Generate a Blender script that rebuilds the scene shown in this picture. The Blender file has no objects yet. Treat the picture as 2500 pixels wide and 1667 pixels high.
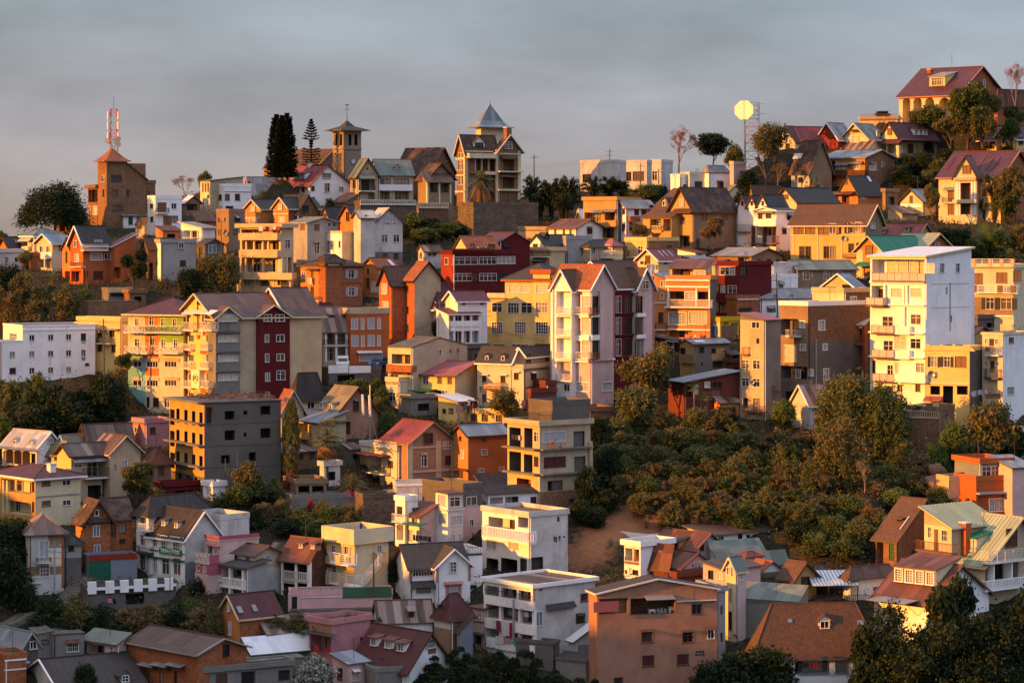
import bpy,math,random
import numpy as np
from mathutils import Vector,Matrix
R=math.radians
rnd=random.Random(7)
scene=bpy.context.scene
COL=scene.collection
# camera
F,CX,CY,HOR,CAMZ=6200.0,1250.0,833.5,575.0,60.0  # photo pixels; camera height in metres
cam_data=bpy.data.cameras.new('camera')
cam=bpy.data.objects.new('camera',cam_data)
COL.objects.link(cam)
cam.location=(0,0,CAMZ)
cam.rotation_euler=(R(90),0,0)
cam_data.sensor_width=36
cam_data.lens=36*F/2500
cam_data.shift_y=(HOR-CY)/2500
cam_data.clip_end=20000
scene.camera=cam
# sun, sky, exposure
SUN_AZ,SUN_EL=22.0,10.5  # degrees towards the viewer from due left, and above the horizon
to_sun=Vector((-math.cos(R(SUN_AZ))*math.cos(R(SUN_EL)),-math.sin(R(SUN_AZ))*math.cos(R(SUN_EL)),math.sin(R(SUN_EL))))
sl=bpy.data.lights.new('sun','SUN')
sl.energy=5.0
sl.angle=R(0.6)
sl.color=(1.0,0.375,0.045)
sun=bpy.data.objects.new('sun',sl)
COL.objects.link(sun)
sun.rotation_euler=(-to_sun).to_track_quat('-Z','Y').to_euler()
world=bpy.data.worlds.new('World')
scene.world=world
world.use_nodes=True
wt=world.node_tree
wt.nodes.clear()
def nd(t,kind,**kw):
 n=t.nodes.new(kind)
 for k,v in kw.items():
  if k in n.inputs:n.inputs[k].default_value=v
  else:setattr(n,k,v)
 return n
sky=nd(wt,'ShaderNodeTexSky',sky_type='NISHITA',sun_disc=False)
sky.sun_elevation=R(SUN_EL)
sky.sun_rotation=math.atan2(to_sun.x,to_sun.y)
bg1=nd(wt,'ShaderNodeBackground',Strength=0.10)
wt.links.new(sky.outputs[0],bg1.inputs[0])
tcw=nd(wt,'ShaderNodeTexCoord')
mpw=nd(wt,'ShaderNodeMapping')
mpw.inputs['Scale'].default_value=(1.0,1.0,3.2)
wt.links.new(tcw.outputs['Generated'],mpw.inputs[0])
nzw=nd(wt,'ShaderNodeTexNoise',Scale=7.0,Detail=7.0,Roughness=0.55)
wt.links.new(mpw.outputs[0],nzw.inputs[0])
sepw=nd(wt,'ShaderNodeSeparateXYZ')
wt.links.new(tcw.outputs['Generated'],sepw.inputs[0])
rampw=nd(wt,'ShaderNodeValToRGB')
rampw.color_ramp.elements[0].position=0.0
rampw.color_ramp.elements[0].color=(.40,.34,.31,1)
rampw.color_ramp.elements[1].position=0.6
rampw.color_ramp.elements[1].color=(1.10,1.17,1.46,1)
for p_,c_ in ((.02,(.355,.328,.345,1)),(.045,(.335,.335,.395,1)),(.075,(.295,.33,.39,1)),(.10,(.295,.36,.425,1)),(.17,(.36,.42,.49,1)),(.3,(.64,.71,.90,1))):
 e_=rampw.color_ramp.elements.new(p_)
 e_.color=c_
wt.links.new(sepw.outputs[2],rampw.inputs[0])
mrw=nd(wt,'ShaderNodeMapRange')
mrw.inputs[1].default_value,mrw.inputs[2].default_value=.35,.7
mrw.inputs[3].default_value,mrw.inputs[4].default_value=.78,1.26
wt.links.new(nzw.outputs[0],mrw.inputs[0])
mulw=nd(wt,'ShaderNodeVectorMath',operation='MULTIPLY')
wt.links.new(rampw.outputs[0],mulw.inputs[0])
wt.links.new(mrw.outputs[0],mulw.inputs[1])
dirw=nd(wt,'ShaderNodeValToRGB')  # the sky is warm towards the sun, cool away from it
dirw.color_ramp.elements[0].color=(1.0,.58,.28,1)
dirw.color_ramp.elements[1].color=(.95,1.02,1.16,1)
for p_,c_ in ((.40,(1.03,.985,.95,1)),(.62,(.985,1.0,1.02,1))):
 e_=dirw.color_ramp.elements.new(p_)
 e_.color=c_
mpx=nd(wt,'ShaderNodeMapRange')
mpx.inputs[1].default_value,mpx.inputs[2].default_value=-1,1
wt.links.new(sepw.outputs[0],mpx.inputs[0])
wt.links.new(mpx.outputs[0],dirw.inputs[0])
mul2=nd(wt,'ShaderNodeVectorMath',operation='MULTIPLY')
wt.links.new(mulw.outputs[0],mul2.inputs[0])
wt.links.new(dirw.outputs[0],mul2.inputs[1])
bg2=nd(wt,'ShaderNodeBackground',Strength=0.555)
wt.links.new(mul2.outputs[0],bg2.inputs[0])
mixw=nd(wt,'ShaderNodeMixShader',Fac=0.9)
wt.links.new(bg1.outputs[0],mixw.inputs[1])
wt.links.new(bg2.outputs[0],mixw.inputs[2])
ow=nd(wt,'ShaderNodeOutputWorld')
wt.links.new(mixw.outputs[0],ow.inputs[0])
vs=scene.view_settings
vs.view_transform='Standard'
vs.look='None'
vs.gamma=1
vs.exposure=0.95
vs.use_curve_mapping=False
scene.cycles.max_bounces=6
scene.cycles.diffuse_bounces=3
scene.cycles.use_denoising=True
# photo pixel <-> place
OX=OY=0.0
K=3.73333
def S(x,y):
 global OX,OY
 OX,OY=x,y
def X(z):return OX+z/K
def Y(z):return OY+z/K
def depth(y):  # distance of the ground seen at photo row y
 return F/float(np.interp(y,[250,480,600,800,1000,1350,1667,1850],[12,12.8,14.3,16.2,17.8,20.5,22.5,23.6]))
def P(px,py,d):return Vector(((px-CX)/F*d,d,CAMZ-(py-HOR)/F*d))
CTRL=[]  # ground control points
FOOT=[]  # footprints kept clear of undergrowth
# materials
MATS={}
def newmat(key):
 m=bpy.data.materials.new(key)
 m.use_nodes=True
 t=m.node_tree
 b=t.nodes['Principled BSDF']
 b.inputs['Specular IOR Level'].default_value=0.2
 MATS[key]=m
 return m,t,b
def mathn(t,op,a,b=None,clamp=False):
 n=nd(t,'ShaderNodeMath',operation=op,use_clamp=clamp)
 for i,v in enumerate((a,b)):
  if v is None:continue
  if hasattr(v,'is_output'):t.links.new(v,n.inputs[i])
  else:n.inputs[i].default_value=v
 return n.outputs[0]
def mixc(t,fac,a,b,blend='MIX'):
 n=nd(t,'ShaderNodeMix',data_type='RGBA',blend_type=blend)
 for i,v in ((0,fac),(6,a),(7,b)):
  if hasattr(v,'is_output'):t.links.new(v,n.inputs[i])
  else:n.inputs[i].default_value=v if i==0 else (*v,1)
 return n.outputs[2]
def objcoord(t,scale=(1,1,1)):
 tc=nd(t,'ShaderNodeTexCoord')
 oi=nd(t,'ShaderNodeObjectInfo')
 ad=nd(t,'ShaderNodeVectorMath',operation='MULTIPLY_ADD')
 t.links.new(oi.outputs['Random'],ad.inputs[0])
 ad.inputs[1].default_value=(37,51,23)
 t.links.new(tc.outputs['Object'],ad.inputs[2])
 mp=nd(t,'ShaderNodeMapping')
 mp.inputs['Scale'].default_value=scale
 t.links.new(ad.outputs[0],mp.inputs[0])
 return mp.outputs[0]
def noise(t,co,scale,detail=4,rough=.6,lo=.35,hi=.65):
 n=nd(t,'ShaderNodeTexNoise',Scale=scale,Detail=detail,Roughness=rough)
 t.links.new(co,n.inputs[0])
 r=nd(t,'ShaderNodeMapRange')
 r.inputs[1].default_value,r.inputs[2].default_value=lo,hi
 t.links.new(n.outputs[0],r.inputs[0])
 return r.outputs[0]
WALL=dict(white=(.84,.83,.82),dwhite=(.6,.58,.55),cream=(.7,.58,.37),yellow=(.74,.53,.2),ochre=(.504,.306,.108),sand=(.6,.43,.25),beige=(.50,.39,.26),tan=(.27,.18,.112),brown=(.188,.101,.056),brick=(.323,.111,.047),terra=(.45,.117,.036),orange=(.522,.216,.072),red=(.27,.038,.022),maroon=(.117,.013,.014),pink=(.5,.22,.22),ppink=(.62,.43,.39),salmon=(.385,.193,.123),grey=(.34,.332,.323),conc=(.203,.176,.15),dconc=(.14,.125,.11),wood=(.098,.045,.025),stone=(.13,.098,.072),cstone=(.289,.221,.153),teal=(.22,.46,.42),lime=(.24,.42,.07),dgreen=(.02,.1,.06),bgrey=(.203,.225,.262),wallbr=(.234,.125,.07),shopyel=(.62,.38,.02),sign=(.03,.22,.06),amber=(.68,.42,.13),fence=(.06,.13,.07),pinkwall=(.66,.37,.37),black=(.02,.02,.022),trim=(.66,.62,.55),brownred=(.16,.045,.03),dorange=(.62,.2,.05),signcr=(.75,.7,.5),blue=(.03,.12,.35),lowgrey=(.224,.211,.19),pinktrim=(.45,.2,.17),rose=(.42,.1,.14))
DIRT=dict(white=.5,dwhite=1.1,cream=.45,yellow=.35,ochre=.5,sand=.5,beige=.6,orange=.4,cstone=.5,conc=.8,dconc=.7,grey=.6,stone=.6,brown=.3,tan=.4,pink=.5,ppink=.5,salmon=.55,lowgrey=.9,terra=.4,maroon=.4,red=.3,wood=.7,wallbr=.5)
def wall_mat(c):
 key='plaster '+c
 if key in MATS:return MATS[key]
 m,t,b=newmat(key)
 base,d=WALL[c],DIRT.get(c,.15)
 co=objcoord(t)
 big=noise(t,co,.35,5,.65)
 dark=tuple(v*((.80 if c!='white' else.92)-.12*d)for v in base)
 col=mixc(t,big,base,dark)
 fine=noise(t,co,3.0,6,.7,.3,.7)
 col=mixc(t,mathn(t,'MULTIPLY',fine,.14+.12*d),col,tuple(v*.45 for v in base))
 st=noise(t,objcoord(t,(1.1,1.1,.10)),1.0,5,.7,.52,.72)
 blot=noise(t,co,.22,4,.6,.42,.66)
 gr=(.05,.045,.04)if c not in ('brick','terra','orange','red','wood')else tuple(v*.3 for v in base)
 col=mixc(t,mathn(t,'MULTIPLY',mathn(t,'MULTIPLY',st,blot),min(.95,d*.95)),col,gr)
 if c in ('brick','stone','wallbr','wood','brown'):
  v=nd(t,'ShaderNodeTexVoronoi',Scale=2.2 if c=='stone' else 4.0)
  t.links.new(objcoord(t,(1,1,2.0)),v.inputs[0])
  bw=nd(t,'ShaderNodeRGBToBW')
  t.links.new(v.outputs['Color'],bw.inputs[0])
  col=mixc(t,.45,col,bw.outputs[0],'SOFT_LIGHT')
 t.links.new(col,b.inputs['Base Color'])
 b.inputs['Roughness'].default_value=.92
 bp=nd(t,'ShaderNodeBump',Strength=.25,Distance=.06)
 t.links.new(fine,bp.inputs['Height'])
 t.links.new(bp.outputs[0],b.inputs['Normal'])
 return m
ROOF=dict(rust=(.119,.047,.03),red=(.187,.04,.032),mar=(.076,.024,.026),grey=(.194,.198,.202),lgrey=(.357,.357,.357),dark=(.026,.024,.022),tile=(.122,.065,.043),dtile=(.059,.038,.029),otile=(.302,.101,.047),green=(.122,.155,.133),gyel=(.297,.333,.216),bgreen=(.014,.144,.079),silver=(.58,.61,.64),brown=(.09,.054,.043),bgr=(.18,.209,.238),patch=(.094,.061,.05),slate=(.062,.059,.056),concroof=(.137,.122,.108),olive=(.166,.151,.101),pinkr=(.288,.086,.086))
def roof_mat(c):
 key='roofing '+c
 if key in MATS:return MATS[key]
 m,t,b=newmat(key)
 base=ROOF[c]
 uv=nd(t,'ShaderNodeUVMap')
 oi=nd(t,'ShaderNodeObjectInfo')
 ad=nd(t,'ShaderNodeVectorMath',operation='MULTIPLY_ADD')
 t.links.new(oi.outputs['Random'],ad.inputs[0])
 ad.inputs[1].default_value=(41,17,0)
 t.links.new(uv.outputs[0],ad.inputs[2])
 co=ad.outputs[0]
 tiles=c in ('tile','dtile','otile','slate')
 if tiles:
  br=nd(t,'ShaderNodeTexBrick')
  t.links.new(co,br.inputs[0])
  for k,v in (('Scale',1.0),('Brick Width',.24),('Row Height',.22),('Mortar Size',.018),('Mortar Smooth',.6),('Bias',-.1)):br.inputs[k].default_value=v
  br.inputs['Color1'].default_value=(*[v*1.12 for v in base],1)
  br.inputs['Color2'].default_value=(*[v*.72 for v in base],1)
  br.inputs['Mortar'].default_value=(*[v*.35 for v in base],1)
  lich=noise(t,co,.5,6,.7,.45,.68)
  col=mixc(t,mathn(t,'MULTIPLY',lich,.55),br.outputs[0],(.055,.05,.042)if c!='dtile' else (.22,.13,.10))
  hgt=br.outputs['Fac']
 elif c=='concroof':
  n1=noise(t,co,.6,6,.7)
  col=mixc(t,n1,base,tuple(v*.45 for v in base))
  hgt=n1
 else:
  sx=nd(t,'ShaderNodeSeparateXYZ')
  t.links.new(co,sx.inputs[0])
  col_=mathn(t,'FLOOR',mathn(t,'MULTIPLY',sx.outputs[0],1.15))
  row_=mathn(t,'FLOOR',mathn(t,'MULTIPLY',sx.outputs[1],.34))
  wn=nd(t,'ShaderNodeTexWhiteNoise',noise_dimensions='1D')
  t.links.new(mathn(t,'ADD',col_,mathn(t,'MULTIPLY',row_,17.3 if c!='patch' else.0)),wn.inputs['W'])
  sp=dict(patch=(.5,2.9),silver=(.9,1.05),dark=(.85,1.2),bgreen=(.9,1.1),mar=(.85,1.12),pinkr=(.93,1.06),rust=(.65,1.45),gyel=(.8,1.15)).get(c,(.75,1.25))
  hi_=tuple(v*sp[1]for v in base)if c!='patch' else (.27,.22,.19)
  sheet=mixc(t,wn.outputs[0]if c!='patch' else mathn(t,'POWER',wn.outputs[0],2.0),tuple(v*sp[0]for v in base),hi_)
  mp=nd(t,'ShaderNodeMapping')
  mp.inputs['Scale'].default_value=(1.6,.22,1)
  t.links.new(co,mp.inputs[0])
  rs=noise(t,mp.outputs[0],.9,6,.72,.48,.7)
  amt=dict(patch=.8,rust=.55,red=.35,brown=.45,grey=.4,lgrey=.4,green=.35,silver=.15,dark=.25,olive=.4,mar=.22).get(c,.25)
  rc=(.22,.09,.05)if c in ('grey','patch','silver','lgrey','olive','dark','green')else tuple(v*.4 for v in base)
  col=mixc(t,mathn(t,'MULTIPLY',rs,amt),sheet,rc)
  wv=nd(t,'ShaderNodeTexWave',Scale=1.6 if c not in ('gyel','bgreen')else.7)
  t.links.new(co,wv.inputs[0])
  hgt=wv.outputs[1]
 t.links.new(col,b.inputs['Base Color'])
 b.inputs['Roughness'].default_value=.85 if tiles or c=='concroof' else.55
 bp=nd(t,'ShaderNodeBump',Strength=.5,Distance=.05)
 t.links.new(hgt,bp.inputs['Height'])
 t.links.new(bp.outputs[0],b.inputs['Normal'])
 return m
def plain(key,c,rough=.6,metal=0.0,var=.2,spec=.3):
 if key in MATS:return MATS[key]
 m,t,b=newmat(key)
 n=noise(t,objcoord(t),1.7,5,.65)
 t.links.new(mixc(t,n,c,tuple(v*(1-var)for v in c)),b.inputs['Base Color'])
 b.inputs['Roughness'].default_value=rough
 b.inputs['Metallic'].default_value=metal
 b.inputs['Specular IOR Level'].default_value=spec
 return m
def glass_mat():
 if 'window glass' in MATS:return MATS['window glass']
 m,t,b=newmat('window glass')
 oi=nd(t,'ShaderNodeObjectInfo')
 rp=nd(t,'ShaderNodeValToRGB')
 rp.color_ramp.interpolation='CONSTANT'
 es=rp.color_ramp.elements
 es[0].color=(.018,.018,.02,1)
 es[1].position=.45
 es[1].color=(.05,.04,.033,1)
 for p,c in ((.62,(.11,.08,.06,1)),(.78,(.25,.22,.18,1)),(.9,(.03,.03,.035,1))):
  e=es.new(p);e.color=c
 t.links.new(oi.outputs['Random'],rp.inputs[0])
 t.links.new(rp.outputs[0],b.inputs['Base Color'])
 b.inputs['Roughness'].default_value=.12
 b.inputs['Specular IOR Level'].default_value=.5
 return m
def M(c):
 """material by short name"""
 if c in WALL:return wall_mat(c)
 if c.startswith('r:'):return roof_mat(c[2:])
 return {'glass':glass_mat,'wframe':lambda:plain('white painted frame',(.72,.70,.66),.5),'bframe':lambda:plain('brown wood frame',(.14,.065,.035),.6),'kframe':lambda:plain('dark frame',(.03,.028,.026),.5),'shutbr':lambda:plain('brown shutter paint',(.22,.12,.07),.7),'shutgr':lambda:plain('grey shutter paint',(.34,.35,.38),.7),'shutbk':lambda:plain('black shutter paint',(.02,.022,.022),.6),'shutrd':lambda:plain('dark red shutter paint',(.12,.02,.02),.7),'shutgn':lambda:plain('green shutter paint',(.03,.12,.06),.7),'curtain':lambda:plain('pale curtain and glint',(.55,.48,.38),.8,0,.3),'door':lambda:plain('dark door wood',(.09,.045,.03),.6),'blued':lambda:plain('blue grey door',(.13,.17,.24),.6),'inside':lambda:plain('dim room',(.05,.042,.036),.9),'iron':lambda:plain('dark iron',(.05,.045,.042),.5,.3),'rustiron':lambda:plain('rusted iron',(.17,.08,.05),.7),'wiron':lambda:plain('white painted iron',(.68,.65,.6),.45),'railglass':lambda:plain('frosted rail glass',(.45,.43,.40),.15),'steel':lambda:plain('galvanised steel',(.38,.38,.38),.4,.6),'redst':lambda:plain('red painted steel',(.42,.05,.04),.5),'pole':lambda:plain('weathered pole',(.10,.075,.06),.85),'bark':lambda:plain('bark',(.10,.07,.05),.95,0,.5),'palebark':lambda:plain('pale bark',(.26,.20,.17),.9,0,.4),'tankblue':lambda:plain('blue tank plastic',(.02,.08,.28),.4),'skin':lambda:plain('skin',(.17,.08,.05),.6),'clock':lambda:plain('white clock dial',(.75,.74,.7),.5),'tyre':lambda:plain('tyre rubber',(.02,.02,.02),.9),'yelsheet':lambda:plain('bright octagonal panel',(.8,.78,.62),.45),'lettgreen':lambda:plain('green lettering',(.05,.16,.06),.6),'lettwhite':lambda:plain('white lettering',(.75,.78,.72),.6),'lettdark':lambda:plain('dark lettering',(.04,.03,.02),.6),'lettgrey':lambda:plain('grey lettering',(.35,.28,.18),.6),'vegred':lambda:plain('red paint',(.55,.09,.03),.6),'reveal':lambda:plain('dark timber',(.12,.08,.05),.9),}[c]()
def cloth_mat(c):
 return plain('cloth %.2f %.2f %.2f'%c,c,.9,0,.25)
 # meshes
class MB:
 def __init__(s):s.v,s.f,s.m,s.uv,s.ms=[],[],[],[],[]
 def mi(s,m):
  if m not in s.ms:s.ms.append(m)
  return s.ms.index(m)
 def poly(s,pts,m,uv=None):
  n=len(s.v)
  s.v.extend([tuple(p)for p in pts])
  s.f.append(tuple(range(n,n+len(pts))))
  s.m.append(s.mi(m))
  s.uv.append(uv)
 def box(s,x0,y0,z0,x1,y1,z1,m):
  p=[(x0,y0,z0),(x1,y0,z0),(x1,y1,z0),(x0,y1,z0),(x0,y0,z1),(x1,y0,z1),(x1,y1,z1),(x0,y1,z1)]
  for q in ((0,3,2,1),(4,5,6,7),(0,1,5,4),(1,2,6,5),(2,3,7,6),(3,0,4,7)):
   s.poly([p[i]for i in q],m)
 def slab(s,pts,t,m,m2=None):
  """roof sheet: polygon top pts, thickness t below; uv = (along eave, up slope)"""
  pts=[Vector(p)for p in pts]
  nrm=(pts[1]-pts[0]).cross(pts[2]-pts[0]).normalized()
  if nrm.z<0:nrm=-nrm
  eave=Vector((0,0,1)).cross(nrm)
  eave=eave.normalized()if eave.length>1e-4 else Vector((1,0,0))
  up=nrm.cross(eave)
  uv=[(p.dot(eave),p.dot(up))for p in pts]
  s.poly(pts,m,uv)
  lo=[p-Vector((0,0,t))for p in pts]
  s.poly(lo[::-1],m2 or m)
  for i in range(len(pts)):
   j=(i+1)%len(pts)
   s.poly([pts[i],lo[i],lo[j],pts[j]],m2 or m)
 def bar(s,a,b,r,m,n=4,r2=None):
  a,b=Vector(a),Vector(b)
  d=(b-a)
  if d.length<1e-6:return
  d.normalize()
  u=d.cross(Vector((0,0,1)))
  u=u.normalized()if u.length>1e-3 else Vector((1,0,0))
  w_=d.cross(u)
  r2=r if r2 is None else r2
  A=[a+(u*math.cos(2*math.pi*(i+.5)/n)+w_*math.sin(2*math.pi*(i+.5)/n))*r for i in range(n)]
  B=[b+(u*math.cos(2*math.pi*(i+.5)/n)+w_*math.sin(2*math.pi*(i+.5)/n))*r2 for i in range(n)]
  for i in range(n):
   j=(i+1)%n
   s.poly([A[i],A[j],B[j],B[i]],m)
  s.poly(A[::-1],m);s.poly(B,m)
 def mesh(s,name):
  me=bpy.data.meshes.new(name)
  me.from_pydata(s.v,[],s.f)
  for m in s.ms:me.materials.append(M(m)if isinstance(m,str)else m)
  me.polygons.foreach_set('material_index',s.m)
  if any(u is not None for u in s.uv):
   l=me.uv_layers.new(name='UVMap')
   flat=[]
   for f,u in zip(s.f,s.uv):
    for i in range(len(f)):flat.extend(u[i]if u else (0,0))
   l.data.foreach_set('uv',flat)
  me.update()
  return me
 def obj(s,name,parent=None):
  return link(name,s.mesh(name),parent)
def link(name,data,parent=None,loc=None,rz=None):
 o=bpy.data.objects.new(name,data)
 COL.objects.link(o)
 if parent is not None:o.parent=parent
 if loc is not None:o.location=loc
 if rz is not None:o.rotation_euler=(0,0,rz)
 return o
def tag(o,label,cat,group=None,kind=None):
 if label:o['label']=label
 if cat:o['category']=cat
 if group:o['group']=group
 if kind:o['kind']=kind
 return o
 # windows (meshes shared by size)
WCACHE={}
def win_meshes(st,w,h):
 w,h=max(.3,round(w*10)/10),max(.3,round(h*10)/10)
 key=(st,w,h)
 if key in WCACHE:return WCACHE[key]
 pane,fr,sh=MB(),MB(),None
 x0,x1,z0,z1=-w/2,w/2,-h/2,h/2
 fm={'w':'wframe','g':'wframe','s':'wframe','S':'wframe','y':'wframe','b':'bframe','k':'kframe','G':'wiron','c':'wframe','C':'bframe','m':'kframe','d':'bframe','D':'wframe','q':'wframe','B':'wframe','z':'wframe','n':'kframe','L':'wframe','p':'bframe'}[st]
 pm={'y':'curtain','c':'shutgr','C':'shutbr','m':'shutrd','d':'door','D':'shutgr','q':'shutgr','B':'blued','n':'shutgn','p':'shutbr'}.get(st,'glass')  # curtain panes double as sun glint on some windows
 dp=.12 if pm=='glass' else.07
 pane.poly([(x0,dp,z0),(x1,dp,z0),(x1,dp,z1),(x0,dp,z1)],pm)
 t=.07 if st!='z' else.14
 if st not in ('k',)or w>.5:
  for a in ((x0-t,-.03,z1,x1+t,dp,z1+t),(x0-t,-.03,z0,x0,dp,z1),(x1,-.03,z0,x1+t,dp,z1),(x0-t-.05,-.09,z0-t,x1+t+.05,dp,z0)):fr.box(*a,fm)
 yb=dp-.05
 def vb(x,r=.025):fr.box(x-r,yb,z0,x+r,dp,z1,fm)
 def hb(z,r=.025):fr.box(x0,yb+.004,z-r,x1,dp,z+r,fm)
 if st in 'wsSybdDBkL' and w>.55:
  vb(0,.035)
  if w>1.7:vb(-w/4);vb(w/4)
  if st not in 'dDB' and h>1.0:hb(z0+h*.68)
 if st=='g':
  for i in range(1,max(2,round(w/.35))):vb(x0+w*i/max(2,round(w/.35)),.03)
  for i in range(1,max(2,round(h/.42))):hb(z0+h*i/max(2,round(h/.42)),.03)
 if st=='G':
  n=max(3,round(w/.2))
  for i in range(1,n):vb(x0+w*i/n,.018)
  hb(0,.02)
 if st=='z':
  n=max(3,round(w/.24));k=max(3,round(h/.24))
  for i in range(1,n):vb(x0+w*i/n,.03)
  for i in range(1,k):hb(z0+h*i/k,.03)
 if st in 'cCmpn':
  vb(0,.02)
  for i in range(1,max(3,int(h/.22))):hb(z0+h*i/max(3,int(h/.22)),.012)
 if st=='q':
  for i in range(1,8):vb(x0+w*i/8,.02)
  hb(z0+h*.75)
 if st in 'sSL':
  sh=MB()
  m={'s':'shutbr','S':'shutbk','L':'shutgr'}[st]
  sw=w*.5
  sh.box(-sw/2,-.05,z0,sw/2,.0,z1,m)
  for i in range(int(h/.2)):sh.box(-sw/2+.05,-.065,z0+.1+i*.2,sw/2-.05,-.05,z0+.17+i*.2,m)
 r=(pane.mesh('window'),fr.mesh('window_frame')if fr.f else None,sh.mesh('shutter')if sh else None,w)
 WCACHE[key]=r
 return r
 # buildings
ALL=[]
cur=None
main_=None
FRONTAL=('salmon_block','tile_hip_house','pink_street_wall','long_white_terrace','striped_rust_roof_house')
class House:pass
def H(name,label,xl,xc,xr,ye,yb,phi=35,m='white',dd=0.0,cat='house',group=None,sub=False,on=None,a=None,b=None,part='wing',p=None,Lm=None):
 """a box with a roof, given by the photo columns of its left end, near corner and right end and the rows of its eaves and foot"""
 global cur,main_
 h=House()
 h.sub=sub;h.name=name;h.part=part
 h.main=main_ if sub else h
 h.root=None;h.label=label;h.cat=cat;h.group=group
 pr=R(phi if phi>29 or name in FRONTAL else 29)
 if b is None and 0<xc-xl<26:
  if on:b=5.0
  elif not sub:
   b=3.0 if ('wall' in cat or 'terrace' in cat)else 5.0
   if name not in FRONTAL:pr=R(22)
 if on:
  q=main_ if p is None else p
  pr=q.phi
  s_,_=fs(q,on,X(xc),0,dd)
  base=lw(q,on,s_,0,dd)
  h.d=base.y
  O=Vector((base.x,base.y,q.O.z if yb is None else P(0,Y(yb),h.d).z))
 else:
  h.d=depth(Y(yb if yb is not None else ye))+dd
  if sub and yb is None:h.d=main_.O.y+dd
  O=P(X(xc),Y(yb),h.d)if yb is not None else Vector((P(X(xc),0,h.d).x,h.d,main_.O.z))
 h.phi=pr;h.O=O
 c,s=math.cos(pr),math.sin(pr)
 h.ux,h.uy=Vector((c,s,0)),Vector((-s,c,0))
 h.h=P(0,Y(ye),h.d).z-O.z
 k=(X(xr)-CX)/F
 h.a=a if a else max(.4,(k*O.y-O.x)/(c-k*s))
 k=(X(xl)-CX)/F
 h.b=b if b else (max(.4,(k*O.y-O.x)/(-s-k*c))if xl!=xc else 6.0)
 h.m=m;h.holes={'L':[],'R':[]};h.rects={'L':[],'R':[]}
 h.ops=[];h.roofspec=None;h.planes={}
 h.low=4.0 if not sub else (4.0 if yb is None else.4)
 if sub and yb is not None:h.low=.4
 h.Lm=Lm
 ALL.append(h)
 if not sub:
  main_=h
  z=O.z
  for u,v in ((0,0),(h.a,0),(0,h.b),(h.a,h.b),(h.a/2,h.b/2),(-1.5,-1.5),(h.a/2,-1.5),(-1.5,h.b/2)):
   q=O+h.ux*u+h.uy*v
   CTRL.append((q.x,q.y,z-.25))
  FOOT.append((O.x,O.y,c,s,h.a,h.b))
 cur=h
 return h
def lw(h,face,s,z,o=0.0):return h.O+Vector((0,0,1))*z+(h.uy*s-h.ux*o if face=='L' else h.ux*s-h.uy*o)
def ll(face,s,z,o=0.0):return Vector((-o,s,z))if face=='L' else Vector((s,-o,z))
def fs(h,face,x,y,o=0.0):
 """photo pixel -> (along, height) on a wall plane standing o in front of the face"""
 u=h.uy if face=='L' else h.ux
 B=h.O-(h.ux if face=='L' else h.uy)*o
 k=(x-CX)/F
 t=(k*B.y-B.x)/(u.x-k*u.y)
 yy=B.y+t*u.y
 return t,CAMZ-(y-HOR)/F*yy-h.O.z
def wid(h,face,w):
 f=abs(math.sin(h.phi))if face=='L' else abs(math.cos(h.phi))
 return (w/K)/(F/h.O.y)/max(.25,f)
def hei(h,hh):return (hh/K)/(F/h.O.y)
def nums(v):return [float(q)for q in v.split(',')]if isinstance(v,str)else (list(v)if isinstance(v,(list,tuple))else [v])
def w(face,xs,ys,ww,hh,st='w',lab=None):
 h=cur
 W_,H_=wid(h,face,ww),hei(h,hh)
 xm=sum(nums(xs))/len(nums(xs))
 for y in nums(ys):
  _,z=fs(h,face,X(xm),Y(y))
  for x in nums(xs):
   s,_=fs(h,face,X(x),Y(y))
   W2=W_
   ln=h.a if face=='R' else h.b
   ingab=z+H_/2>h.h-.05
   if st=='o':
    h.holes[face].append((s-W2/2,z-H_/2,s+W2/2,z+H_/2,1.6,'inside'));continue
   if not ingab:h.holes[face].append((s-W2/2,z-H_/2,s+W2/2,z+H_/2,.2,None))
   h.ops.append(('win',face,s,z,W2,H_,st,-.0 if not ingab else.16,lab))
def lg(face,x1,y1,x2,y2,dep=1.4,doors=True,back=None,oh=None):
 h=cur
 s1,_=fs(h,face,X(x1),Y(y1));s2,_=fs(h,face,X(x2),Y(y2))
 xm=(x1+x2)/2
 s1,s2=sorted((s1,s2));z0,z1=sorted((fs(h,face,X(xm),Y(y1))[1],fs(h,face,X(xm),Y(y2))[1]))
 z1=min(z1,h.h-.12)
 ln=h.a if face=='R' else h.b
 s1,s2=max(s1,.12),min(s2,ln-.12)
 if s2-s1<.2 or z1-z0<.2:return
 h.holes[face].append((s1,z0,s2,z1,dep,back or h.m))
 if doors and s2-s1>1.3:
  n=max(1,int((s2-s1)/2.6))
  for i in range(n):
   sc=s1+(i+.5)*(s2-s1)/n+rnd.uniform(-.25,.25)
   dh=min(2.15,(z1-z0)*.85)
   dw=min(1.0+.4*rnd.random(),(s2-s1)*.6)
   h.ops.append(('win',face,sc,z0+dh/2+.02,dw,dh,rnd.choice('bbwdk'),-dep+.16,None))
def ar(face,x,yt,yb,ww,dep=2.2):
 """an open round arch"""
 h=cur
 s,zt=fs(h,face,X(x),Y(yt));_,zb=fs(h,face,X(x),Y(yb))
 W_=wid(h,face,ww)
 zt=min(zt,h.h-.2)
 h.holes[face].append((s-W_/2,zb,s+W_/2,zt,dep,h.m))
 h.ops.append(('spandrel',face,s,zt,W_))
def cl(face,x1,y1,x2,y2,m):
 s1,za=fs(cur,face,X(x1),Y(y1));s2,zb=fs(cur,face,X(x2),Y(y2))
 s1,s2=sorted((s1,s2));za,zb=sorted((za,zb))
 cur.rects[face].append((s1,za,s2,zb,m))
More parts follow.
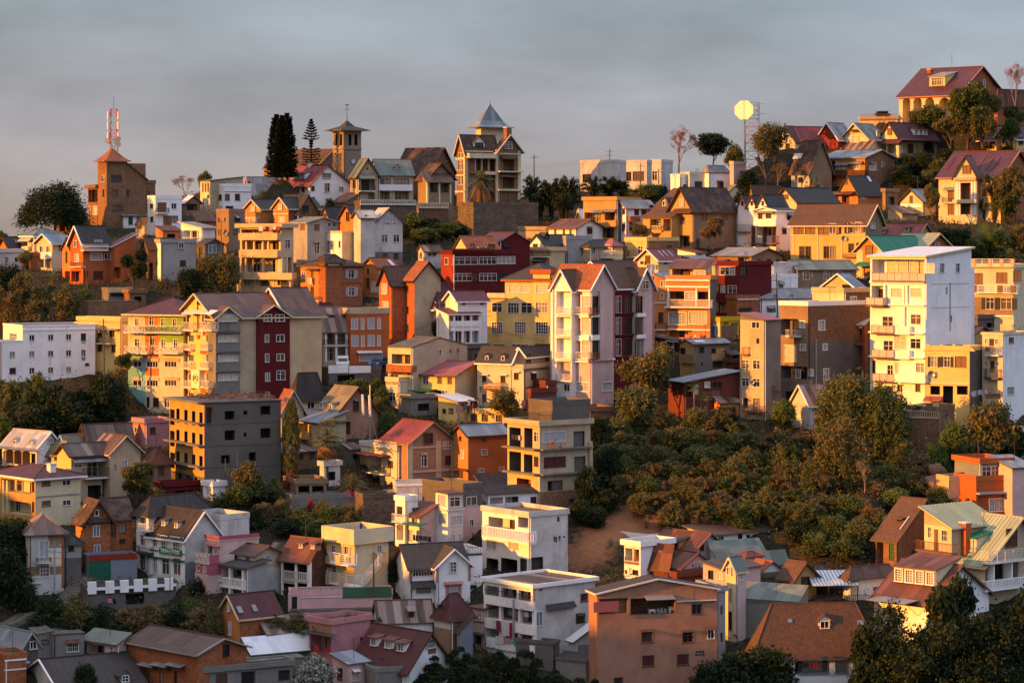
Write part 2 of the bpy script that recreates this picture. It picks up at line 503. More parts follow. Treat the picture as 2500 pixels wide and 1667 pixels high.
def ba(face,x1,x2,yt,yb,st='r',out=1.1,m=None,name='balcony'):
 h=cur
 s1,_=fs(h,face,X(x1),Y(yt),out);s2,_=fs(h,face,X(x2),Y(yb),out)
 xm=X((x1+x2)/2)
 zt,zb=fs(h,face,xm,Y(yt),out)[1],fs(h,face,xm,Y(yb),out)[1]
 s1,s2=sorted((s1,s2))
 h.ops.append(('bal',face,s1,s2,zb,zt,st,out,m,name))
def aw(face,x1,x2,yt,yb,c='r:grey',out=.8):
 s1,zt=fs(cur,face,X(x1),Y(yt));s2,zb=fs(cur,face,X(x2),Y(yb),out)
 s1,s2=sorted((s1,s2))
 cur.ops.append(('awn',face,s1,s2,zb,max(zt,zb+.12),c,out))
def band(face,y,hh,c='trim',out=.06,name='string_course',x1=None,x2=None):
 h=cur
 z=fs(h,face,X(x1 if x1 is not None else 0),Y(y))[1]if x1 is not None else CAMZ-(Y(y)-HOR)/F*h.O.y-h.O.z
 s1,s2=(0,h.a if face=='R' else h.b)if x1 is None else sorted((fs(h,face,X(x1),0)[0],fs(h,face,X(x2),0)[0]))
 h.ops.append(('box',name,face,s1,s2,z-hei(h,hh)/2,z+hei(h,hh)/2,0,out,c))
def pl(face,xs,yt,yb,wd=.3,c='white',out=.05,name='column',inn=.35):
 xm=X(sum(nums(xs))/len(nums(xs)))
 for x in nums(xs):
  s,_=fs(cur,face,X(x),Y(yt));zt,zb=fs(cur,face,xm,Y(yt))[1],fs(cur,face,xm,Y(yb))[1]
  cur.ops.append(('box',name,face,s-wd/2,s+wd/2,zb,min(zt,cur.h+3),-inn,out,c))
def pn(face,x1,y1,x2,y2,c,out=.06,name='panel',inn=0.0):
 s1,_=fs(cur,face,X(x1),Y(y1),out);s2,_=fs(cur,face,X(x2),Y(y2),out)
 xm=X((x1+x2)/2)
 za,zb=fs(cur,face,xm,Y(y1),out)[1],fs(cur,face,xm,Y(y2),out)[1]
 s1,s2=sorted((s1,s2));za,zb=sorted((za,zb))
 cur.ops.append(('box',name,face,s1,s2,za,zb,-inn,out,c))
def tx(face,x,y,hh,text,c='lettdark',out=.1,name='lettering',fit=None):
 s,z=fs(cur,face,X(x),Y(y),out)
 cur.ops.append(('txt',name,face,s,z,hei(cur,hh),text,c,out,wid(cur,face,fit)if fit else None))
def dm(x,yb,wd,hh,st='gable',c=None,rc=None,slope=None,ws='w'):
 cur.ops.append(('dor',X(x),Y(yb),wd/K,hh/K,st,c or cur.m,rc,slope,ws))
def ch(x,yb,yt,wd=.7,c='brick',slope=None):
 cur.ops.append(('chi',X(x),Y(yb),Y(yt),wd,c,slope))
def sk(x,y,ww,hh,c='r:silver',slope=None,name='roof_panel'):
 cur.ops.append(('skl',X(x),Y(y),ww/K,hh/K,c,slope,name))
def r(kind,yr=None,c='rust',ov=.45,par=.5,t=.14,barge=None,k=.5,flare=False,pc=None,hx=None,out=.0,ribs=None):
 cur.roofspec=dict(kind=kind,yr=Y(yr)if yr is not None else None,c=c,ov=ov,par=par,t=t,barge=barge,k=k,flare=flare,pc=pc,hx=hx,out=out,ribs=ribs)
 roofgeo(cur)
def zat(h,u,v,yr):
 q=h.O+h.ux*u+h.uy*v
 return CAMZ-(yr-HOR)/F*q.y-h.O.z
def roofgeo(h):
 s=h.roofspec;kd=s['kind'];a,b,hh=h.a,h.b,h.h
 k=s['k']
 if kd=='gx':
  rh=max(.3,zat(h,0,b*k,s['yr'])-hh)
  h.planes['R']=(Vector((0,0,hh)),Vector((0,-rh,b*k)).normalized())
  h.planes['L']=h.planes['R']
 elif kd=='gy':
  rh=max(.3,zat(h,a*k,0,s['yr'])-hh)
  h.planes['L']=(Vector((0,0,hh)),Vector((-rh,0,a*k)).normalized())
  h.planes['R']=h.planes['L']
 elif kd in ('hip','pyr'):
  rh=max(.3,zat(h,a/2,b/2,s['yr'])-hh)
  m_=min(a,b)/2
  h.planes['R']=(Vector((0,0,hh)),Vector((0,-rh,m_ if kd=='hip' else b/2)).normalized())
  h.planes['L']=(Vector((0,0,hh)),Vector((-rh,0,m_ if kd=='hip' else a/2)).normalized())
 elif kd in ('sx','sy'):
  rh=(zat(h,a,0,s['yr'])if kd=='sx' else zat(h,0,b,s['yr']))-hh
  n=Vector((-rh,0,a))if kd=='sx' else Vector((0,-rh,b))
  h.planes['R']=h.planes['L']=(Vector((0,0,hh)),n.normalized())
 else:
  rh=0
  h.planes['R']=h.planes['L']=(Vector((0,0,hh)),Vector((0,0,1)))
 h.rh=rh
def hit(h,x,y,slope):
 """where the ray of a photo pixel meets a roof slope, in the house's own axes"""
 p,n=h.planes[slope]
 d=Vector(((x-CX)/F,1,-(y-HOR)/F))
 o=Vector((0,0,CAMZ))-h.O
 lo=Vector((o.dot(h.ux),o.dot(h.uy),o.z));ld=Vector((d.dot(h.ux),d.dot(h.uy),d.z))
 den=ld.dot(n)
 if abs(den)<1e-4:return Vector((h.a/2,h.b/2,h.h))
 return lo+ld*((p-lo).dot(n)/den)
def clampq(h,q):
 return Vector((min(max(q.x,.3),h.a-.3),min(max(q.y,.3),h.b-.3),q.z))
def face_cells(mb,h,face,ln):
 zb,zt=-h.low,h.h
 hs=[]
 for(s0,z0,s1,z1,d,mt)in h.holes[face]:
  s0,s1,z0,z1=max(s0,.06),min(s1,ln-.06),max(z0,zb+.05),min(z1,zt-.06)
  if s1-s0>.1 and z1-z0>.1:hs.append((s0,z0,s1,z1,d,mt))
 rs=h.rects[face]
 xs,zs={0.0,ln},{zb,zt}
 for q in hs:xs.update((q[0],q[2]));zs.update((q[1],q[3]))
 for q in rs:xs.update((min(max(q[0],0),ln),min(max(q[2],0),ln)));zs.update((min(max(q[1],zb),zt),min(max(q[3],zb),zt)))
 xs,zs=sorted(xs),sorted(zs)
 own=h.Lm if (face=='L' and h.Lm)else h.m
 for i in range(len(xs)-1):
  if xs[i+1]-xs[i]<1e-4:continue
  for j in range(len(zs)-1):
   if zs[j+1]-zs[j]<1e-4:continue
   cx,cz=(xs[i]+xs[i+1])/2,(zs[j]+zs[j+1])/2
   if any(q[0]<cx<q[2]and q[1]<cz<q[3]for q in hs):continue
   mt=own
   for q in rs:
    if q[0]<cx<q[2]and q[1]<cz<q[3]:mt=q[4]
   mb.poly([ll(face,xs[i],zs[j]),ll(face,xs[i+1],zs[j]),ll(face,xs[i+1],zs[j+1]),ll(face,xs[i],zs[j+1])],mt)
 for(s0,z0,s1,z1,d,mt)in hs:
  mt2=mt or own
  c=[(s0,z0),(s1,z0),(s1,z1),(s0,z1)]
  for i in range(4):
   p,q=c[i],c[(i+1)%4]
   mb.poly([ll(face,*p),ll(face,*q),ll(face,*q,-d),ll(face,*p,-d)],mt2)
  if mt:mb.poly([ll(face,*q,-d)for q in c],mt2)
def rail(mb,face,s1,s2,z0,z1,out,st,mt):
 """a railing round a balcony: front and both ends"""
 def seg(A,B):
  L_=(B-A).length
  n=max(1,round(L_/.22))
  H_=z1-z0
  up=Vector((0,0,H_))
  if st=='p':
   d=(B-A).normalized();nn=Vector((-d.y,d.x,0))*.06
   p=[A-nn,B-nn,B+nn,A+nn]
   q=[v+up for v in p]
   for i in range(4):mb.poly([p[i],p[(i+1)%4],q[(i+1)%4],q[i]],mt)
   mb.poly(q,mt)
   return
  mt_=mt
  mb.bar(A+up,B+up,.035 if st!='b' else.08,mt_)
  if st=='g':
   mb.poly([A+Vector((0,0,.08)),B+Vector((0,0,.08)),B+up*.93,A+up*.93],'railglass')
   k=max(1,round(L_/1.3))
   for i in range(k+1):mb.bar(A.lerp(B,i/k),A.lerp(B,i/k)+up,.035,mt_)
  elif st=='h':
   for j in range(1,5):mb.bar(A+up*j/5,B+up*j/5,.03,mt_)
   k=max(1,round(L_/1.5))
   for i in range(k+1):mb.bar(A.lerp(B,i/k),A.lerp(B,i/k)+up,.04,mt_)
  elif st=='x':
   k=max(1,round(L_/max(.5,H_)))
   mb.bar(A+up*.06,B+up*.06,.035,mt_)
   for i in range(k):
    p,q=A.lerp(B,i/k),A.lerp(B,(i+1)/k)
    mb.bar(p,q+up,.035,mt_);mb.bar(q,p+up,.035,mt_)
    mb.bar(p,p+up,.035,mt_)
   mb.bar(B,B+up,.035,mt_)
  else:
   rr=.022 if st=='r' else.075
   n=max(1,round(L_/(.2 if st=='r' else.3)))
   mb.bar(A+up*.06,B+up*.06,rr,mt_)
   for i in range(n+1):mb.bar(A.lerp(B,i/n),A.lerp(B,i/n)+up,rr,mt_,4)
 p=[ll(face,s1,z0,0),ll(face,s1,z0,out-.06),ll(face,s2,z0,out-.06),ll(face,s2,z0,0)]
 if out>.3:seg(p[0],p[1])
 seg(p[1],p[2])
 if out>.3:seg(p[2],p[3])
def place(h,o,loc=None):
 """give a part the frame of its volume (and its own place in it)"""
 o.parent=h.main.root
 fm=loc or Matrix.Identity(4)
 if h is not h.main:
  m_=h.main
  d=h.O-m_.O
  fm=Matrix.Translation((d.dot(m_.ux),d.dot(m_.uy),d.z))@Matrix.Rotation(h.phi-m_.phi,4,'Z')@fm
 o.matrix_basis=fm
 return o
def build(h):
 a,b,hh=h.a,h.b,h.h
 if h is h.main:
  o=bpy.data.objects.new(h.name,None)
  COL.objects.link(o)
  o.empty_display_size=.5
  o.location=h.O;o.rotation_euler=(0,0,h.phi)
  tag(o,h.label,h.cat,h.group)
  h.root=o
 s=h.roofspec or dict(kind='flat',c='concroof',ov=.05,par=.0,t=.2,barge=None,k=.5,flare=False,pc=None,hx=None,out=0,ribs=None)
 kd=s['kind']
 mb=MB()
 face_cells(mb,h,'L',b)
 face_cells(mb,h,'R',a)
 def gm(face,ln):
  for q in h.rects[face][::-1]:
   if q[0]<ln/2<q[2]and q[1]<hh-.15<q[3]:return q[4]
  return (h.Lm or h.m)if face=='L' else h.m
 mb.poly([(a,0,-h.low),(a,b,-h.low),(a,b,hh),(a,0,hh)],h.m)
 mb.poly([(0,b,-h.low),(a,b,-h.low),(a,b,hh),(0,b,hh)],h.m)
 rm='r:'+s['c'];ov=s['ov'];t=s['t'];k=s['k']
 rb=MB()
 bg=MB()
 rh=getattr(h,'rh',0)
 trim=s['barge']
 def ribs(A,B,C,D):
  """raised seams from eave edge A-B to ridge edge D-C"""
  if not s['ribs']:return
  A,B,C,D=map(Vector,(A,B,C,D))
  n=max(2,round((B-A).length/s['ribs']))
  for i in range(n+1):
   u=Vector((0,0,.03))
   rb.bar(A.lerp(B,i/n)+u,D.lerp(C,i/n)+u,.05,rm)
 if kd=='gx':
  yk=b*k
  ov=min(ov,.3*yk)
  e0,e1=hh-ov*rh/yk,hh-ov*rh/(b-yk)
  top=hh+rh
  lift=.1
  for q in ([(-ov,-ov,e0+lift),(a+ov,-ov,e0+lift),(a+ov,yk,top+lift),(-ov,yk,top+lift)],[(a+ov,b+ov,e1+lift),(-ov,b+ov,e1+lift),(-ov,yk,top+lift),(a+ov,yk,top+lift)]):
   rb.slab(q,t,rm,'reveal');ribs(*q)
  rb.bar((-ov,yk,top+lift),(a+ov,yk,top+lift),.12,rm)
  for xx in (0,a):mb.poly([(xx,0,hh),(xx,b,hh),(xx,yk,top)],gm('L',b)if xx==0 else h.m)
  if trim:
   for p,q in (((-ov-.04,-ov,e0),(-ov-.04,yk,top)),((-ov-.04,b+ov,e1),(-ov-.04,yk,top))):bg.bar(Vector(p)+Vector((0,0,.02)),Vector(q)+Vector((0,0,.02)),.12,trim)
   bg.box(-ov,-ov-.06,e0-.14,a+ov,-ov,e0+.06,trim)
 elif kd=='gy':
  xk=a*k
  ov=min(ov,.3*xk)
  e0,e1=hh-ov*rh/xk,hh-ov*rh/(a-xk)
  top=hh+rh;lift=.1
  for q in ([(-ov,b+ov,e0+lift),(-ov,-ov,e0+lift),(xk,-ov,top+lift),(xk,b+ov,top+lift)],[(a+ov,-ov,e1+lift),(a+ov,b+ov,e1+lift),(xk,b+ov,top+lift),(xk,-ov,top+lift)]):
   rb.slab(q,t,rm,'reveal');ribs(*q)
  rb.bar((xk,-ov,top+lift),(xk,b+ov,top+lift),.12,rm)
  for yy in (0,b):mb.poly([(0,yy,hh),(a,yy,hh),(xk,yy,top)],gm('R',a)if yy==0 else h.m)
  if trim:
   for p,q in (((-ov,-ov-.04,e0),(xk,-ov-.04,top)),((a+ov,-ov-.04,e1),(xk,-ov-.04,top))):bg.bar(Vector(p)+Vector((0,0,.02)),Vector(q)+Vector((0,0,.02)),.12,trim)
   bg.box(-ov-.06,-ov,e0-.14,-ov,b+ov,e0+.06,trim)
 elif kd=='hip':
  m_=min(a,b)/2
  if s['hx']is not None:m_=s['hx']*min(a,b)
  sl_=rh/(min(a,b)/2)
  z0=hh-ov*sl_*.7
  c=[(-ov,-ov,z0),(a+ov,-ov,z0),(a+ov,b+ov,z0),(-ov,b+ov,z0)]
  if a>=b:r0,r1=(m_,b/2,hh+rh),(a-m_,b/2,hh+rh)
  else:r0,r1=(a/2,m_,hh+rh),(a/2,b-m_,hh+rh)
  if a>=b:qs=([c[0],c[1],r1,r0],[c[1],c[2],r1],[c[2],c[3],r0,r1],[c[3],c[0],r0])
  else:qs=([c[0],c[1],r0],[c[1],c[2],r1,r0],[c[2],c[3],r1],[c[3],c[0],r0,r1])
  for q in qs:rb.slab([Vector(v)+Vector((0,0,.12))for v in q],t,rm,'reveal')
  for p,q in ((c[0],r0),(c[1],r1 if a>=b else r0),(r0,r1),(c[3],r0 if a>=b else r1)):rb.bar(Vector(p)+Vector((0,0,.13)),Vector(q)+Vector((0,0,.13)),.09,rm)
  if trim:
   bg.box(-ov-.06,-ov-.06,z0-.16,a+ov,-ov,z0+.06,trim);bg.box(-ov-.06,-ov,z0-.16,-ov,b+ov,z0+.06,trim)
 elif kd=='pyr':
  rings=[(ov,0)]+([(-.24*min(a,b),.40)]if not s['flare']else [(ov*.35,.10),(-.09*min(a,b),.28)])
  pr_=None
  for o_,f_ in rings:
   c=[Vector((-o_,-o_,hh+rh*f_)),Vector((a+o_,-o_,hh+rh*f_)),Vector((a+o_,b+o_,hh+rh*f_)),Vector((-o_,b+o_,hh+rh*f_))]
   if pr_:
    for i in range(4):rb.slab([pr_[i],pr_[(i+1)%4],c[(i+1)%4],c[i]],.1,rm)
   else:
    rb.poly([v-Vector((0,0,.12))for v in c],'trim')
    for i in range(4):rb.poly([c[i],c[(i+1)%4],c[(i+1)%4]-Vector((0,0,.12)),c[i]-Vector((0,0,.12))],'trim')
   pr_=c
  ap=Vector((a/2,b/2,hh+rh))
  for i in range(4):rb.slab([pr_[i],pr_[(i+1)%4],ap],.1,rm)
  rb.bar(ap-Vector((0,0,.1)),ap+Vector((0,0,.5)),.08,rm)
 elif kd in ('sx','sy'):
  if kd=='sx':
   sl_=rh/a
   q=[(-ov,-ov,hh-ov*sl_),(a+ov,-ov,hh+rh+ov*sl_),(a+ov,b+ov,hh+rh+ov*sl_),(-ov,b+ov,hh-ov*sl_)]
   w_=[([(0,0,hh),(a,0,hh),(a,0,hh+rh)]),([(0,b,hh),(a,b,hh),(a,b,hh+rh)]),([(a,0,hh),(a,b,hh),(a,b,hh+rh),(a,0,hh+rh)])]
  else:
   sl_=rh/b
   q=[(-ov,-ov,hh-ov*sl_),(a+ov,-ov,hh-ov*sl_),(a+ov,b+ov,hh+rh+ov*sl_),(-ov,b+ov,hh+rh+ov*sl_)]
   w_=[([(0,0,hh),(0,b,hh),(0,b,hh+rh)]),([(a,0,hh),(a,b,hh),(a,b,hh+rh)]),([(0,b,hh),(a,b,hh),(a,b,hh+rh),(0,b,hh+rh)])]
  if rh>0:
   for q_ in w_:mb.poly(q_,h.m)
  rb.slab([Vector(v)+Vector((0,0,.13))for v in q],t,rm,trim or 'reveal')
  ribs(*([Vector(v)+Vector((0,0,.12))for v in (q if kd=='sy' else [q[3],q[0],q[1],q[2]])]))
 else:
  pc=s['pc']or h.m
  rb.slab([(-ov,-ov,hh+.12),(a+ov,-ov,hh+.12),(a+ov,b+ov,hh+.12),(-ov,b+ov,hh+.12)],.14,rm,pc)
  p=s['par']
  if p>.05:
   pm=MB()
   tt=.16
   for q in ((-ov,-ov,a+ov,-ov+tt),(-ov,b+ov-tt,a+ov,b+ov),(-ov,-ov+tt,-ov+tt,b+ov-tt),(a+ov-tt,-ov+tt,a+ov,b+ov-tt)):pm.box(q[0],q[1],hh+.122,q[2],q[3],hh+.12+p,pc)
   place(h,pm.obj('parapet'))
 place(h,mb.obj('wall'))
 roof_o=place(h,rb.obj('roof'))
 if bg.f:bg.obj('bargeboard',roof_o)
 for op in h.ops:do_op(h,op,roof_o)
 g=random.Random(len(ALL)+int(h.O.x*31+h.O.y*7))
 if 'wall' not in h.cat and hh>2.5:
  if g.random()<.45:  # rain pipe down the near corner
   mb=MB();mb.bar((.18,-.09,-h.low),(.18,-.09,hh-.1),.06,g.choice(['grey','bframe','white','kframe']),5);place(h,mb.obj('drainpipe'))
  if g.random()<.3 and h is h.main:  # aerial
   mb=MB();q=Vector((a*g.uniform(.25,.75),b*g.uniform(.3,.6),hh+rh*.5));t_=Vector((0,0,rh*.5+g.uniform(1.2,2.6)))
   mb.bar(q,q+t_,.03,'iron')
   for i in range(4):mb.bar(q+t_*(1-.09*i)+Vector((-.4,.1,0)),q+t_*(1-.09*i)+Vector((.4,-.1,0)),.018,'iron',3)
   mb.obj('aerial',roof_o)
def tf(h,face,s,z,o):
 v=ll(face,s,z,o)
 return v,(0 if face=='R' else R(-90))
def do_op(h,op,roof_o):
 k=op[0]
 if k=='win':
  _,face,s,z,W_,H_,st,out,lab=op
  pane,fr,sh,w0=win_meshes(st,W_,H_)
  v,rz=tf(h,face,s,z,out)
  o=bpy.data.objects.new('garage_door' if st=='q' else 'door' if st in 'dDB' else 'window',pane)
  COL.objects.link(o)
  place(h,o,Matrix.Translation(v)@Matrix.Rotation(rz,4,'Z'))
  if lab:o['label']=lab
  if fr:link('door_frame' if st in 'dDBq' else 'window_frame',fr,o)
  if sh:
   for sg in (-1,1):link('shutter',sh,o,(sg*(w0*.75+.1),-.03,0))
 elif k=='bal':
  _,face,s1,s2,z0,z1,st,out,m,name=op
  mb=MB()
  c=[ll(face,s1,z0),ll(face,s2,z0),ll(face,s2,z0,out),ll(face,s1,z0,out)]
  dn=Vector((0,0,-.18))
  mb.poly(c,'trim' if m is None else m)
  mb.poly([v+dn for v in c],'trim' if m is None else m)
  for i in range(4):mb.poly([c[i],c[(i+1)%4],c[(i+1)%4]+dn,c[i]+dn],'trim' if m is None else m)
  o=place(h,mb.obj(name))
  rb=MB()
  rail(rb,face,s1,s2,z0+.01,z1,out,st,m if st=='p' and m else {'p':h.m,'b':m or 'white','x':'wiron','g':'rustiron','h':m or 'wiron','r':m or 'iron'}[st])
  rb.obj('balustrade' if st=='b' else 'parapet' if st=='p' else 'railing',o)
 elif k=='awn':
  _,face,s1,s2,z0,z1,c,out=op
  mb=MB()
  mb.slab([ll(face,s1,z0,out),ll(face,s2,z0,out),ll(face,s2,z1),ll(face,s1,z1)],.06,c)
  for q in (s1+.1,s2-.1):mb.bar(ll(face,q,z0,out*.9),ll(face,q,z0-out*.6,.0),.03,'kframe')
  place(h,mb.obj('awning'))
 elif k=='box':
  _,name,face,s1,s2,z0,z1,o0,o1,c=op
  mb=MB()
  p,q=ll(face,s1,z0,o0),ll(face,s2,z1,o1)
  mb.box(min(p.x,q.x),min(p.y,q.y),z0,max(p.x,q.x),max(p.y,q.y),z1,c)
  place(h,mb.obj(name))
 elif k=='txt':
  _,name,face,s,z,H_,text,c,out,fit=op
  cu=bpy.data.curves.new(name,'FONT')
  cu.body=text;cu.align_x='CENTER';cu.align_y='CENTER';cu.size=H_*1.35;cu.extrude=.015
  cu.materials.append(M(c))
  o=bpy.data.objects.new(name,cu)
  COL.objects.link(o)
  v=ll(face,s,z,out)
  rm_=Matrix.Rotation(0 if face=='R' else R(-90),4,'Z')@Matrix.Rotation(R(90),4,'X')
  bpy.context.view_layer.update()
  sx=fit/max(.1,o.dimensions.x)if fit else 1
  me=bpy.data.meshes.new_from_object(o)
  bpy.data.objects.remove(o)
  place(h,link(name,me),Matrix.Translation(v)@rm_@Matrix.Diagonal((sx,1,1,1)))
 elif k=='dor':
  _,x,y,wpx,hpx,st,c,rc,slope,ws=op
  kd=h.roofspec['kind']
  sl_=slope or ('L' if kd in ('gy',)else 'R')
  q=hit(h,x,y,sl_)
  q=clampq(h,q)
  pp=F/(h.O+h.ux*q.x+h.uy*q.y).y
  wd=wpx/pp/max(.3,abs(math.sin(h.phi)if sl_=='L' else math.cos(h.phi)));H_=hpx/pp
  p,n=h.planes[sl_]
  tn=math.hypot(n.x,n.y)/max(.05,n.z)
  gh=wd*.45 if st=='gable' else.3
  dep=min((H_+gh)/max(.25,tn)+.1,6)
  rc='r:'+(rc or h.roofspec['c'])
  mb,rb=MB(),MB()
  def q3(s,z,o):  # s along, z up, o inwards
   return (q.x+s,q.y+o,q.z+z)if sl_=='R' else (q.x+o,q.y-s,q.z+z)
  x0,x1=-wd/2,wd/2
  mb.poly([q3(x0,-.2,0),q3(x1,-.2,0),q3(x1,H_,0),q3(x0,H_,0)],c)
  for xx in (x0,x1):mb.poly([q3(xx,-.2,0),q3(xx,-.2,dep),q3(xx,H_,dep),q3(xx,H_,0)],c)
  e=.22
  if st=='gable':
   mb.poly([q3(x0,H_,0),q3(x1,H_,0),q3(0,H_+gh,0)],c)
   f_=e*gh/(wd/2)
   rb.slab([q3(x0-e,H_-f_+.08,-e),q3(x0-e,H_-f_+.08,dep),q3(0,H_+gh+.08,dep),q3(0,H_+gh+.08,-e)],.1,rc)
   rb.slab([q3(x1+e,H_-f_+.08,-e),q3(x1+e,H_-f_+.08,dep),q3(0,H_+gh+.08,dep),q3(0,H_+gh+.08,-e)],.1,rc)
  else:
   d2=dep+H_/max(.25,tn)*.5
   rb.slab([q3(x0-e,H_+.06,-e-.1),q3(x1+e,H_+.06,-e-.1),q3(x1+e,H_+.06+.22*d2,d2),q3(x0-e,H_+.06+.22*d2,d2)],.1,rc)
   for xx in (x0,x1):mb.poly([q3(xx,H_,0),q3(xx,H_,dep),q3(xx,H_+.2*d2,d2)],c)
  o=place(h,mb.obj('dormer'))
  rb.obj('dormer_roof',o)
  n_=1 if st in ('gable','one')else max(1,int(wd/1.3))
  for i in range(n_):
   pane,fr,sh,w0=win_meshes(ws,wd/n_*.62,H_*.72)
   sx_=x0+wd*(i+.5)/n_
   wo=link('window',pane,o,q3(sx_,H_*.5,-.15),0 if sl_=='R' else R(-90))
   if fr:link('window_frame',fr,o,wo.location,wo.rotation_euler.z)
 elif k=='chi':
  _,x,y,yt,wd,c,slope=op
  kd=h.roofspec['kind']
  sl_=slope or ('L' if kd=='gy' else 'R')
  q=clampq(h,hit(h,x,y,sl_))
  wq=h.O+h.ux*q.x+h.uy*q.y
  zt=CAMZ-(yt-HOR)/F*wq.y-h.O.z
  mb=MB()
  mb.box(q.x-wd/2,q.y-wd/2,q.z-.6,q.x+wd/2,q.y+wd/2,zt,c)
  mb.box(q.x-wd/2-.08,q.y-wd/2-.08,zt,q.x+wd/2+.08,q.y+wd/2+.08,zt+.15,'trim')
  o=mb.obj('chimney')
  if h is h.main:o.parent=roof_o
  else:o.parent=roof_o
 elif k=='spandrel':
  _,face,s,zt,W_=op
  mb=MB()
  r_=W_/2
  for sg in (-1,1):
   pts=[ll(face,s+sg*r_,zt,-.01),ll(face,s,zt,-.01)]+[ll(face,s+sg*r_*math.sin(t_*math.pi/12),zt-r_+r_*math.cos(t_*math.pi/12),-.01)for t_ in range(1,7)]
   for i in range(1,len(pts)-1):mb.poly([pts[0],pts[i],pts[i+1]],h.m)
  place(h,mb.obj('arch'))
 elif k=='debris':
  mb=MB();g=random.Random(4)
  for i in range(260):
   p=Vector((g.uniform(.3,h.a-.3),g.uniform(.3,min(h.b,9)-.3),h.h+.2+g.uniform(0,.5)))
   mb.bar(p,p+Vector((g.uniform(-1.6,1.6),g.uniform(-1.2,1.2),g.uniform(-.1,.35))),.03,g.choice(['bark','rustiron','pole']),3)
  o=place(h,mb.obj('brushwood'));o['kind']='stuff'
 elif k=='stair':
  _,face,x1,y1,x2,y2=op
  s1,z1=fs(h,face,x1,y1,.6);s2,z2=fs(h,face,x2,y2,.6)
  mb,rb=MB(),MB()
  n=16
  for i in range(n):
   f=i/n;s=s1+(s2-s1)*f;z=z1+(z2-z1)*(i+1)/n
   p,q=ll(face,s,z-.5,.05),ll(face,s+(s2-s1)/n*1.02,z,1.1)
   mb.box(min(p.x,q.x),min(p.y,q.y),z-.5,max(p.x,q.x),max(p.y,q.y),z,'cream')
  A,B_=ll(face,s1,z1,1.1),ll(face,s2,z2,1.1)
  for j in range(1,5):rb.bar(A+Vector((0,0,.25*j)),B_+Vector((0,0,.25*j)),.04,'wframe')
  for i in range(7):q=A.lerp(B_,i/6);rb.bar(q,q+Vector((0,0,1)),.04,'wframe')
  o=place(h,mb.obj('stair'));rb.obj('railing',o)
 elif k=='kitchen':
  for nm,x,y,ww,hh,dd_,col in (('washing_machine',891,905,52,72,.6,'clock'),('cooker',712,918,54,58,.6,'clock'),('kitchen_counter',800,922,90,44,.6,'grey')):
   s,z=fs(h,'R',OX+x/K if False else 1400+x/K,1247+y/K,-.9)
   W_,H_=wid(h,'R',ww),hei(h,hh)
   mb=MB()
   mb.box(-W_/2,-.3,0,W_/2,.3,H_,col)
   if nm=='washing_machine':
    mb.poly([(math.cos(i*.5236)*W_*.28,-.31,H_*.45+math.sin(i*.5236)*W_*.28)for i in range(12)],'kframe')
    mb.box(-W_*.4,-.31,H_*.82,W_*.4,-.3,H_*.93,'grey')
   elif nm=='cooker':
    mb.box(-W_*.36,-.31,H_*.15,W_*.36,-.3,H_*.6,'kframe');mb.box(-W_*.42,-.2,H_,W_*.42,.2,H_+.04,'kframe')
   else:
    for i in range(7):mb.bar((-W_*.4+i*W_*.13,0,H_),(-W_*.4+i*W_*.13,0,H_+.15+.12*(i%3)),.09,['clock','steel','kframe'][i%3],6)
   o=mb.obj(nm)
   v=lw(h,'R',s,z-H_/2,-.9)
   o.location=v;o.rotation_euler=(0,0,h.phi)
   tag(o,{'washing_machine':'white washing machine standing in the open rooftop kitchen','cooker':'white cooker with a dark oven door in the open rooftop kitchen','kitchen_counter':'grey counter crowded with pots in the open rooftop kitchen'}[nm],nm.replace('_',' '))
 elif k=='tooth':
  _,face,x,yp,yb_,hw=op
  s,z=fs(h,face,x,yp);_,z0=fs(h,face,x,yb_)
  hw=hw/(F/h.O.y)/abs(math.sin(h.phi))
  mb=MB()
  prof_=[(-hw,z0),(hw,z0),(.18,z-.25),(.18,z),(-.18,z),(-.18,z-.25)]
  A=[ll(face,s+a_,b_,.0)for a_,b_ in prof_];B_=[ll(face,s+a_,b_,-.25)for a_,b_ in prof_]
  mb.poly(A,h.m);mb.poly(B_[::-1],h.m)
  for i in range(6):mb.poly([A[i],A[(i+1)%6],B_[(i+1)%6],B_[i]],h.m)
  place(h,mb.obj('parapet_tooth'))
 elif k=='clock':
  _,face,x,y,rp=op
  s,z=fs(h,face,x,y)
  r_=rp/(F/h.O.y)
  mb=MB()
  for rr,o_,m_ in ((r_*1.45,.05,'dconc'),(r_,.09,'clock')):
   mb.poly([ll(face,s+math.cos(t_*.2618)*rr,z+math.sin(t_*.2618)*rr,o_)for t_ in range(24)],m_)
  for an,ln in ((2.2,.55),(-.6,.85)):
   d=Vector((math.sin(an),math.cos(an)))
   mb.bar(ll(face,s,z,.12),ll(face,s+d.x*r_*ln,z+d.y*r_*ln,.12),.05,'lettdark')
  for i in range(12):
   c_,s_=math.cos(i*.5236),math.sin(i*.5236)
   mb.bar(ll(face,s+c_*r_*.78,z+s_*r_*.78,.11),ll(face,s+c_*r_*.95,z+s_*r_*.95,.11),.03,'lettdark')
  place(h,mb.obj('clock_face'))
 elif k=='vane':
  mb=MB()
  c_=Vector((h.a/2,h.b/2,h.h+h.rh))
  mb.bar(c_,c_+Vector((0,0,3.2)),.05,'iron');mb.bar(c_+Vector((-.7,0,2)),c_+Vector((.7,0,2)),.04,'iron');mb.bar(c_+Vector((-.4,0,2.9)),c_+Vector((.5,0,2.9)),.09,'iron')
  place(h,mb.obj('weather_vane'))
 elif k=='ring':
  _,face,x,y,rp,o_=op
  s,z=fs(h,face,x,y,o_)
  r_=rp/(F/h.O.y)
  mb=MB()
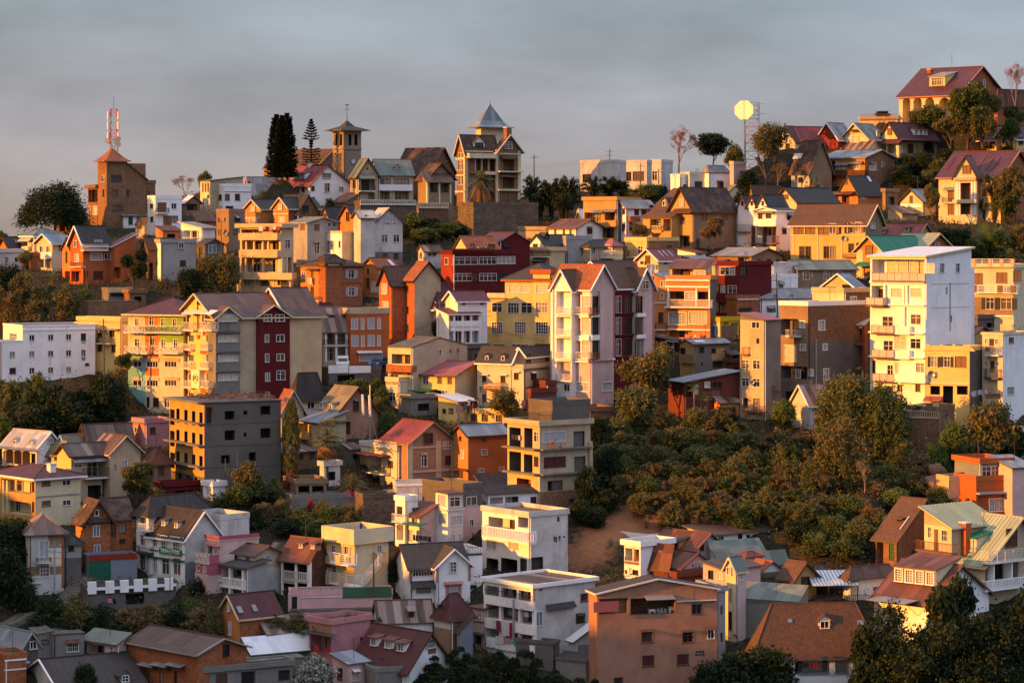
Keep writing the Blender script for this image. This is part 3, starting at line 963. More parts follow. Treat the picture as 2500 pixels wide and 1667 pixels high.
  for i in range(28):
   a1,a2=i*2*math.pi/28,(i+1)*2*math.pi/28
   mb.bar(ll(face,s+math.cos(a1)*r_*1.25,z+math.sin(a1)*r_,o_),ll(face,s+math.cos(a2)*r_*1.25,z+math.sin(a2)*r_,o_),.025,'lettgreen',3)
  place(h,mb.obj('sign_ring'))
 elif k=='leafart':
  _,face,x,y=op
  s,z=fs(h,face,x,y,.1)
  mb=MB()
  pts=[(0,-2.2),(.35,-1.2),(.15,-.2),(.5,.6),(.3,1.7),(0,2.3),(-.3,1.2),(-.1,.3),(-.35,-.8)]
  mb.poly([ll(face,s+a_*.8,z+b_*.9,.1)for a_,b_ in pts],'shutgn')
  mb.poly([ll(face,s-.25+math.cos(t_*.785)*.5,z-2.5+math.sin(t_*.785)*.55,.12)for t_ in range(8)],'vegred')
  place(h,mb.obj('painted_emblem'))
 elif k=='skl':
  _,x,y,wpx,hpx,c,slope,name=op
  kd=h.roofspec['kind']
  sl_=slope or ('L' if kd=='gy' else 'R')
  q=hit(h,x,y,sl_);q=clampq(h,q)
  p,n=h.planes[sl_]
  pp=F/h.O.y
  u=Vector((0,0,1)).cross(n);u=u.normalized()if u.length>.01 else Vector((1,0,0))
  v=n.cross(u)
  W_=wpx/pp;H_=hpx/pp/max(.35,abs(v.z)+.25)
  q=q+n*.20
  mb=MB()
  mb.slab([q-u*W_/2-v*H_/2,q+u*W_/2-v*H_/2,q+u*W_/2+v*H_/2,q-u*W_/2+v*H_/2],.07,c)
  o=mb.obj(name)
  o.parent=roof_o
  # plants
def leaf_mat(key,c1,c2,c3=None):
 if key in MATS:return MATS[key]
 m,t,b=newmat(key)
 tc=nd(t,'ShaderNodeTexCoord')
 ge=nd(t,'ShaderNodeNewGeometry')
 n1=nd(t,'ShaderNodeTexNoise',Scale=.55,Detail=3.0)
 t.links.new(ge.outputs['Position'],n1.inputs[0])
 mr=nd(t,'ShaderNodeMapRange')
 mr.inputs[1].default_value,mr.inputs[2].default_value=.38,.62
 t.links.new(n1.outputs[0],mr.inputs[0])
 col=mixc(t,mr.outputs[0],c1,c2)
 rp=ge.outputs['Random Per Island']
 col=mixc(t,mathn(t,'MULTIPLY',rp,.6),col,tuple(v*.55 for v in c1))
 if c3:
  col=mixc(t,mathn(t,'GREATER_THAN',rp,.72),col,c3)
 t.links.new(col,b.inputs['Base Color'])
 b.inputs['Roughness'].default_value=.6
 tr=nd(t,'ShaderNodeBsdfTranslucent')
 t.links.new(col,tr.inputs[0])
 mx=nd(t,'ShaderNodeMixShader',Fac=.25)
 out=t.nodes['Material Output']
 t.links.new(b.outputs[0],mx.inputs[1]);t.links.new(tr.outputs[0],mx.inputs[2])
 t.links.new(mx.outputs[0],out.inputs[0])
 return m
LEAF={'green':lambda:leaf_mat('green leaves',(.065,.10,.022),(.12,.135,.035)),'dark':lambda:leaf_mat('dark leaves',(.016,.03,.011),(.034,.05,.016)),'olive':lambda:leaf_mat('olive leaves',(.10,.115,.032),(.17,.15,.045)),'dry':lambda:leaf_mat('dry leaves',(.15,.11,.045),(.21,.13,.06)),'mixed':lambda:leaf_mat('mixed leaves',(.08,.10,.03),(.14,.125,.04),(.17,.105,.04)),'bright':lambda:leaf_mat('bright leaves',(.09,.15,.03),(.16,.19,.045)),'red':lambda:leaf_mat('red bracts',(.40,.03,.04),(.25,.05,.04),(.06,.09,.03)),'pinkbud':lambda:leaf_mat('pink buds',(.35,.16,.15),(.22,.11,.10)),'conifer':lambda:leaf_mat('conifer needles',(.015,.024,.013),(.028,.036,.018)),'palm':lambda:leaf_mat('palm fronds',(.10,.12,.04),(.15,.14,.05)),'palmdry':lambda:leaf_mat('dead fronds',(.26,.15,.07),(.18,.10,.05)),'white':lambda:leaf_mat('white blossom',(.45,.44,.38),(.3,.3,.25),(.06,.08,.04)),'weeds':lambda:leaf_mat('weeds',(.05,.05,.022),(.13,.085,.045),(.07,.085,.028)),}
def LM(k):return LEAF[k]()
def quads_mesh(name,C,U,V,mat):
 """many small leaves: centre, half width and half length vectors"""
 n=len(C)
 vv=np.empty((n,4,3),np.float32)
 vv[:,0]=C-U*.35-V;vv[:,1]=C+U-V*.1;vv[:,2]=C+U*.25+V;vv[:,3]=C-U+V*.1
 me=bpy.data.meshes.new(name)
 me.vertices.add(n*4)
 me.vertices.foreach_set('co',vv.reshape(-1))
 me.loops.add(n*4)
 me.loops.foreach_set('vertex_index',np.arange(n*4,dtype=np.int32))
 me.polygons.add(n)
 me.polygons.foreach_set('loop_start',np.arange(0,n*4,4,dtype=np.int32))
 me.update(calc_edges=True)
 me.materials.append(mat)
 return me
def rdir(g,n,zb=0.0):
 v=g.normal(size=(n,3));v[:,2]+=zb
 return v/np.linalg.norm(v,axis=1)[:,None]
def crown_mesh(seed,kind,mat,leaf,clumps,per):
 """foliage in a box 1 x 1 x 1 standing on z = 0: leaves in clumps of uneven size and reach"""
 g=np.random.default_rng(seed)
 C=[]
 if kind=='dome':  # spreading tree
  d=rdir(g,clumps,.35);d[:,2]=np.abs(d[:,2])*.9-.12
  rr=g.uniform(.55,1,clumps)**.6
  lump=1+.22*np.sin(d[:,0]*5+seed)*np.cos(d[:,1]*4+seed*2)
  cc=d*(rr*lump)[:,None]*np.array([.44,.44,.78])+np.array([0,0,.2])
  sp=g.uniform(.04,.10,clumps)
 elif kind=='round':
  d=rdir(g,clumps)
  rr=g.uniform(.35,1,clumps)**.5
  lump=1+.28*np.sin(d[:,0]*4+seed)*np.cos(d[:,2]*5+seed*3)
  cc=d*(rr*lump)[:,None]*np.array([.40,.40,.42])+np.array([0,0,.54])
  sp=g.uniform(.05,.11,clumps)
 elif kind=='loose':  # several sub-crowns with gaps
  k=7
  sub=np.stack([g.uniform(-.3,.3,k),g.uniform(-.3,.3,k),g.uniform(.3,.85,k)],1)
  which=g.integers(0,k,clumps)
  d=rdir(g,clumps)
  cc=sub[which]+d*(g.uniform(.4,1,clumps)**.5)[:,None]*np.array([.2,.2,.15])
  sp=g.uniform(.03,.08,clumps)
 elif kind=='shrub':
  d=rdir(g,clumps,.5);d[:,2]=np.abs(d[:,2])
  rr=g.uniform(.3,1,clumps)**.5
  lump=1+.3*np.sin(d[:,0]*6+seed)*np.cos(d[:,1]*5+seed)
  cc=d*(rr*lump)[:,None]*np.array([.46,.46,.85])
  sp=g.uniform(.05,.13,clumps)
 elif kind=='feather':  # arching plumes of fine leaves
  k=34
  az=g.uniform(0,2*np.pi,k);reach=g.uniform(.1,.5,k);top=g.uniform(.55,1.0,k)
  which=g.integers(0,k,clumps);u=g.uniform(0,1,clumps)**.6
  x=np.cos(az[which])*reach[which]*u**1.8;y=np.sin(az[which])*reach[which]*u**1.8
  z=top[which]*(1-(1-u)**1.6)-.22*reach[which]*u**4*2
  cc=np.stack([x,y,z],1);sp=g.uniform(.02,.06,clumps)
 elif kind=='weep':  # drooping curtain of fine leaves
  d=rdir(g,clumps,.5);d[:,2]=np.abs(d[:,2])
  lump=1+.3*np.sin(d[:,0]*7+seed)*np.cos(d[:,1]*6+seed)
  k=np.round(np.arctan2(d[:,1],d[:,0])*6)/6
  rr=(np.hypot(d[:,0],d[:,1])*g.uniform(.75,1,clumps)*lump)
  cc=np.stack([np.cos(k)*rr*.46,np.sin(k)*rr*.46,.5+d[:,2]*.46*lump**.5],1)
  cc[:,2]-=g.uniform(0,1,clumps)**1.6*.75*rr
  sp=g.uniform(.02,.06,clumps);sp=np.stack([sp,sp,sp*2.2],1)
 elif kind=='column':
  z=g.uniform(0,1,clumps)**.9
  rad=.5*np.minimum(1,(1.02-z)*3.2)**.6*np.minimum(1,.6+z*2)
  az=g.uniform(0,2*np.pi,clumps);q=g.uniform(.7,1,clumps)
  cc=np.stack([np.cos(az)*rad*q,np.sin(az)*rad*q,z],1);sp=np.full(clumps,.05)
  sp=np.stack([sp*1.6,sp*1.6,sp*.5],1)
 elif kind=='flat':  # umbrella pads
  k=16
  sub=np.stack([g.uniform(-.42,.42,k),g.uniform(-.42,.42,k),g.uniform(.35,.9,k)],1)
  sub[:,2]-=(sub[:,0]**2+sub[:,1]**2)*1.2
  which=g.integers(0,k,clumps)
  d=rdir(g,clumps,.6);d[:,2]=np.abs(d[:,2])
  cc=sub[which]+d*(g.uniform(.5,1,clumps)**.5)[:,None]*np.array([.15,.15,.14])
  sp=g.uniform(.015,.045,clumps)
 if sp.ndim==1:sp=np.stack([sp,sp,sp],1)
 n=clumps*per
 idx=np.repeat(np.arange(clumps),per)
 C=cc[idx]+g.normal(size=(n,3))*sp[idx]*.6
 C[:,2]=np.maximum(C[:,2],.0)
 sz=leaf*g.uniform(.6,1.3,n)
 U=rdir(g,n,.0);V=np.cross(U,rdir(g,n));V/=np.linalg.norm(V,axis=1)[:,None]+1e-6
 return quads_mesh('crown',C,U*(sz*.55)[:,None],V*sz[:,None],mat)
CROWN={}
def crown(kind,leafk,leaf,clumps,per,var=0):
 key=(kind,leafk,leaf,clumps,var)
 if key not in CROWN:CROWN[key]=crown_mesh(hash((kind,clumps,var))%9973 if False else (len(kind)*131+clumps*7+var*53+len(leafk)),kind,LM(leafk),leaf,clumps,per)
 return CROWN[key]
def limbs(mb,g,p,d,ln,r_,lev,mat,tips,spread=.6):
 q=p+d*ln
 mb.bar(p,q,r_,mat,5,r_*.65)
 if lev==0:tips.append(q);return
 for i in range(3 if lev>1 else 4):
  nd_=(d+Vector((g.uniform(-1,1),g.uniform(-1,1),g.uniform(-.35,.6)))*spread).normalized()
  limbs(mb,g,q,nd_,ln*g.uniform(.6,.85),r_*.6,lev-1,mat,tips,spread)
TRUNK={}
def trunk_mesh(kind,var=0):
 """unit trunk: height 1"""
 key=(kind,var)
 if key in TRUNK:return TRUNK[key]
 g=random.Random(len(kind)*17+var)
 mb=MB();tips=[]
 if kind=='broad':limbs(mb,g,Vector((0,0,-.1)),Vector((g.uniform(-.1,.1),g.uniform(-.1,.1),1)).normalized(),.38,.035,2,'bark',tips,.7)
 elif kind=='pale':limbs(mb,g,Vector((0,0,-.1)),Vector((g.uniform(-.1,.1),0,1)).normalized(),.42,.03,2,'palebark',tips,.6)
 elif kind=='bare':limbs(mb,g,Vector((0,0,-.05)),Vector((g.uniform(-.05,.05),0,1)).normalized(),.25,.02,5,'palebark',tips,.62)
 elif kind=='stem':mb.bar((0,0,-.1),(g.uniform(-.04,.04),0,.55),.02,'bark',6,.015);mb.bar((g.uniform(-.02,.02),0,.5),(.02,0,1),.016,'bark',6,.012)
 elif kind=='multi':
  for i in range(7):
   a_=i*.9
   mb.bar((0,0,-.1),(math.cos(a_)*.28,math.sin(a_)*.28,.75),.014,'bark',4,.006)
 TRUNK[key]=(mb.mesh('trunk'),tips)
 return TRUNK[key]
def fronds(name,n,ln,droop,wd,mat,up0,up1,g,fan=False,base=(0,0,0)):
 """palm leaves bending outwards from one point"""
 mb=MB()
 for i in range(n):
  az=2*math.pi*i*.381966+g.uniform(-.2,.2)
  el=up0+(up1-up0)*(i/max(1,n-1))+g.uniform(-.12,.12)
  L_=ln*g.uniform(.82,1.1)
  hx,hy=math.cos(az),math.sin(az)
  pts=[]
  for k in range(6):
   u=k/5
   rr=L_*u*math.cos(el)*(1-.12*u*u)
   z=L_*u*math.sin(el)-droop*L_*u*u
   pts.append(Vector((base[0]+hx*rr,base[1]+hy*rr,base[2]+z)))
  side=Vector((-hy,hx,0))
  if fan:
   c=pts[3]
   for q in range(7):
    f_=(q-3)/3
    tip=pts[5]+side*f_*wd*1.6-Vector((0,0,abs(f_)*wd*.3))-(pts[5]-pts[3])*abs(f_)*.35
    mb.poly([c,c.lerp(tip,.6)+side*wd*.14,tip,c.lerp(tip,.6)-side*wd*.14],mat)
   mb.bar(pts[0],c,.015*L_,mat,3)
  else:
   for k in range(5):
    for q in (-1,1):
     for j in range(3):
      p0=pts[k].lerp(pts[k+1],j/3);p1=pts[k].lerp(pts[k+1],(j+.5)/3)
      u=(k+j/3)/5
      w_=wd*math.sin(math.pi*min(1,.12+u*.86))**.6
      t_=p1+side*q*w_+(pts[k+1]-pts[k])*.5-Vector((0,0,w_*.35))
      mb.poly([p0,p1+(p1-p0)*.3,t_],mat)
 return mb.mesh(name)
PALM={}
def base_at(x,yb,dd=0):
 d=depth(Y(yb))+dd
 p=P(X(x),Y(yb),d)
 return p,F/d
TREES=[]
def T(kind,name,label,x,yt,yb,w,leaf='green',group=None,dd=0.0,var=0,cat=None,clear=0.3,rz=None):
 TREES.append((kind,name,label,x,yt,yb,w,leaf,group,dd,var,cat or 'tree',clear,rz,OX,OY))
 p,_=base_at(x,yb,dd)
 CTRL.append((p.x,p.y,p.z))
def build_tree(kind,name,label,x,yt,yb,wz,leaf,group,dd,var,cat,clear,rz,ox,oy):
 S(ox,oy)
 p,pp=base_at(x,yb,dd)
 H_=(yb-yt)/K/pp;W_=wz/K/pp
 g=random.Random(int(x*7+yb*3+var))
 rt=bpy.data.objects.new(name,None)
 COL.objects.link(rt)
 rt.location=p;rt.rotation_euler=(0,0,g.uniform(0,6.28)if rz is None else rz)
 tag(rt,label,cat,group)
 def part(nm,me,sc=(1,1,1),lo=(0,0,0)):
  o=link(nm,me,rt,lo);o.scale=sc
  return o
 if kind in ('dome','round','loose','flat'):
  big=W_>9
  lf={'dome':.017,'round':.024,'loose':.02,'flat':.014}[kind]*(1 if big else 1.5)
  nc={'dome':950,'round':380,'loose':420,'flat':700}[kind]
  part('crown',crown(kind,leaf,round(lf,3),nc,20,var),(W_,W_,H_*(1-clear*.6)),(0,0,H_*clear*.6))
  part('trunk',trunk_mesh('broad',var)[0],(H_*.8,H_*.8,H_*.75))
 elif kind=='shrub':
  part('foliage',crown('shrub',leaf,.038,230,22,var),(W_,W_,H_))
  part('trunk',trunk_mesh('multi',var)[0],(W_*.6,W_*.6,H_*.6))
 elif kind=='feather':
  part('foliage',crown('feather',leaf,.022,620,16,var),(W_*1.05,W_*1.05,H_))
  part('trunk',trunk_mesh('multi',var)[0],(W_*.8,W_*.8,H_*.7))
 elif kind=='weep':
  part('foliage',crown('weep',leaf,.02,900,16,var),(W_,W_,H_))
  part('trunk',trunk_mesh('multi',var)[0],(W_*.5,W_*.5,H_*.6))
 elif kind=='column':
  part('crown',crown('column',leaf,.034,700,9,var),(W_,W_,H_*.97),(0,0,H_*.03))
  part('trunk',trunk_mesh('stem',var)[0],(H_*.5,H_*.5,H_*.5))
 elif kind=='bare':
  me,tips=trunk_mesh('bare',var)
  zt=max(t.z for t in tips);xt=max(max(abs(t.x),abs(t.y))for t in tips)
  sc=(W_/2/xt,W_/2/xt,H_/zt)
  part('trunk',me,sc)
  key=('tips',var,leaf)
  if key not in CROWN:
   gg=np.random.default_rng(3+var)
   tp=np.array([list(t)for t in tips])
   n=len(tp)*5
   C=np.repeat(tp,5,0)+gg.normal(size=(n,3))*.012
   U=rdir(gg,n)*.006;V=rdir(gg,n)*.010
   CROWN[key]=quads_mesh('twigs',C,U,V,LM(leaf))
  part('twigs',CROWN[key],sc)
 elif kind in ('norfolk','cook'):
  key=(kind,var)
  if key not in PALM:
   mb,lf=MB(),MB()
   gg=random.Random(5+var)
   C,U,V=[],[],[]
   nt=20 if kind=='norfolk' else 34
   z=.02 if kind=='cook' else.08
   for i in range(nt):
    f=i/(nt-1)
    z=(.02 if kind=='cook' else.05)+f*(.97-.05)
    if kind=='norfolk':
     if.45<f<.62:L_=.08*gg.uniform(.5,1)
     elif f<=.45:L_=.5-.25*f+gg.uniform(-.05,.05)
     else:L_=.40*(1-f)/.38+.03
    else:L_=(.5*(1-f**1.8*.72))*gg.uniform(.85,1.1)*(1 if f<.95 else.5)
    nb=7 if kind=='norfolk' else 9
    for j in range(nb):
     az=6.283*j/nb+i*.5+gg.uniform(-.15,.15)
     for k in range(9 if kind=='cook' else 8):
      u=(k+1)/8.5
      up=.035*u*u-.02*u+(.012 if kind=='cook' else 0)
      c=Vector((math.cos(az)*L_*u,math.sin(az)*L_*u,z+up*(1+f)))
      for q in range(3 if kind=='norfolk' else 4):
       C.append(c+Vector((gg.uniform(-.02,.02),gg.uniform(-.02,.02),gg.uniform(-.004,.008))))
       U.append(Vector((math.cos(az+1.57),math.sin(az+1.57),gg.uniform(-.3,.3)))*.045)
       V.append(Vector((math.cos(az),math.sin(az),.25*gg.uniform(0,1)/5))*.055)
   PALM[key]=quads_mesh('crown',np.array(C),np.array(U),np.array(V)*np.array([1,1,.4]),LM('conifer'))
  part('crown',PALM[key],(W_,W_,H_))
  mb=MB();mb.bar((0,0,-.5),(0,0,H_*.98),.28,'bark',6,.05)
  part('trunk',mb.mesh('trunk'))
 elif kind in ('fanpalm','datepalm','areca','banana','papaya','agave','travel'):
  key=(kind,var)
  if key not in PALM:
   gg=random.Random(11+var)
   L={'fanpalm':lambda:(fronds('crown',46,.34,.12,.12,LM('palm'),1.2,-.5,gg,True,(0,0,.78)),fronds('dead_fronds',30,.26,.5,.09,LM('palmdry'),-.7,-1.3,gg,True,(0,0,.76))),'datepalm':lambda:(fronds('crown',60,.42,.42,.055,LM('palm'),1.35,-.35,gg,False,(0,0,.62)),fronds('dead_fronds',34,.40,.55,.05,LM('palmdry'),-.4,-1.0,gg,False,(0,0,.58))),'areca':lambda:(fronds('crown',44,.9,.5,.08,LM('palm'),1.5,.55,gg,False,(0,0,.05)),fronds('dead_fronds',12,.6,.7,.07,LM('palmdry'),.6,0,gg,False,(0,0,.1))),'banana':lambda:(fronds('crown',11,.62,.45,.11,LM('bright'),1.4,.5,gg,False,(0,0,.42)),fronds('dead_fronds',4,.35,.8,.07,LM('palmdry'),-.2,-1.0,gg,False,(0,0,.42))),'papaya':lambda:(fronds('crown',20,.3,.25,.10,LM('green'),.9,-.3,gg,True,(0,0,.85)),None),'agave':lambda:(fronds('crown',30,.75,.12,.05,LM('olive'),1.45,.05,gg,False,(0,0,.05)),None),'travel':lambda:(fronds('crown',16,.7,.2,.14,LM('bright'),1.4,.6,gg,False,(0,0,.3)),None)}[kind]()
   PALM[key]=L
  a_,b_=PALM[key]
  hs={'fanpalm':W_/.62,'datepalm':W_/.74,'areca':W_/1.05,'banana':W_/.9,'papaya':W_/.5,'agave':W_/1.3,'travel':W_/.95}[kind]
  part('crown',a_,(hs,hs,H_))
  if b_:part('dead_fronds',b_,(hs,hs,H_))
  if kind in ('fanpalm','datepalm','papaya','banana'):
   mb=MB();mb.bar((0,0,-.5),(0,0,H_*{'fanpalm':.78,'datepalm':.62,'papaya':.86,'banana':.45}[kind]),{'datepalm':.4,'fanpalm':.2}.get(kind,.13),'bark' if kind!='papaya' else 'palebark',7,{'datepalm':.34,'fanpalm':.16}.get(kind,.08))
   part('trunk',mb.mesh('trunk'))
 return rt
 # ground
def terrain():
 """one sheet: the slope the houses stand on, run out to the horizon"""
 c=np.array(CTRL)
 def prof(xx,yy):
 # smooth trend: height of the slope at distance yy
  rows=np.array([250,480,600,800,1000,1350,1667,1850.])
  dd=np.array([depth(q)for q in rows])
  zz=CAMZ-(rows-HOR)/F*dd
  o=np.argsort(dd)
  z=np.interp(yy,dd[o],zz[o])
  far=yy>dd.max()
  z=np.where(far,zz.max()-(yy-dd.max())*.35,z)
  pxx=CX+F*xx/np.maximum(yy,60)
  row_c=np.interp(pxx,[-600,0,120,260,500,1000,1450,1750,1950,2150,2300,2600],[640,585,560,520,478,480,490,440,360,305,300,300])
  dc=np.interp(row_c,rows,dd)
  zc=CAMZ-(row_c-HOR)/F*dc
  z=np.where(yy>dc,zc-(yy-dc)*.32,z)
  near=yy<dd.min()
  z=np.where(near,zz[o][0]-(dd.min()-yy)*.12,z)
  return z
 def height(xx,yy):
  z=prof(xx,yy)
  # the crest falls away to the left of the old tower house
  res=c[:,2]-prof(c[:,0],c[:,1])
  sh=xx.shape
  xf,yf=xx.ravel(),yy.ravel()
  num=np.zeros(xf.size);den=np.full(xf.size,1e-7)
  for i in range(0,len(c),400):
   q=c[i:i+400]
   d2=(xf[:,None]-q[None,:,0])**2+(yf[:,None]-q[None,:,1])**2
   wt_=1.0/(d2+.6)**2*np.exp(-d2/900.0)
   num+=(wt_*res[None,i:i+400]).sum(1);den+=wt_.sum(1)
  z=z+(num/den).reshape(sh)
  # spur added unseen at the left, its crest shaped to shade the slope's foot
  crest=46.5+np.clip((275-yy)*.09,0,9)+2.2*np.sin(yy*.09)+1.6*np.sin(yy*.23+1)
  f=np.exp(-((xx+172)/42)**4)*np.clip((yy-60)/80,0,1)*np.clip((400-yy)/60,0,1)
  z=z+np.maximum(crest-z,0)*f
  return z
 xs=np.concatenate([np.linspace(-9000,-420,12),np.linspace(-380,-140,60),np.arange(-136,137,1.6),np.linspace(142,380,40),np.linspace(450,9000,10)])
 ys=np.concatenate([np.linspace(-9000,-200,8),np.linspace(-120,236,28),np.arange(240,560,1.6),np.linspace(570,760,24),np.linspace(900,12000,12)])
 gx,gy=np.meshgrid(xs,ys)
 z=height(gx,gy)
 # flatten to a low plain far away
 r_=np.hypot(gx,gy-300)
 f=np.clip((r_-320)/500,0,1)
 z=z*(1-f)+(-25.0)*f
 z=np.maximum(z,-40)
 ny,nx=gx.shape
 V=np.stack([gx,gy,z],-1).reshape(-1,3)
 idx=np.arange(nx*ny).reshape(ny,nx)
 q=np.stack([idx[:-1,:-1],idx[:-1,1:],idx[1:,1:],idx[1:,:-1]],-1).reshape(-1,4)
 me=bpy.data.meshes.new('hillside')
 me.from_pydata(V.tolist(),[],q.tolist())
 m,t,b=newmat('hillside earth')
 ge=nd(t,'ShaderNodeNewGeometry')
 n1=noise(t,ge.outputs['Position'],.12,5,.6)
 n2=noise(t,ge.outputs['Position'],1.3,6,.7)
 col=mixc(t,n1,(.035,.034,.017),(.08,.05,.03))
 col=mixc(t,n2,col,(.02,.022,.011))
 # bare laterite cut below the bushy slope
 sc_,_=base_at(0,0)
 for(px,py,rad)in BARE:
  dd_=depth(py)
  w0=P(px,py,dd_)
  ds=nd(t,'ShaderNodeVectorMath',operation='DISTANCE')
  t.links.new(ge.outputs['Position'],ds.inputs[0]);ds.inputs[1].default_value=w0
  mr=nd(t,'ShaderNodeMapRange')
  mr.inputs[1].default_value,mr.inputs[2].default_value,mr.inputs[3].default_value,mr.inputs[4].default_value=rad,rad*.6,0,1
  t.links.new(mathn(t,'ADD',ds.outputs['Value'],mathn(t,'MULTIPLY',n2,1.6)),mr.inputs[0])
  col=mixc(t,mr.outputs[0],col,mixc(t,n1,(.38,.16,.07),(.26,.11,.055)))
 t.links.new(col,b.inputs['Base Color'])
 b.inputs['Roughness'].default_value=1
 bp=nd(t,'ShaderNodeBump',Strength=.8,Distance=.4)
 t.links.new(n2,bp.inputs['Height']);t.links.new(bp.outputs[0],b.inputs['Normal'])
 me.materials.append(m)
 for p_ in me.polygons:p_.use_smooth=True
 o=link('ground',me)
 tag(o,None,None,None,'structure')
 return height
BARE=[(1540,1275,5.0),(1600,1290,6.0),(1660,1280,5.0),(1480,1300,5.0),(1430,1340,5.0)]
def undergrowth(height):
 g=np.random.default_rng(12)
 n=52000
 yy=g.uniform(262,530,n);hw=yy*1250/F+6
 xx=g.uniform(-1,1,n)*hw
 ok=np.ones(n,bool)
 for(ox,oy,c,s,a,b)in FOOT:
  dx,dy=xx-ox,yy-oy
  u,v=dx*c+dy*s,-dx*s+dy*c
  ok&=~((u>-.5)&(u<a+.5)&(v>-.5)&(v<b+.5))
 for(px,py,rad)in BARE:
  w0=P(px,py,depth(py))
  ok&=~((xx-w0.x)**2+(yy-w0.y)**2<(rad*.9)**2)
 den=np.sin(xx*.11+yy*.05)*np.cos(yy*.13-xx*.04)+g.uniform(-.9,1.2,n)
 ok&=den>-.55
 xx,yy=xx[ok],yy[ok]
 zz=np.concatenate([height(xx[i:i+4000],yy[i:i+4000])for i in range(0,len(xx),4000)])
 per=5
 C=np.repeat(np.stack([xx,yy,zz],1),per,0)
 n=len(C)
 tall=np.repeat(g.uniform(.15,1.0,len(xx))**2*1.1+.25,per)
 C+=np.stack([g.normal(size=n)*.4,g.normal(size=n)*.4,g.uniform(0,1,n)*tall],1)
 sz=g.uniform(.10,.26,n)
 U=rdir(g,n,.2);V=np.cross(U,rdir(g,n));V/=np.linalg.norm(V,axis=1)[:,None]+1e-6
 me=quads_mesh('undergrowth',C,U*(sz*.5)[:,None],V*sz[:,None],LM('weeds'))
 o=link('undergrowth',me)
 tag(o,None,None,None,'stuff')
 # the skyline, left part
S(0,230)
H('tower_house','tall brown house with a square pyramid-roofed tower under the telecom mast',890,973,1150,607,1215,27,'wallbr')
r('pyr',487,'otile',ov=.75,flare=True)
w('L','940','770',42,56,'w');w('L','943','903',20,62,'b')
w('R','1060','768',82,54,'k');w('R','1052','900',40,62,'b');w('R','1078','1035',80,46,'k')
band('R',985,14,'wallbr',.05);band('L',985,14,'wallbr',.05)
H('','',1150,1152,1328,630,None,m='wallbr',sub=True,on='R',dd=-.05,b=6)
r('sx',770,'dark',ov=.4)
w('R','1155','900',38,62,'b')
H('','',1328,1330,1416,815,None,m='wallbr',sub=True,on='R',dd=-1.5,b=4)
r('flat',None,'concroof',ov=.1)
w('R','1380','910',30,34,'k')
H('','',800,885,973,856,None,m='wallbr',sub=True,on='L',dd=.06,a=2.5)
r('flat',None,'otile',ov=.5)
lg('L',806,870,895,985,1.2);pl('L','835,868',870,985,.16,'wood',.0)
w('L','817','1064',22,74,'w');w('L','868','1060',56,76,'y');w('L','848','1168',12,24,'k')
H('tile_roof_house','low house with a steep brown tiled roof between spreading tree and tower house',520,640,800,1165,1262,40,'wallbr')
r('hip',975,'tile',ov=.3);lg('L',540,1190,620,1250,1);lg('R',650,1185,720,1250,1)
H('flat_roof_house','pale yellow house with a low grey-green roof at the far left below the spreading tree',190,312,600,1290,1490,38,'cream')
r('hip',1228,'green',ov=.3,t=.2,barge='white')
w('L','293','1370',18,44,'w');lg('L',200,1330,250,1385,1.0);ba('L',195,255,1388,1415,'p',.7,'cream');aw('L',196,262,1300,1340,'r:lgrey',.8)
H('gable_house','small pale yellow house with a grey metal roof and lit gable at the left edge',332,476,602,1350,1600,45,'cream')
r('gx',1276,'bgr',ov=.45,barge='white')
w('L','375,437','1415',36,58,'w');lg('L',345,1505,468,1580,1.4);pl('L','405',1505,1580,.15,'white');pn('L',345,1440,470,1498,'white',.12,'balcony_parapet')
w('R','555','1400',24,38,'k')
S(0,540)
H('orange_house','large orange-red house with a black slate roof and two wings',642,757,990,190,565,42,'terra')
r('gx',47,'dark',ov=.5,barge='white')
w('L','695','208',30,58,'w');w('L','700','335',44,70,'D');ba('L',632,738,375,412,'r',.9,None)
w('R','878','322',84,56,'z');w('R','892','200',55,50,'D');w('R','965','322',20,44,'w');w('R','895','492',70,68,'m')
ba('R',765,990,212,262,'r',1.0,'wiron');lg('R',765,455,805,545,1.0)
lg('L',650,455,735,550,1.2,False);pl('L','690',455,550,.14,'wood')
H('','',980,1024,1240,228,None,m='terra',sub=True,on='R',dd=1.2)
r('sx',118,'rust',ov=.4,barge='white')
w('L','997','320',26,60,'w')
lg('R',1040,420,1100,520,1,False)
H('','',568,641,660,250,None,m='orange',sub=True,on='L',dd=-.5,a=4)
r('gx',178,'dark',ov=.35)
w('L','606','330',18,100,'b')
lg('L',590,455,640,550,1.2,False)
S(0,230)
H('white_balcony_house','white flat-roofed house with one iron balcony right of the tower house',1345,1416,1655,955,1275,27,'white')
r('flat',None,'concroof',ov=.06,par=.5)
w('L','1382','1020',34,36,'b');w('L','1384','1140',34,44,'b')
w('R','1476','1030',70,78,'p');w('R','1585','1020',42,48,'w');w('R','1525','1150',62,80,'p');w('R','1592','1140',52,58,'b')
ba('R',1435,1545,1038,1080,'r',.9)
H('white_annex_house','little white house with green shutters at the foot of the tower house',1070,1126,1338,1108,1205,35,'white')
r('sy',1076,'grey',ov=.4)
w('R','1190','1155',30,62,'n');w('R','1265','1145',28,42,'n');w('L','1108','1162',20,40,'k')
H('narrow_gable_house','tiny cream lean-to house with one shutter beside the white balcony house',1235,1316,1345,1190,1310,55,'sand')
r('sx',1140,'tile',ov=.15);w('L','1275','1195',20,50,'C')
H('verandah_house','cream house with an open railed verandah and grey shed roof',1650,1836,1960,1217,1350,52,'white')
r('sy',1172,'grey',ov=.5,barge='cream')
lg('L',1668,1242,1815,1342,1.2);pl('L','1740,1800',1240,1342,.15,'white');ba('L',1655,1800,1306,1342,'r',.8,'wiron')
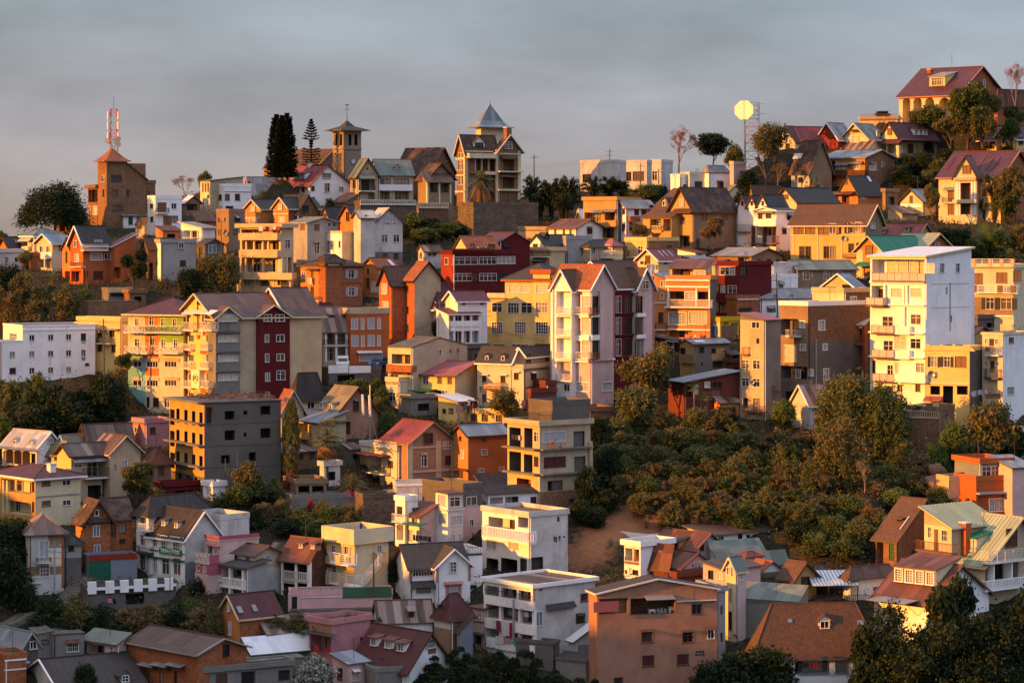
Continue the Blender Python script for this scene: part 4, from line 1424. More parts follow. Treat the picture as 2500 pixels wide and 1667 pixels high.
H('concrete_box_house','tall plain beige concrete block house with a dish on its lit side',1972,2086,2232,1078,1425,40,'tan')
r('flat',None,'concroof',ov=.05)
w('L','1995,2050','1147',16,40,'k');w('L','2000,2055','1260',22,42,'b');w('R','2165','1138',40,36,'k');w('R','2142','1255',30,34,'k');aw('R',2140,2195,1108,1125)
S(0,540)
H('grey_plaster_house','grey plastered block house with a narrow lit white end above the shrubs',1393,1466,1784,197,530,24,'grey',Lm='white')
r('flat',None,'concroof',ov=.18)
w('R','1650','222',40,52,'w');w('R','1668','385',44,50,'k');w('L','1423','255',30,46,'w');w('L','1420','388',36,40,'k');w('L','1430','530',24,50,'w')
H('brown_shed_house','old brown house with a tiled roof tucked behind the small dark tree',1300,1352,1600,240,520,30,'brown')
r('gx',160,'tile',ov=.35);lg('R',1360,380,1395,560,1)
S(0,230)
H('shuttered_house','cream and brown house with a tall row of narrow shutters on the ridge',1825,1926,2215,790,1095,28,'beige',Lm='cream')
r('sx',757,'grey',ov=.25)
w('L','1850,1874,1898','850',14,74,'C');w('L','1856,1896','990',16,60,'w');w('R','2030','824',44,26,'k')
H('','',1978,2036,2290,845,None,m='white',sub=True,on='R',dd=2.2)
r('flat',None,'concroof',ov=.05,par=.5,pc='white')
w('L','2008','942',30,48,'m');w('R','2072','940',36,54,'p');w('R','2165','940',38,56,'m');w('R','2092','1042',60,38,'b');w('L','2015','1036',18,30,'w');band('R',890,8,'pinktrim',.06)
H('tarp_roof_shack','low shack under a bright white sheet roof on the ridge',1655,1692,1825,985,1095,35,'tan')
r('gy',930,'silver',ov=.5);lg('R',1700,1000,1800,1060,1)
H('red_roof_cottage','low cottage with a faded red roof behind the white balcony house',1440,1480,1680,955,1090,30,'white')
r('gx',932,'red',ov=.3)
H('ridge_hut','small brown hut with a sheet roof below the shuttered house',1755,1795,1965,1150,1235,35,'brick')
r('sy',1085,'rust',ov=.3);lg('R',1810,1165,1860,1220,.8,False)
S(0,540)
H('skylight_gable_house','dark-roofed house with an orange gable cut off by the left edge of the view',-5,76,200,222,310,45,'orange')
r('gx',148,'dark',ov=.4,barge='wood');sk(150,190,40,40,'r:grey')
H('stained_wall_house','grey stained windowless house at the left edge above the banana plants',-90,-8,212,285,440,30,'dwhite')
r('flat',None,'patch',ov=.2);w('R','60,150','350',26,40,'k')
H('low_garage','low dark garage with a flat roof beside the pale yellow gable house',265,275,345,318,420,30,'brick')
r('flat',None,'dark',ov=.15)
H('dark_shacks','dark tin-roofed shack below the concrete block house',1790,1870,2040,210,330,38,'dconc')
r('gy',165,'dark',ov=.3);w('R','1935','255',60,70,'B');w('L','1830','270',30,60,'k')
# church, villas
S(470,230)
H('church','stone church with a square bell tower, white clock and long tiled nave',650,1118,1442,668,830,58,'cstone',cat='church')
r('gy',505,'tile',ov=.3,barge='cstone')
H('','',1280,1376,1537,327,830,33,m='cstone',sub=True,dd=-2.0,part='tower')
r('pyr',237,'slate',ov=1.35)
for q in (1312,1355):w('L',str(q),'418',20,100,'o')
for q in (1435,1490):w('R',str(q),'418',26,100,'o')
band('L',495,14,'cstone',.2,'cornice');band('R',495,14,'cstone',.2,'cornice');band('L',342,12,'cstone',.25,'cornice');band('R',342,12,'cstone',.25,'cornice')
cur.ops.append(('clock','R',X(1464),Y(612),22/K));cur.ops.append(('vane',))
H('grey_roof_hall','hall with a plain grey metal roof left of the red-roofed white villa',478,530,822,890,975,28,'white')
r('gx',757,'lgrey',ov=.35,barge='pinkwall');w('L','518','810',16,34,'k')
H('red_roof_villa','white villa with a steep red roof and wide three-window dormer',820,1070,1450,825,1010,36,'white')
r('gy',652,'red',ov=.5,k=.42)
dm(968,778,140,56,'shed','white','red','L','w');ch(1070,665,635,.6,'white')
w('L','845','877',18,44,'w');w('L','878','878',26,54,'b');w('L','942','870',56,56,'k');w('L','1010','864',26,56,'b');w('L','1044','856',18,40,'w')
w('R','1222','742',72,46,'w');w('R','1097','860',24,40,'b');w('R','1225','850',40,74,'w');w('R','1357','866',40,40,'w')
w('L','1105','965',30,50,'y')
H('green_gable_house','beige house with green roofs, bargeboarded gable and long white parapet',1690,1695,2012,728,1010,16,'beige')
r('gx',598,'green',ov=.35)
w('R','1722,1780','795',44,50,'b');w('R','1905','795',128,42,'k');pn('R',1700,824,2006,880,'white',.5,'balcony_parapet')
lg('R',1705,888,1798,965,1.5);lg('R',1842,888,1972,965,1.5);dm(1860,684,44,22,'gable','beige','green','R','w')
H('','',1440,1502,1692,738,None,m='beige',sub=True,on='R',dd=1.6)
r('gy',590,'green',ov=.4,barge='green' if False else 'wood')
w('R','1593','678',18,18,'k');aw('R',1512,1670,722,770,'r:green',1.0);ba('R',1530,1668,826,880,'r',1.0);lg('R',1535,775,1662,878,1.3);lg('R',1600,900,1660,965,1);w('L','1475','820',30,70,'b')
H('old_mission_house','big old house with a dark weathered tile roof behind the green-roofed house',1840,2170,2394,722,930,56,'brown')
r('gy',492,'dtile',ov=.4,barge='wood');w('R','2310','560',14,40,'b');w('L','2120','740',60,30,'w')
H('twin_gable_house','brick house with two lit orange gables and white trim facing left',736,874,1165,1035,1230,40,'orange')
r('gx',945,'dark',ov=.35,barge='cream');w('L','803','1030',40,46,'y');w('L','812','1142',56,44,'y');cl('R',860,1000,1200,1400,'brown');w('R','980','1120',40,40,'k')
band('L',1090,10,'cream',.06)
H('','',480,622,740,1042,None,m='orange',sub=True,on='L',dd=.8,a=7)
r('gx',963,'dark',ov=.35,barge='cream');w('L','554','1045',42,46,'y');w('L','565','1165',52,66,'y');w('L','510','1165',22,60,'c');band('L',1125,10,'cream',.06)
H('','',948,952,1152,1082,None,m='brown',sub=True,on='R',dd=.5,b=7)
r('gy',920,'dark',ov=.35);w('R','1028','1040',38,44,'k')
H('dark_gable_house','small brown dark-roofed house just right of the brick twin gables',1165,1256,1400,1150,1262,42,'orange')
r('gx',1030,'dark',ov=.35);w('L','1206','1130',24,80,'d')
H('amber_gable_house','narrow house with one bright orange gable and long dark roof',1346,1470,1650,1115,1290,42,'orange')
r('gx',1012,'dark',ov=.35,barge='wood');w('L','1417','1115',22,80,'b')
H('weathered_white_house','tall weathered white house with a grey metal roof and twin attic shutters',1640,1662,1915,1165,1560,22,'dwhite')
r('gy',1042,'lgrey',ov=.4,barge='dconc')
w('R','1778,1837','1138',36,58,'c');w('R','1751,1858','1315',52,64,'w');w('R','1757,1857','1475',34,44,'k');cl('R',1640,1437,1920,1700,'conc')
H('','',1466,1532,1664,1122,None,m='dwhite',sub=True,on='R',dd=.8)
r('gx',1064,'lgrey',ov=.35,barge='dconc');dm(1610,1172,46,52,'gable','dwhite','lgrey','R','c')
S(470,540)
H('terraced_apartments','brick and cream apartment block with stacked planted terraces',432,806,920,58,690,58,'sand',cat='apartment block')
r('flat',None,'lgrey',ov=.6,t=.2)
for y1,y2 in ((75,108),(178,258),(330,462)):lg('L',445,y1,800,y2,1.6,True,'sand')
cl('L',420,330,640,462,'sand')
pl('L','445,488,560,640,690,795',172,262,.28,'cream',.04);pl('L','440,485,640,790,808',325,468,.32,'cream',.04)
ba('L',418,770,110,163,'p',1.0,'sand');ba('L',422,772,265,322,'p',1.0,'sand');ba('L',408,905,470,522,'p',1.2,'sand')
w('L','498','565',66,44,'w');w('L','657','562',72,44,'k');w('L','820','556',90,46,'k');band('L',523,10,'cream',.08)
pl('L','412,575,740,890',522,640,.25,'cream',.06,'pilaster')
w('R','868','210',44,76,'w');lg('R',825,330,905,480,1.5,False);pl('R','862',330,480,.3,'cream')
H('grey_moulded_house','old grey plastered house with an arched moulding and low green-grey roof',880,1046,1328,10,385,35,'grey')
r('gy',-32,'green',ov=.35,t=.2,barge='grey')
w('R','1133','57',40,50,'p');w('R','1135','242',42,110,'w');w('R','1247,1291','33',20,28,'k');w('L','1004','55',40,46,'p');aw('R',1105,1172,180,192)
H('cream_box_house','plain cream box house with a recessed white corner',1205,1362,1692,107,395,42,'cream',Lm='white')
r('flat',None,'concroof',ov=.08,par=.2)
w('L','1268','220',32,84,'w');w('L','1340','212',20,60,'w');w('R','1650','212',30,18,'k');aw('R',1622,1686,180,194);lg('L',1202,180,1250,285,.8)
S(1000,200)
H('porch_villa','brown villa with a columned porch and balustraded terrace beside the turreted mansion',76,165,398,872,1330,30,'tan')
r('gy',745,'dtile',ov=.5,barge='wood')
H('','',120,165,388,905,None,m='tan',sub=True,on='R',dd=1.8)
r('sy',836,'brown',ov=.4)
lg('R',185,920,360,1010,1.5);pl('R','165,272,372',912,1105,.28,'cream',.06)
H('','',60,66,356,1140,None,m='brown',sub=True,on='R',dd=3.0)
r('flat',None,'concroof',ov=.1);ba('R',58,354,1105,1142,'b',.3,'cream');w('R','100','1200',55,90,'p');band('R',1152,10,'cream',.08)
H('mansion','turreted brick and cream mansion with a tall grey spire roof and chimney',430,511,800,632,1135,32,'wallbr',cat='mansion')
r('gx',487,'dtile',ov=.5,barge='cream')
w('L','452,485','760',20,90,'w');w('L','455,488','900',20,80,'w');w('L','460,490','670',18,44,'w');band('L',700,12,'cream',.25,'cornice');band('L',850,12,'cream',.25,'cornice');band('L',1000,16,'cream',.4,'cornice')
lg('R',600,690,780,812,1.3);lg('R',545,840,780,960,1.3);pl('R','600,660,722,785',690,812,.2,'cream');ba('R',548,790,652,688,'p',1.3,'cream');ba('R',700,795,818,838,'p',.9,'cream')
pl('R','515',632,1120,.7,'cream',.06,'pilaster');dm(632,596,104,44,'gable','trim','dtile','R','k');band('R',632,12,'cream',.1)
lg('R',600,1000,780,1100,1.4,False)
H('','',770,802,1015,622,None,m='wallbr',sub=True,on='R',dd=1.0)
r('gy',484,'dtile',ov=.5,barge='trim')
w('R','898','580',60,58,'w');aw('R',820,986,662,700,'r:brown',1.0);lg('R',852,712,952,812,1.3);aw('R',820,986,838,866,'r:brown',1.0);lg('R',852,874,952,968,1.3)
pl('R','803,1000',625,1120,.65,'cream',.06,'pilaster');band('R',655,10,'cream',.1);band('R',818,12,'cream',.9,'balcony');band('R',985,16,'cream',.5,'cornice');w('R','862,935','1062',60,90,'C');ch(968,490,420,1.1,'wallbr','L')
H('','',605,650,862,412,520,32,m='cream',sub=True,dd=5.0,part='tower')
r('pyr',200,'bgr',ov=1.5,flare=True)
H('retaining_wall','great grey block retaining wall under the turreted mansion',440,582,1172,1127,1440,24,'stone',cat='retaining wall')
r('flat',None,'concroof',ov=.05)
S(470,230)
H('stone_terrace_wall','dark stone terrace wall with a pale balustrade in front of the green-roofed house',1525,1530,2040,1003,1330,16,'stone',cat='retaining wall',dd=-.5)
r('flat',None,'concroof',ov=.1);ba('R',1532,2036,966,1002,'b',.3,'trim')
# ridge, centre right
S(1400,200)
H('stepped_white_block','long stained white flat-roofed block stepped in three on the ridge',62,391,480,738,1010,66,'dwhite')
r('flat',None,'concroof',ov=.06);w('L','122','880',70,70,'k')
H('','',478,668,715,740,None,m='dwhite',sub=True,on='R',dd=.0)
r('flat',None,'concroof',ov=.06);w('L','503','862',42,80,'b');w('L','592','860',96,82,'b')
H('','',712,800,905,734,None,m='dwhite',sub=True,p=cur,on='R',dd=.0)
r('flat',None,'concroof',ov=.06);w('L','740','856',42,82,'w')
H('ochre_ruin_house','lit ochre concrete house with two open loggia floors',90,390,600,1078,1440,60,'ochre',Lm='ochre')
r('flat',None,'concroof',ov=.25);cl('R',380,1000,700,1500,'conc')
lg('L',100,1190,255,1275,1.5);lg('L',285,1180,380,1290,1.5);aw('L',170,262,1165,1190);aw('L',292,372,1160,1182);ba('L',285,385,1262,1310,'p',1.0,'ochre');lg('L',110,1330,370,1420,1.4)
H('red_shutter_house','thin white house with dark red shutters and doors',432,478,742,1148,1445,22,'white')
r('sy',1092,'grey',ov=.35,barge='pinktrim')
w('L','457','1180',22,50,'b');w('L','458','1330',24,60,'b');w('R','576','1182',38,60,'m');w('R','638','1178',36,54,'m');w('R','705','1150',26,50,'m');w('R','523','1320',24,70,'m');ba('R',520,610,1225,1262,'p',.9,'brick')
H('tin_gable_hut','small hut with a bright white tin roof above the white gabled house',26,80,190,1258,1320,40,'cream')
r('gx',1164,'silver',ov=.25,barge='cream')
S(1000,200)
H('rust_roof_white_house','long white house with a rust-red roof and plain white gable',1268,1516,1760,1328,1475,46,'white')
r('gy',1256,'rust',ov=.4,barge='brown')
w('L','1328,1407,1467','1368',17,48,'C');w('R','1637','1352',36,56,'m');aw('R',1615,1665,1318,1330)
H('lit_terrace_wall','long low lit cream wall and terrace below the great retaining wall',952,1246,1268,1325,1420,66,'sand',cat='terrace')
r('flat',None,'concroof',ov=.2,par=.0);band('L',1352,10,'dconc',.1)
S(1400,200)
H('half_timber_house','big ochre house with a steep dark patchy roof, lit gable and hooded balcony',884,1085,1480,1150,1510,43,'ochre')
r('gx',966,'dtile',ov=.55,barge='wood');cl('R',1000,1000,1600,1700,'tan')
w('L','992','1102',28,62,'c');aw('L',920,1062,1155,1195,'r:brown',1.1);w('L','995','1265',34,60,'C');lg('L',930,1400,1060,1500,1)
w('R','1190,1375','1225',60,60,'C');w('R','1135','1480',24,90,'d')
H('','',690,890,900,1182,None,m='ochre',sub=True,on='L',dd=-.3,a=6)
r('sx',985,'tile',ov=.4);dm(832,1138,42,58,'gable','ochre','dark','L','w')
H('','',632,892,900,1232,None,m='ochre',sub=True,on='L',dd=2.0,a=2.2)
r('sx',1180,'tile',ov=.4);lg('L',700,1250,800,1360,1.4);lg('L',820,1250,890,1360,1.4);pl('L','695,810',1240,1440,.3,'ochre');ba('L',712,800,1312,1358,'b',.4,'sand');lg('L',715,1380,800,1440,1.2,False)
H('triple_gable_house','white house with three small pointed lit gables in a row',1640,1848,2035,1172,1530,50,'white')
r('gx',1146,'dark',ov=.35,barge='white')
w('L','1703','1228',32,56,'b');w('L','1778','1222',40,40,'b');aw('L',1660,1815,1180,1195);ba('L',1660,1842,1250,1308,'p',1.0,'white');lg('L',1668,1318,1840,1402,1.5);ba('L',1580,1848,1405,1470,'r',1.0,'rustiron');pl('L','1652,1756,1838',1310,1500,.2,'wood',.9)
w('R','1968','1232',46,50,'k');w('R','1922','1362',42,44,'k');aw('R',1938,2000,1200,1215);aw('R',1900,1950,1322,1338)
H('','',1488,1650,1660,1135,None,m='white',sub=True,on='L',dd=-3.2,a=5)
r('flat',None,'dark',ov=.1)
lg('L',1490,1200,1600,1290,1.5);ba('L',1480,1620,1300,1365,'r',1.2,'rustiron');w('L','1525','1430',50,80,'b')
for x1,x2,yy in ((1498,1582,1042),(1582,1670,1040),(1672,1778,1032)):
 H('','',x1,x2,x2+90,1135,None,m='white',sub=True,on='L',dd=-2.6,p=main_,a=6)
 r('gx',yy,'dark',ov=.25,barge='wood');w('L',str((x1+x2)/2),'1108',22,44,'k')
H('long_dark_roof_house','house with a bright cream gable and a long nearly black roof',1836,2036,2412,1085,1330,42,'cream')
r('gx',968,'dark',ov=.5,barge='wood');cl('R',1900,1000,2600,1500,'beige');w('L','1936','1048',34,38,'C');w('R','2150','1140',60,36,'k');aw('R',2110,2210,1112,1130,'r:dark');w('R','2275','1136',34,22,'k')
H('white_hut_row','small white flat-topped house with one lit end wall below the pink bare tree',884,970,1062,868,1000,42,'white')
r('flat',None,'concroof',ov=.05);w('R','1015','945',30,12,'k')
H('mossy_parapet_house','grey mossy-topped block house with one dark window next to the small white one',1052,1060,1232,848,1000,30,'dwhite')
r('flat',None,'concroof',ov=.08);w('R','1140','938',66,58,'k')
H('mansard_white_house','white house with a grey mansard cap on the ridge',1170,1234,1422,826,1000,32,'white')
r('hip',768,'grey',ov=.15,hx=.2);w('R','1340','935',54,60,'k');aw('R',1305,1378,895,905)
H('pink_flat_house','pinkish flat-roofed house half hidden by the large leafy tree',1425,1460,1570,752,1000,40,'ppink')
r('flat',None,'concroof',ov=.1)
H('cream_cottage','tiny cream cottage with an olive roof between the dark roofs',1385,1420,1532,992,1090,25,'cream')
r('gy',945,'olive',ov=.3)
H('rusty_long_roof','low building with a long rusty tiled roof behind the three pointed gables',1600,1640,1905,1050,1130,35,'tan')
r('gx',950,'tile',ov=.3)
# upper right
S(1870,130)
H('arcaded_house','large house on the summit with a yellow arcade, red roof and brick gable',1213,1745,2192,372,655,52,'cream')
r('gy',124,'mar',ov=.55,barge='pinktrim',k=.47);cl('R',1600,0,2400,900,'brick')
dm(1560,306,126,92,'one','yellow','grey','L','w');ch(1492,178,152,.8,'brick')
for i,x_ in enumerate((1280,1382,1492,1628)):ar('L',x_,405,640,(62,68,74,88)[i])
w('R','1985','278',22,70,'w');w('R','1890,2075','276',14,36,'k')
H('railed_terrace','cream terrace with a thin railing beside the arcaded house',850,1200,1222,602,655,66,'sand',cat='terrace',dd=2)
r('flat',None,'concroof',ov=.1);ba('L',855,1195,556,603,'r',.2,'rustiron')
H('brick_side_house','brick house with a dark red roof at the right edge behind the summit trees',2080,2110,2420,445,640,25,'brick')
r('hip',338,'rust',ov=.3)
H('red_gable_house','house with a bright red gable and white bargeboards on the upper right',466,656,795,775,850,48,'red')
r('gx',636,'grey',ov=.4,barge='white')
H('red_slope_house','low house showing one broad red roof slope left of the red gable',252,275,560,800,860,25,'white')
r('gx',672,'red',ov=.3)
H('maroon_ridge_house','cream house with a maroon roof partly behind the large leafy tree',95,266,360,795,880,48,'cream')
r('gx',668,'mar',ov=.35,barge='wood');w('L','200','870',30,90,'m')
H('green_slate_house','cream gabled house with a grey-green roof and rusty porch roof',692,935,1085,772,920,44,'cream')
r('gx',644,'green',ov=.5,barge='cream');w('R','1030','735',56,46,'g');aw('L',780,848,695,712,'r:tile');w('L','770,825','785',36,56,'y');w('L','880','840',40,40,'k')
H('','',562,925,940,872,None,m='cream',sub=True,on='L',dd=1.8,a=1.7)
r('sx',812,'patch',ov=.4);lg('L',600,880,910,915,1.4,False);pl('L','680,760,850',862,915,.2,'ochre')
H('maroon_roof_house','house with a deep maroon roof, lit cream gable and white shed dormer',1044,1212,1560,768,935,40,'cream')
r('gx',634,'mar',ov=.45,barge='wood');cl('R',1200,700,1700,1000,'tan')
dm(1408,752,142,58,'shed','white','mar','R','w');w('L','1130','715',26,56,'C');lg('L',1050,828,1200,912,1.6,False);pl('L','1100,1195',815,912,.22,'white');lg('R',1225,812,1420,912,1.6);lg('R',1440,812,1550,912,1.6);aw('R',1205,1580,770,802,'r:mar',1.6);aw('L',990,1210,788,820,'r:mar',1.6)
H('balcony_house','broad brown house with a grey low roof, hooded windows and wooden terrace',515,903,1172,945,1225,50,'orange')
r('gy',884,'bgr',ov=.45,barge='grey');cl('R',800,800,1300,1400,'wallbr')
lg('L',530,985,645,1068,1.5);pl('L','535,590,640',985,1068,.18,'white');w('L','697','1036',52,44,'y');w('L','824','1036',50,66,'y');aw('L',640,745,998,1016);aw('L',765,868,985,1006)
w('R','975','1036',78,64,'y');w('R','1066','1014',24,34,'w');ba('L',485,900,1068,1108,'p',1.3,'wood');lg('L',520,1110,630,1165,1.2,False);w('L','735','1130',36,48,'k');aw('R',935,1020,990,1000)
H('tin_patch_house','small orange house with a dark sheet roof and one pale sheet',660,838,1065,1275,1420,46,'orange')
r('gx',1122,'slate',ov=.4);sk(935,1150,40,60,'r:silver');w('L','727','1177',22,34,'C');lg('L',690,1300,760,1380,1);ba('L',622,700,1358,1398,'r',1.2,'redst');aw('L',592,770,1262,1285,'r:rust',1.6);w('R','890','1308',50,40,'y')
H('yellow_gable_cottage','small pale yellow cottage with a blue-grey roof',1224,1432,1545,1345,1470,46,'cream')
r('gx',1242,'bgr',ov=.4,barge='wood');w('L','1324','1332',16,62,'C');pn('L',1226,1374,1420,1405,'white',.05,'lower_wall')
H('striped_lean_to','low lean-to with a striped grey metal roof before the pale yellow cottage',1112,1240,1385,1462,1512,40,'beige')
r('sy',1402,'patch',ov=.3)
H('portico_house','cream house with a striped dark red roof and columned portico at the right',1574,2140,2440,1118,1545,58,'cream')
r('gy',892,'mar',ov=.5,barge='pinktrim');cl('R',2100,900,2500,1700,'brick')
for q in (1630,1690,1760,1960,2040,2100):sk(q,1010,8,190,'r:red','L','roof_seam')
w('L','1685','1296',44,106,'C');w('L','2012','1256',66,90,'C');w('L','1688','1425',50,90,'C');aw('L',1625,1722,1222,1248);aw('L',1965,2045,1195,1220);ba('L',1600,1730,1315,1362,'r',.8)
H('','',1718,1922,1940,1120,None,m='cream',sub=True,on='L',dd=1.6,a=2.5)
r('gx',938,'rust',ov=.4,barge='wood');lg('L',1775,1182,1872,1332,1.5,False,'wallbr');lg('L',1775,1368,1872,1470,1.5,False,'wallbr');pl('L','1742,1765,1878,1905',1170,1480,.34,'white',.12);band('L',1146,26,'beige',.5,'cornice');ba('L',1700,1915,1335,1358,'p',.8,'cream')
w('L','1830','1060',60,70,'C')
H('orange_porch_house','lit orange house with a dark red roof and open corner porch high on the right',2085,2270,2420,768,905,46,'yellow')
r('gx',660,'mar',ov=.45,barge='white');w('L','2180','800',40,50,'w');w('R','2320','800',40,60,'k')
H('','',1835,2100,2110,790,None,m='yellow',sub=True,on='L',dd=1.0,a=4)
r('sx',690,'mar',ov=.45,barge='white');lg('L',1850,800,1960,875,2.0);lg('L',1975,800,2090,875,2.0)
S(1400,200)
H('dark_barn_house','old brown house with a mossy dark roof and one white wall behind the leafy tree',1985,2150,2355,805,1010,38,'tan',Lm='dwhite')
r('gy',535,'dtile',ov=.4,barge='dconc');sk(2050,680,110,60,'r:silver');w('L','2070','820',34,38,'k');w('L','2070','895',34,42,'k')
# second tier, left
S(0,540)
H('long_white_block','long plain white flat-roofed block with small dark windows at the left edge',28,206,868,962,1450,22,'white')
r('flat',None,'concroof',ov=.05,par=.12,pc='white')
w('R','290,462,625','1060,1207,1358',42,50,'w');w('R','760','1055',36,58,'k');w('R','760','1200',34,58,'w');w('L','122','1054',100,60,'g');pn('R',745,1082,778,1116,'teal',.03,'painted_patch');pn('R',745,1238,778,1268,'bgrey',.03,'painted_patch');band('R',995,7,'white',.12,'cornice')
w('R','795','1306',26,18,'m')
H('','',-70,-5,207,1102,None,m='white',sub=True,on='R',dd=.06)
r('flat',None,'concroof',ov=.05,par=.1);w('R','112','1216',42,52,'w');w('R','116','1365',44,50,'b')
H('yellow_corner_house','weathered yellow house behind the pole and right of the long white block',705,1095,1168,912,1350,62,'yellow')
r('flat',None,'concroof',ov=.15);w('L','1022','1022',42,58,'k');w('L','910','1022',40,56,'b');w('L','1035','1160',36,66,'b');w('L','910','1150',36,66,'b');aw('L',895,950,982,995);aw('L',995,1062,978,990);ba('L',870,985,1062,1110,'r',.9)
H('stone_garden_wall','lit stone garden wall on the slope above the long white block',775,800,1262,735,900,12,'wallbr',cat='garden wall')
r('flat',None,'concroof',ov=.05,par=0)
H('pillared_terrace','small open terrace with white corner posts above the stone garden wall',930,990,1215,640,720,25,'conc',cat='terrace')
r('flat',None,'concroof',ov=.05);ba('R',995,1210,603,640,'p',.1,'sand');lg('R',1010,650,1200,690,1,False)
H('coloured_apartments','apartment house painted white, orange, green and turquoise under a maroon hipped roof',1167,1672,1720,842,1785,66,'cream',dd=12,a=9,cat='apartment block')
r('hip',703,'mar',ov=.7,barge='cream')
cl('L',1322,850,1446,1216,'dorange');cl('L',1446,850,1700,1108,'lime');cl('L',1165,1215,1325,1900,'teal');cl('L',1325,1338,1450,1412,'dorange');cl('L',1325,1216,1446,1250,'dorange')
w('L','1247','925',38,72,'w');w('L','1380','912',40,70,'w');w('L','1484,1592','925',38,72,'w');w('L','1248','1112',40,76,'w');w('L','1385','1095',40,68,'w');w('L','1487,1600','1115',36,76,'w')
w('L','1252','1302',80,46,'w');w('L','1388','1304',108,50,'w');w('L','1555','1304',112,46,'w');w('L','1252','1474',82,46,'w');w('L','1388','1476',108,50,'w');w('L','1555','1475',112,46,'w')
for y_ in (1262,1434):
 for x1,x2 in ((1207,1295),(1330,1446),(1498,1632)):pn('L',x1,y_-14,x2,y_+18,'sand',.10,'louvre_panel')
ba('L',1122,1335,952,1012,'x',1.2);ba('L',1280,1650,954,1012,'x',1.2);ba('L',1128,1340,1138,1200,'x',1.2);ba('L',1405,1622,1138,1200,'x',1.2)
w('L','1348','1650',30,100,'k');w('L','1422','1650',48,80,'b');w('L','1520','1655',50,80,'w')
tx('L',1445,985,50,'LEADER UNIVERSITE','lettgreen',1.35,fit=340)
S(470,540)
H('office_block','large seven-storey block with a yellow and red balconied gable end, beige side and burgundy bay',-105,206,1178,868,1700,26,'beige',cat='apartment block')
h_off=cur
r('gx',664,'brown',ov=.6,barge='cream',t=.2)
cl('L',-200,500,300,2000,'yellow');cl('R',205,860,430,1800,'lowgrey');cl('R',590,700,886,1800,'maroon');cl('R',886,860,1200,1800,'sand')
S(0,540)
for y_ in (1022,1195,1372,1552):
 cl('L',1665,y_-18,1740,y_+22,'vegred' if False else 'terra');cl('L',1825,y_-18,1900,y_+22,'terra')
for y_ in (1068,1245,1420,1590):
 w('L','1745',str(y_),62,62,'w');w('L','1910',str(y_),74,66,'w')
ba('L',1660,1736,1118,1165,'x',.7);ba('L',1825,1897,1118,1165,'x',.7);ba('L',1665,1740,1286,1340,'x',.7);ba('L',1825,1900,1286,1340,'x',.7);ba('L',1665,1740,1455,1512,'x',.7);ba('L',1825,1900,1455,1512,'x',.7)
for x1,x2 in ((1652,1760),(1815,1925)):
 ba('L',x1,x2,922,990,'x',1.0);pl('L','%d,%d'%(x1+3,x2-3),850,925,.12,'wiron',1.0,'post',-.9)
 w('L',str((x1+x2)/2),'890',40,90,'b');aw('L',x1,x2,800,850,'wiron',1.05)
w('L','1825','745',48,26,'k')
pn('L',1742,1352,1816,1522,'signcr',.75,'sign_panel');tx('L',1779,1432,46,'SPCI','lettgreen',.83,fit=66);cur.ops.append(('ring','L',X(1779),Y(1432),44/K,.82))
pn('L',1775,1000,1846,1034,'signcr',.3,'sign_panel');tx('L',1810,1017,20,'VITOGAZ','lettgrey',.36,fit=66)
cur.ops.append(('leafart','L',X(1800),Y(880)))
S(470,540)
w('R','683','880',66,62,'w');w('R','792','880',76,62,'w');w('R','678','1068',26,64,'w');w('R','800','1066',66,60,'w');w('R','680','1246',28,72,'w');w('R','803','1240',66,62,'w');w('R','684','1420',34,72,'w');w('R','805','1404',68,80,'w');w('R','682','1590',28,60,'w')
H('','',206,212,432,880,None,m='lowgrey',sub=True,on='R',dd=.5,b=3,part='bay');r('gy',785,'brown',ov=.35,barge='cream')
w('R','318','882',156,60,'y')
for y_ in (1068,1246,1420):w('R','326',str(y_),160,62,'y');band('R',y_-46,9,'dconc',.35,'canopy')
for y_ in (1010,1192,1372):band('R',y_,10,'dconc',.12,'bay_front')
H('','',588,592,888,870,None,m='maroon',sub=True,on='R',dd=.5,b=3,part='bay',p=h_off);r('gy',768,'brown',ov=.35,barge='cream')
w('R','683','882',66,62,'w');w('R','792','882',76,62,'w');w('R','678','1068',26,64,'w');w('R','800','1066',66,60,'w');w('R','680','1246',28,72,'w');w('R','803','1240',66,62,'w');w('R','684','1420',34,72,'w');w('R','805','1404',68,80,'w');w('R','682','1590',28,60,'w')
H('','',800,862,1176,862,None,m='sand',sub=True,on='R',dd=.12,b=11,p=h_off);r('gx',612,'brown',ov=.35,barge='white',t=.2)
# second tier, centre
H('orange_villa','orange villa with white shutters and a small raised tower with finials',985,1208,1548,405,775,42,'orange')
r('hip',335,'dtile',ov=.5)
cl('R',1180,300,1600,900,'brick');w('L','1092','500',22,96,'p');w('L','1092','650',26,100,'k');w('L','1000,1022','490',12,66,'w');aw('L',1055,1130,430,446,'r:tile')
w('R','1287','480',36,78,'c');w('R','1447','480',46,78,'L');w('R','1290','640',36,78,'c');w('R','1450','642',46,78,'L');band('R',560,12,'brick',.1);ba('L',1060,1150,690,722,'r',.8)
H('','',1148,1212,1358,362,None,m='brick',sub=True,on='R',dd=.35,part='tower');r('hip',310,'dtile',ov=.5,hx=.3);w('R','1284','384',80,26,'z')
H('amber_tile_house','orange lit house with a shaggy orange tile roof and white water tank ledge',1548,1692,1862,415,680,46,'orange')
r('gx',338,'otile',ov=.45);sk(1805,385,40,66,'r:silver');w('L','1596','566',28,86,'k');w('L','1600','455',14,44,'b');w('L','1660','600',60,90,'y')
H('tall_brick_house','tall orange brick house with paired tile roofs and a blank cream gable',1940,2022,2262,522,1110,33,'terra')
r('gy',373,'otile',ov=.45,barge='dark' if False else 'black');cl('R',2015,300,2400,1400,'beige')
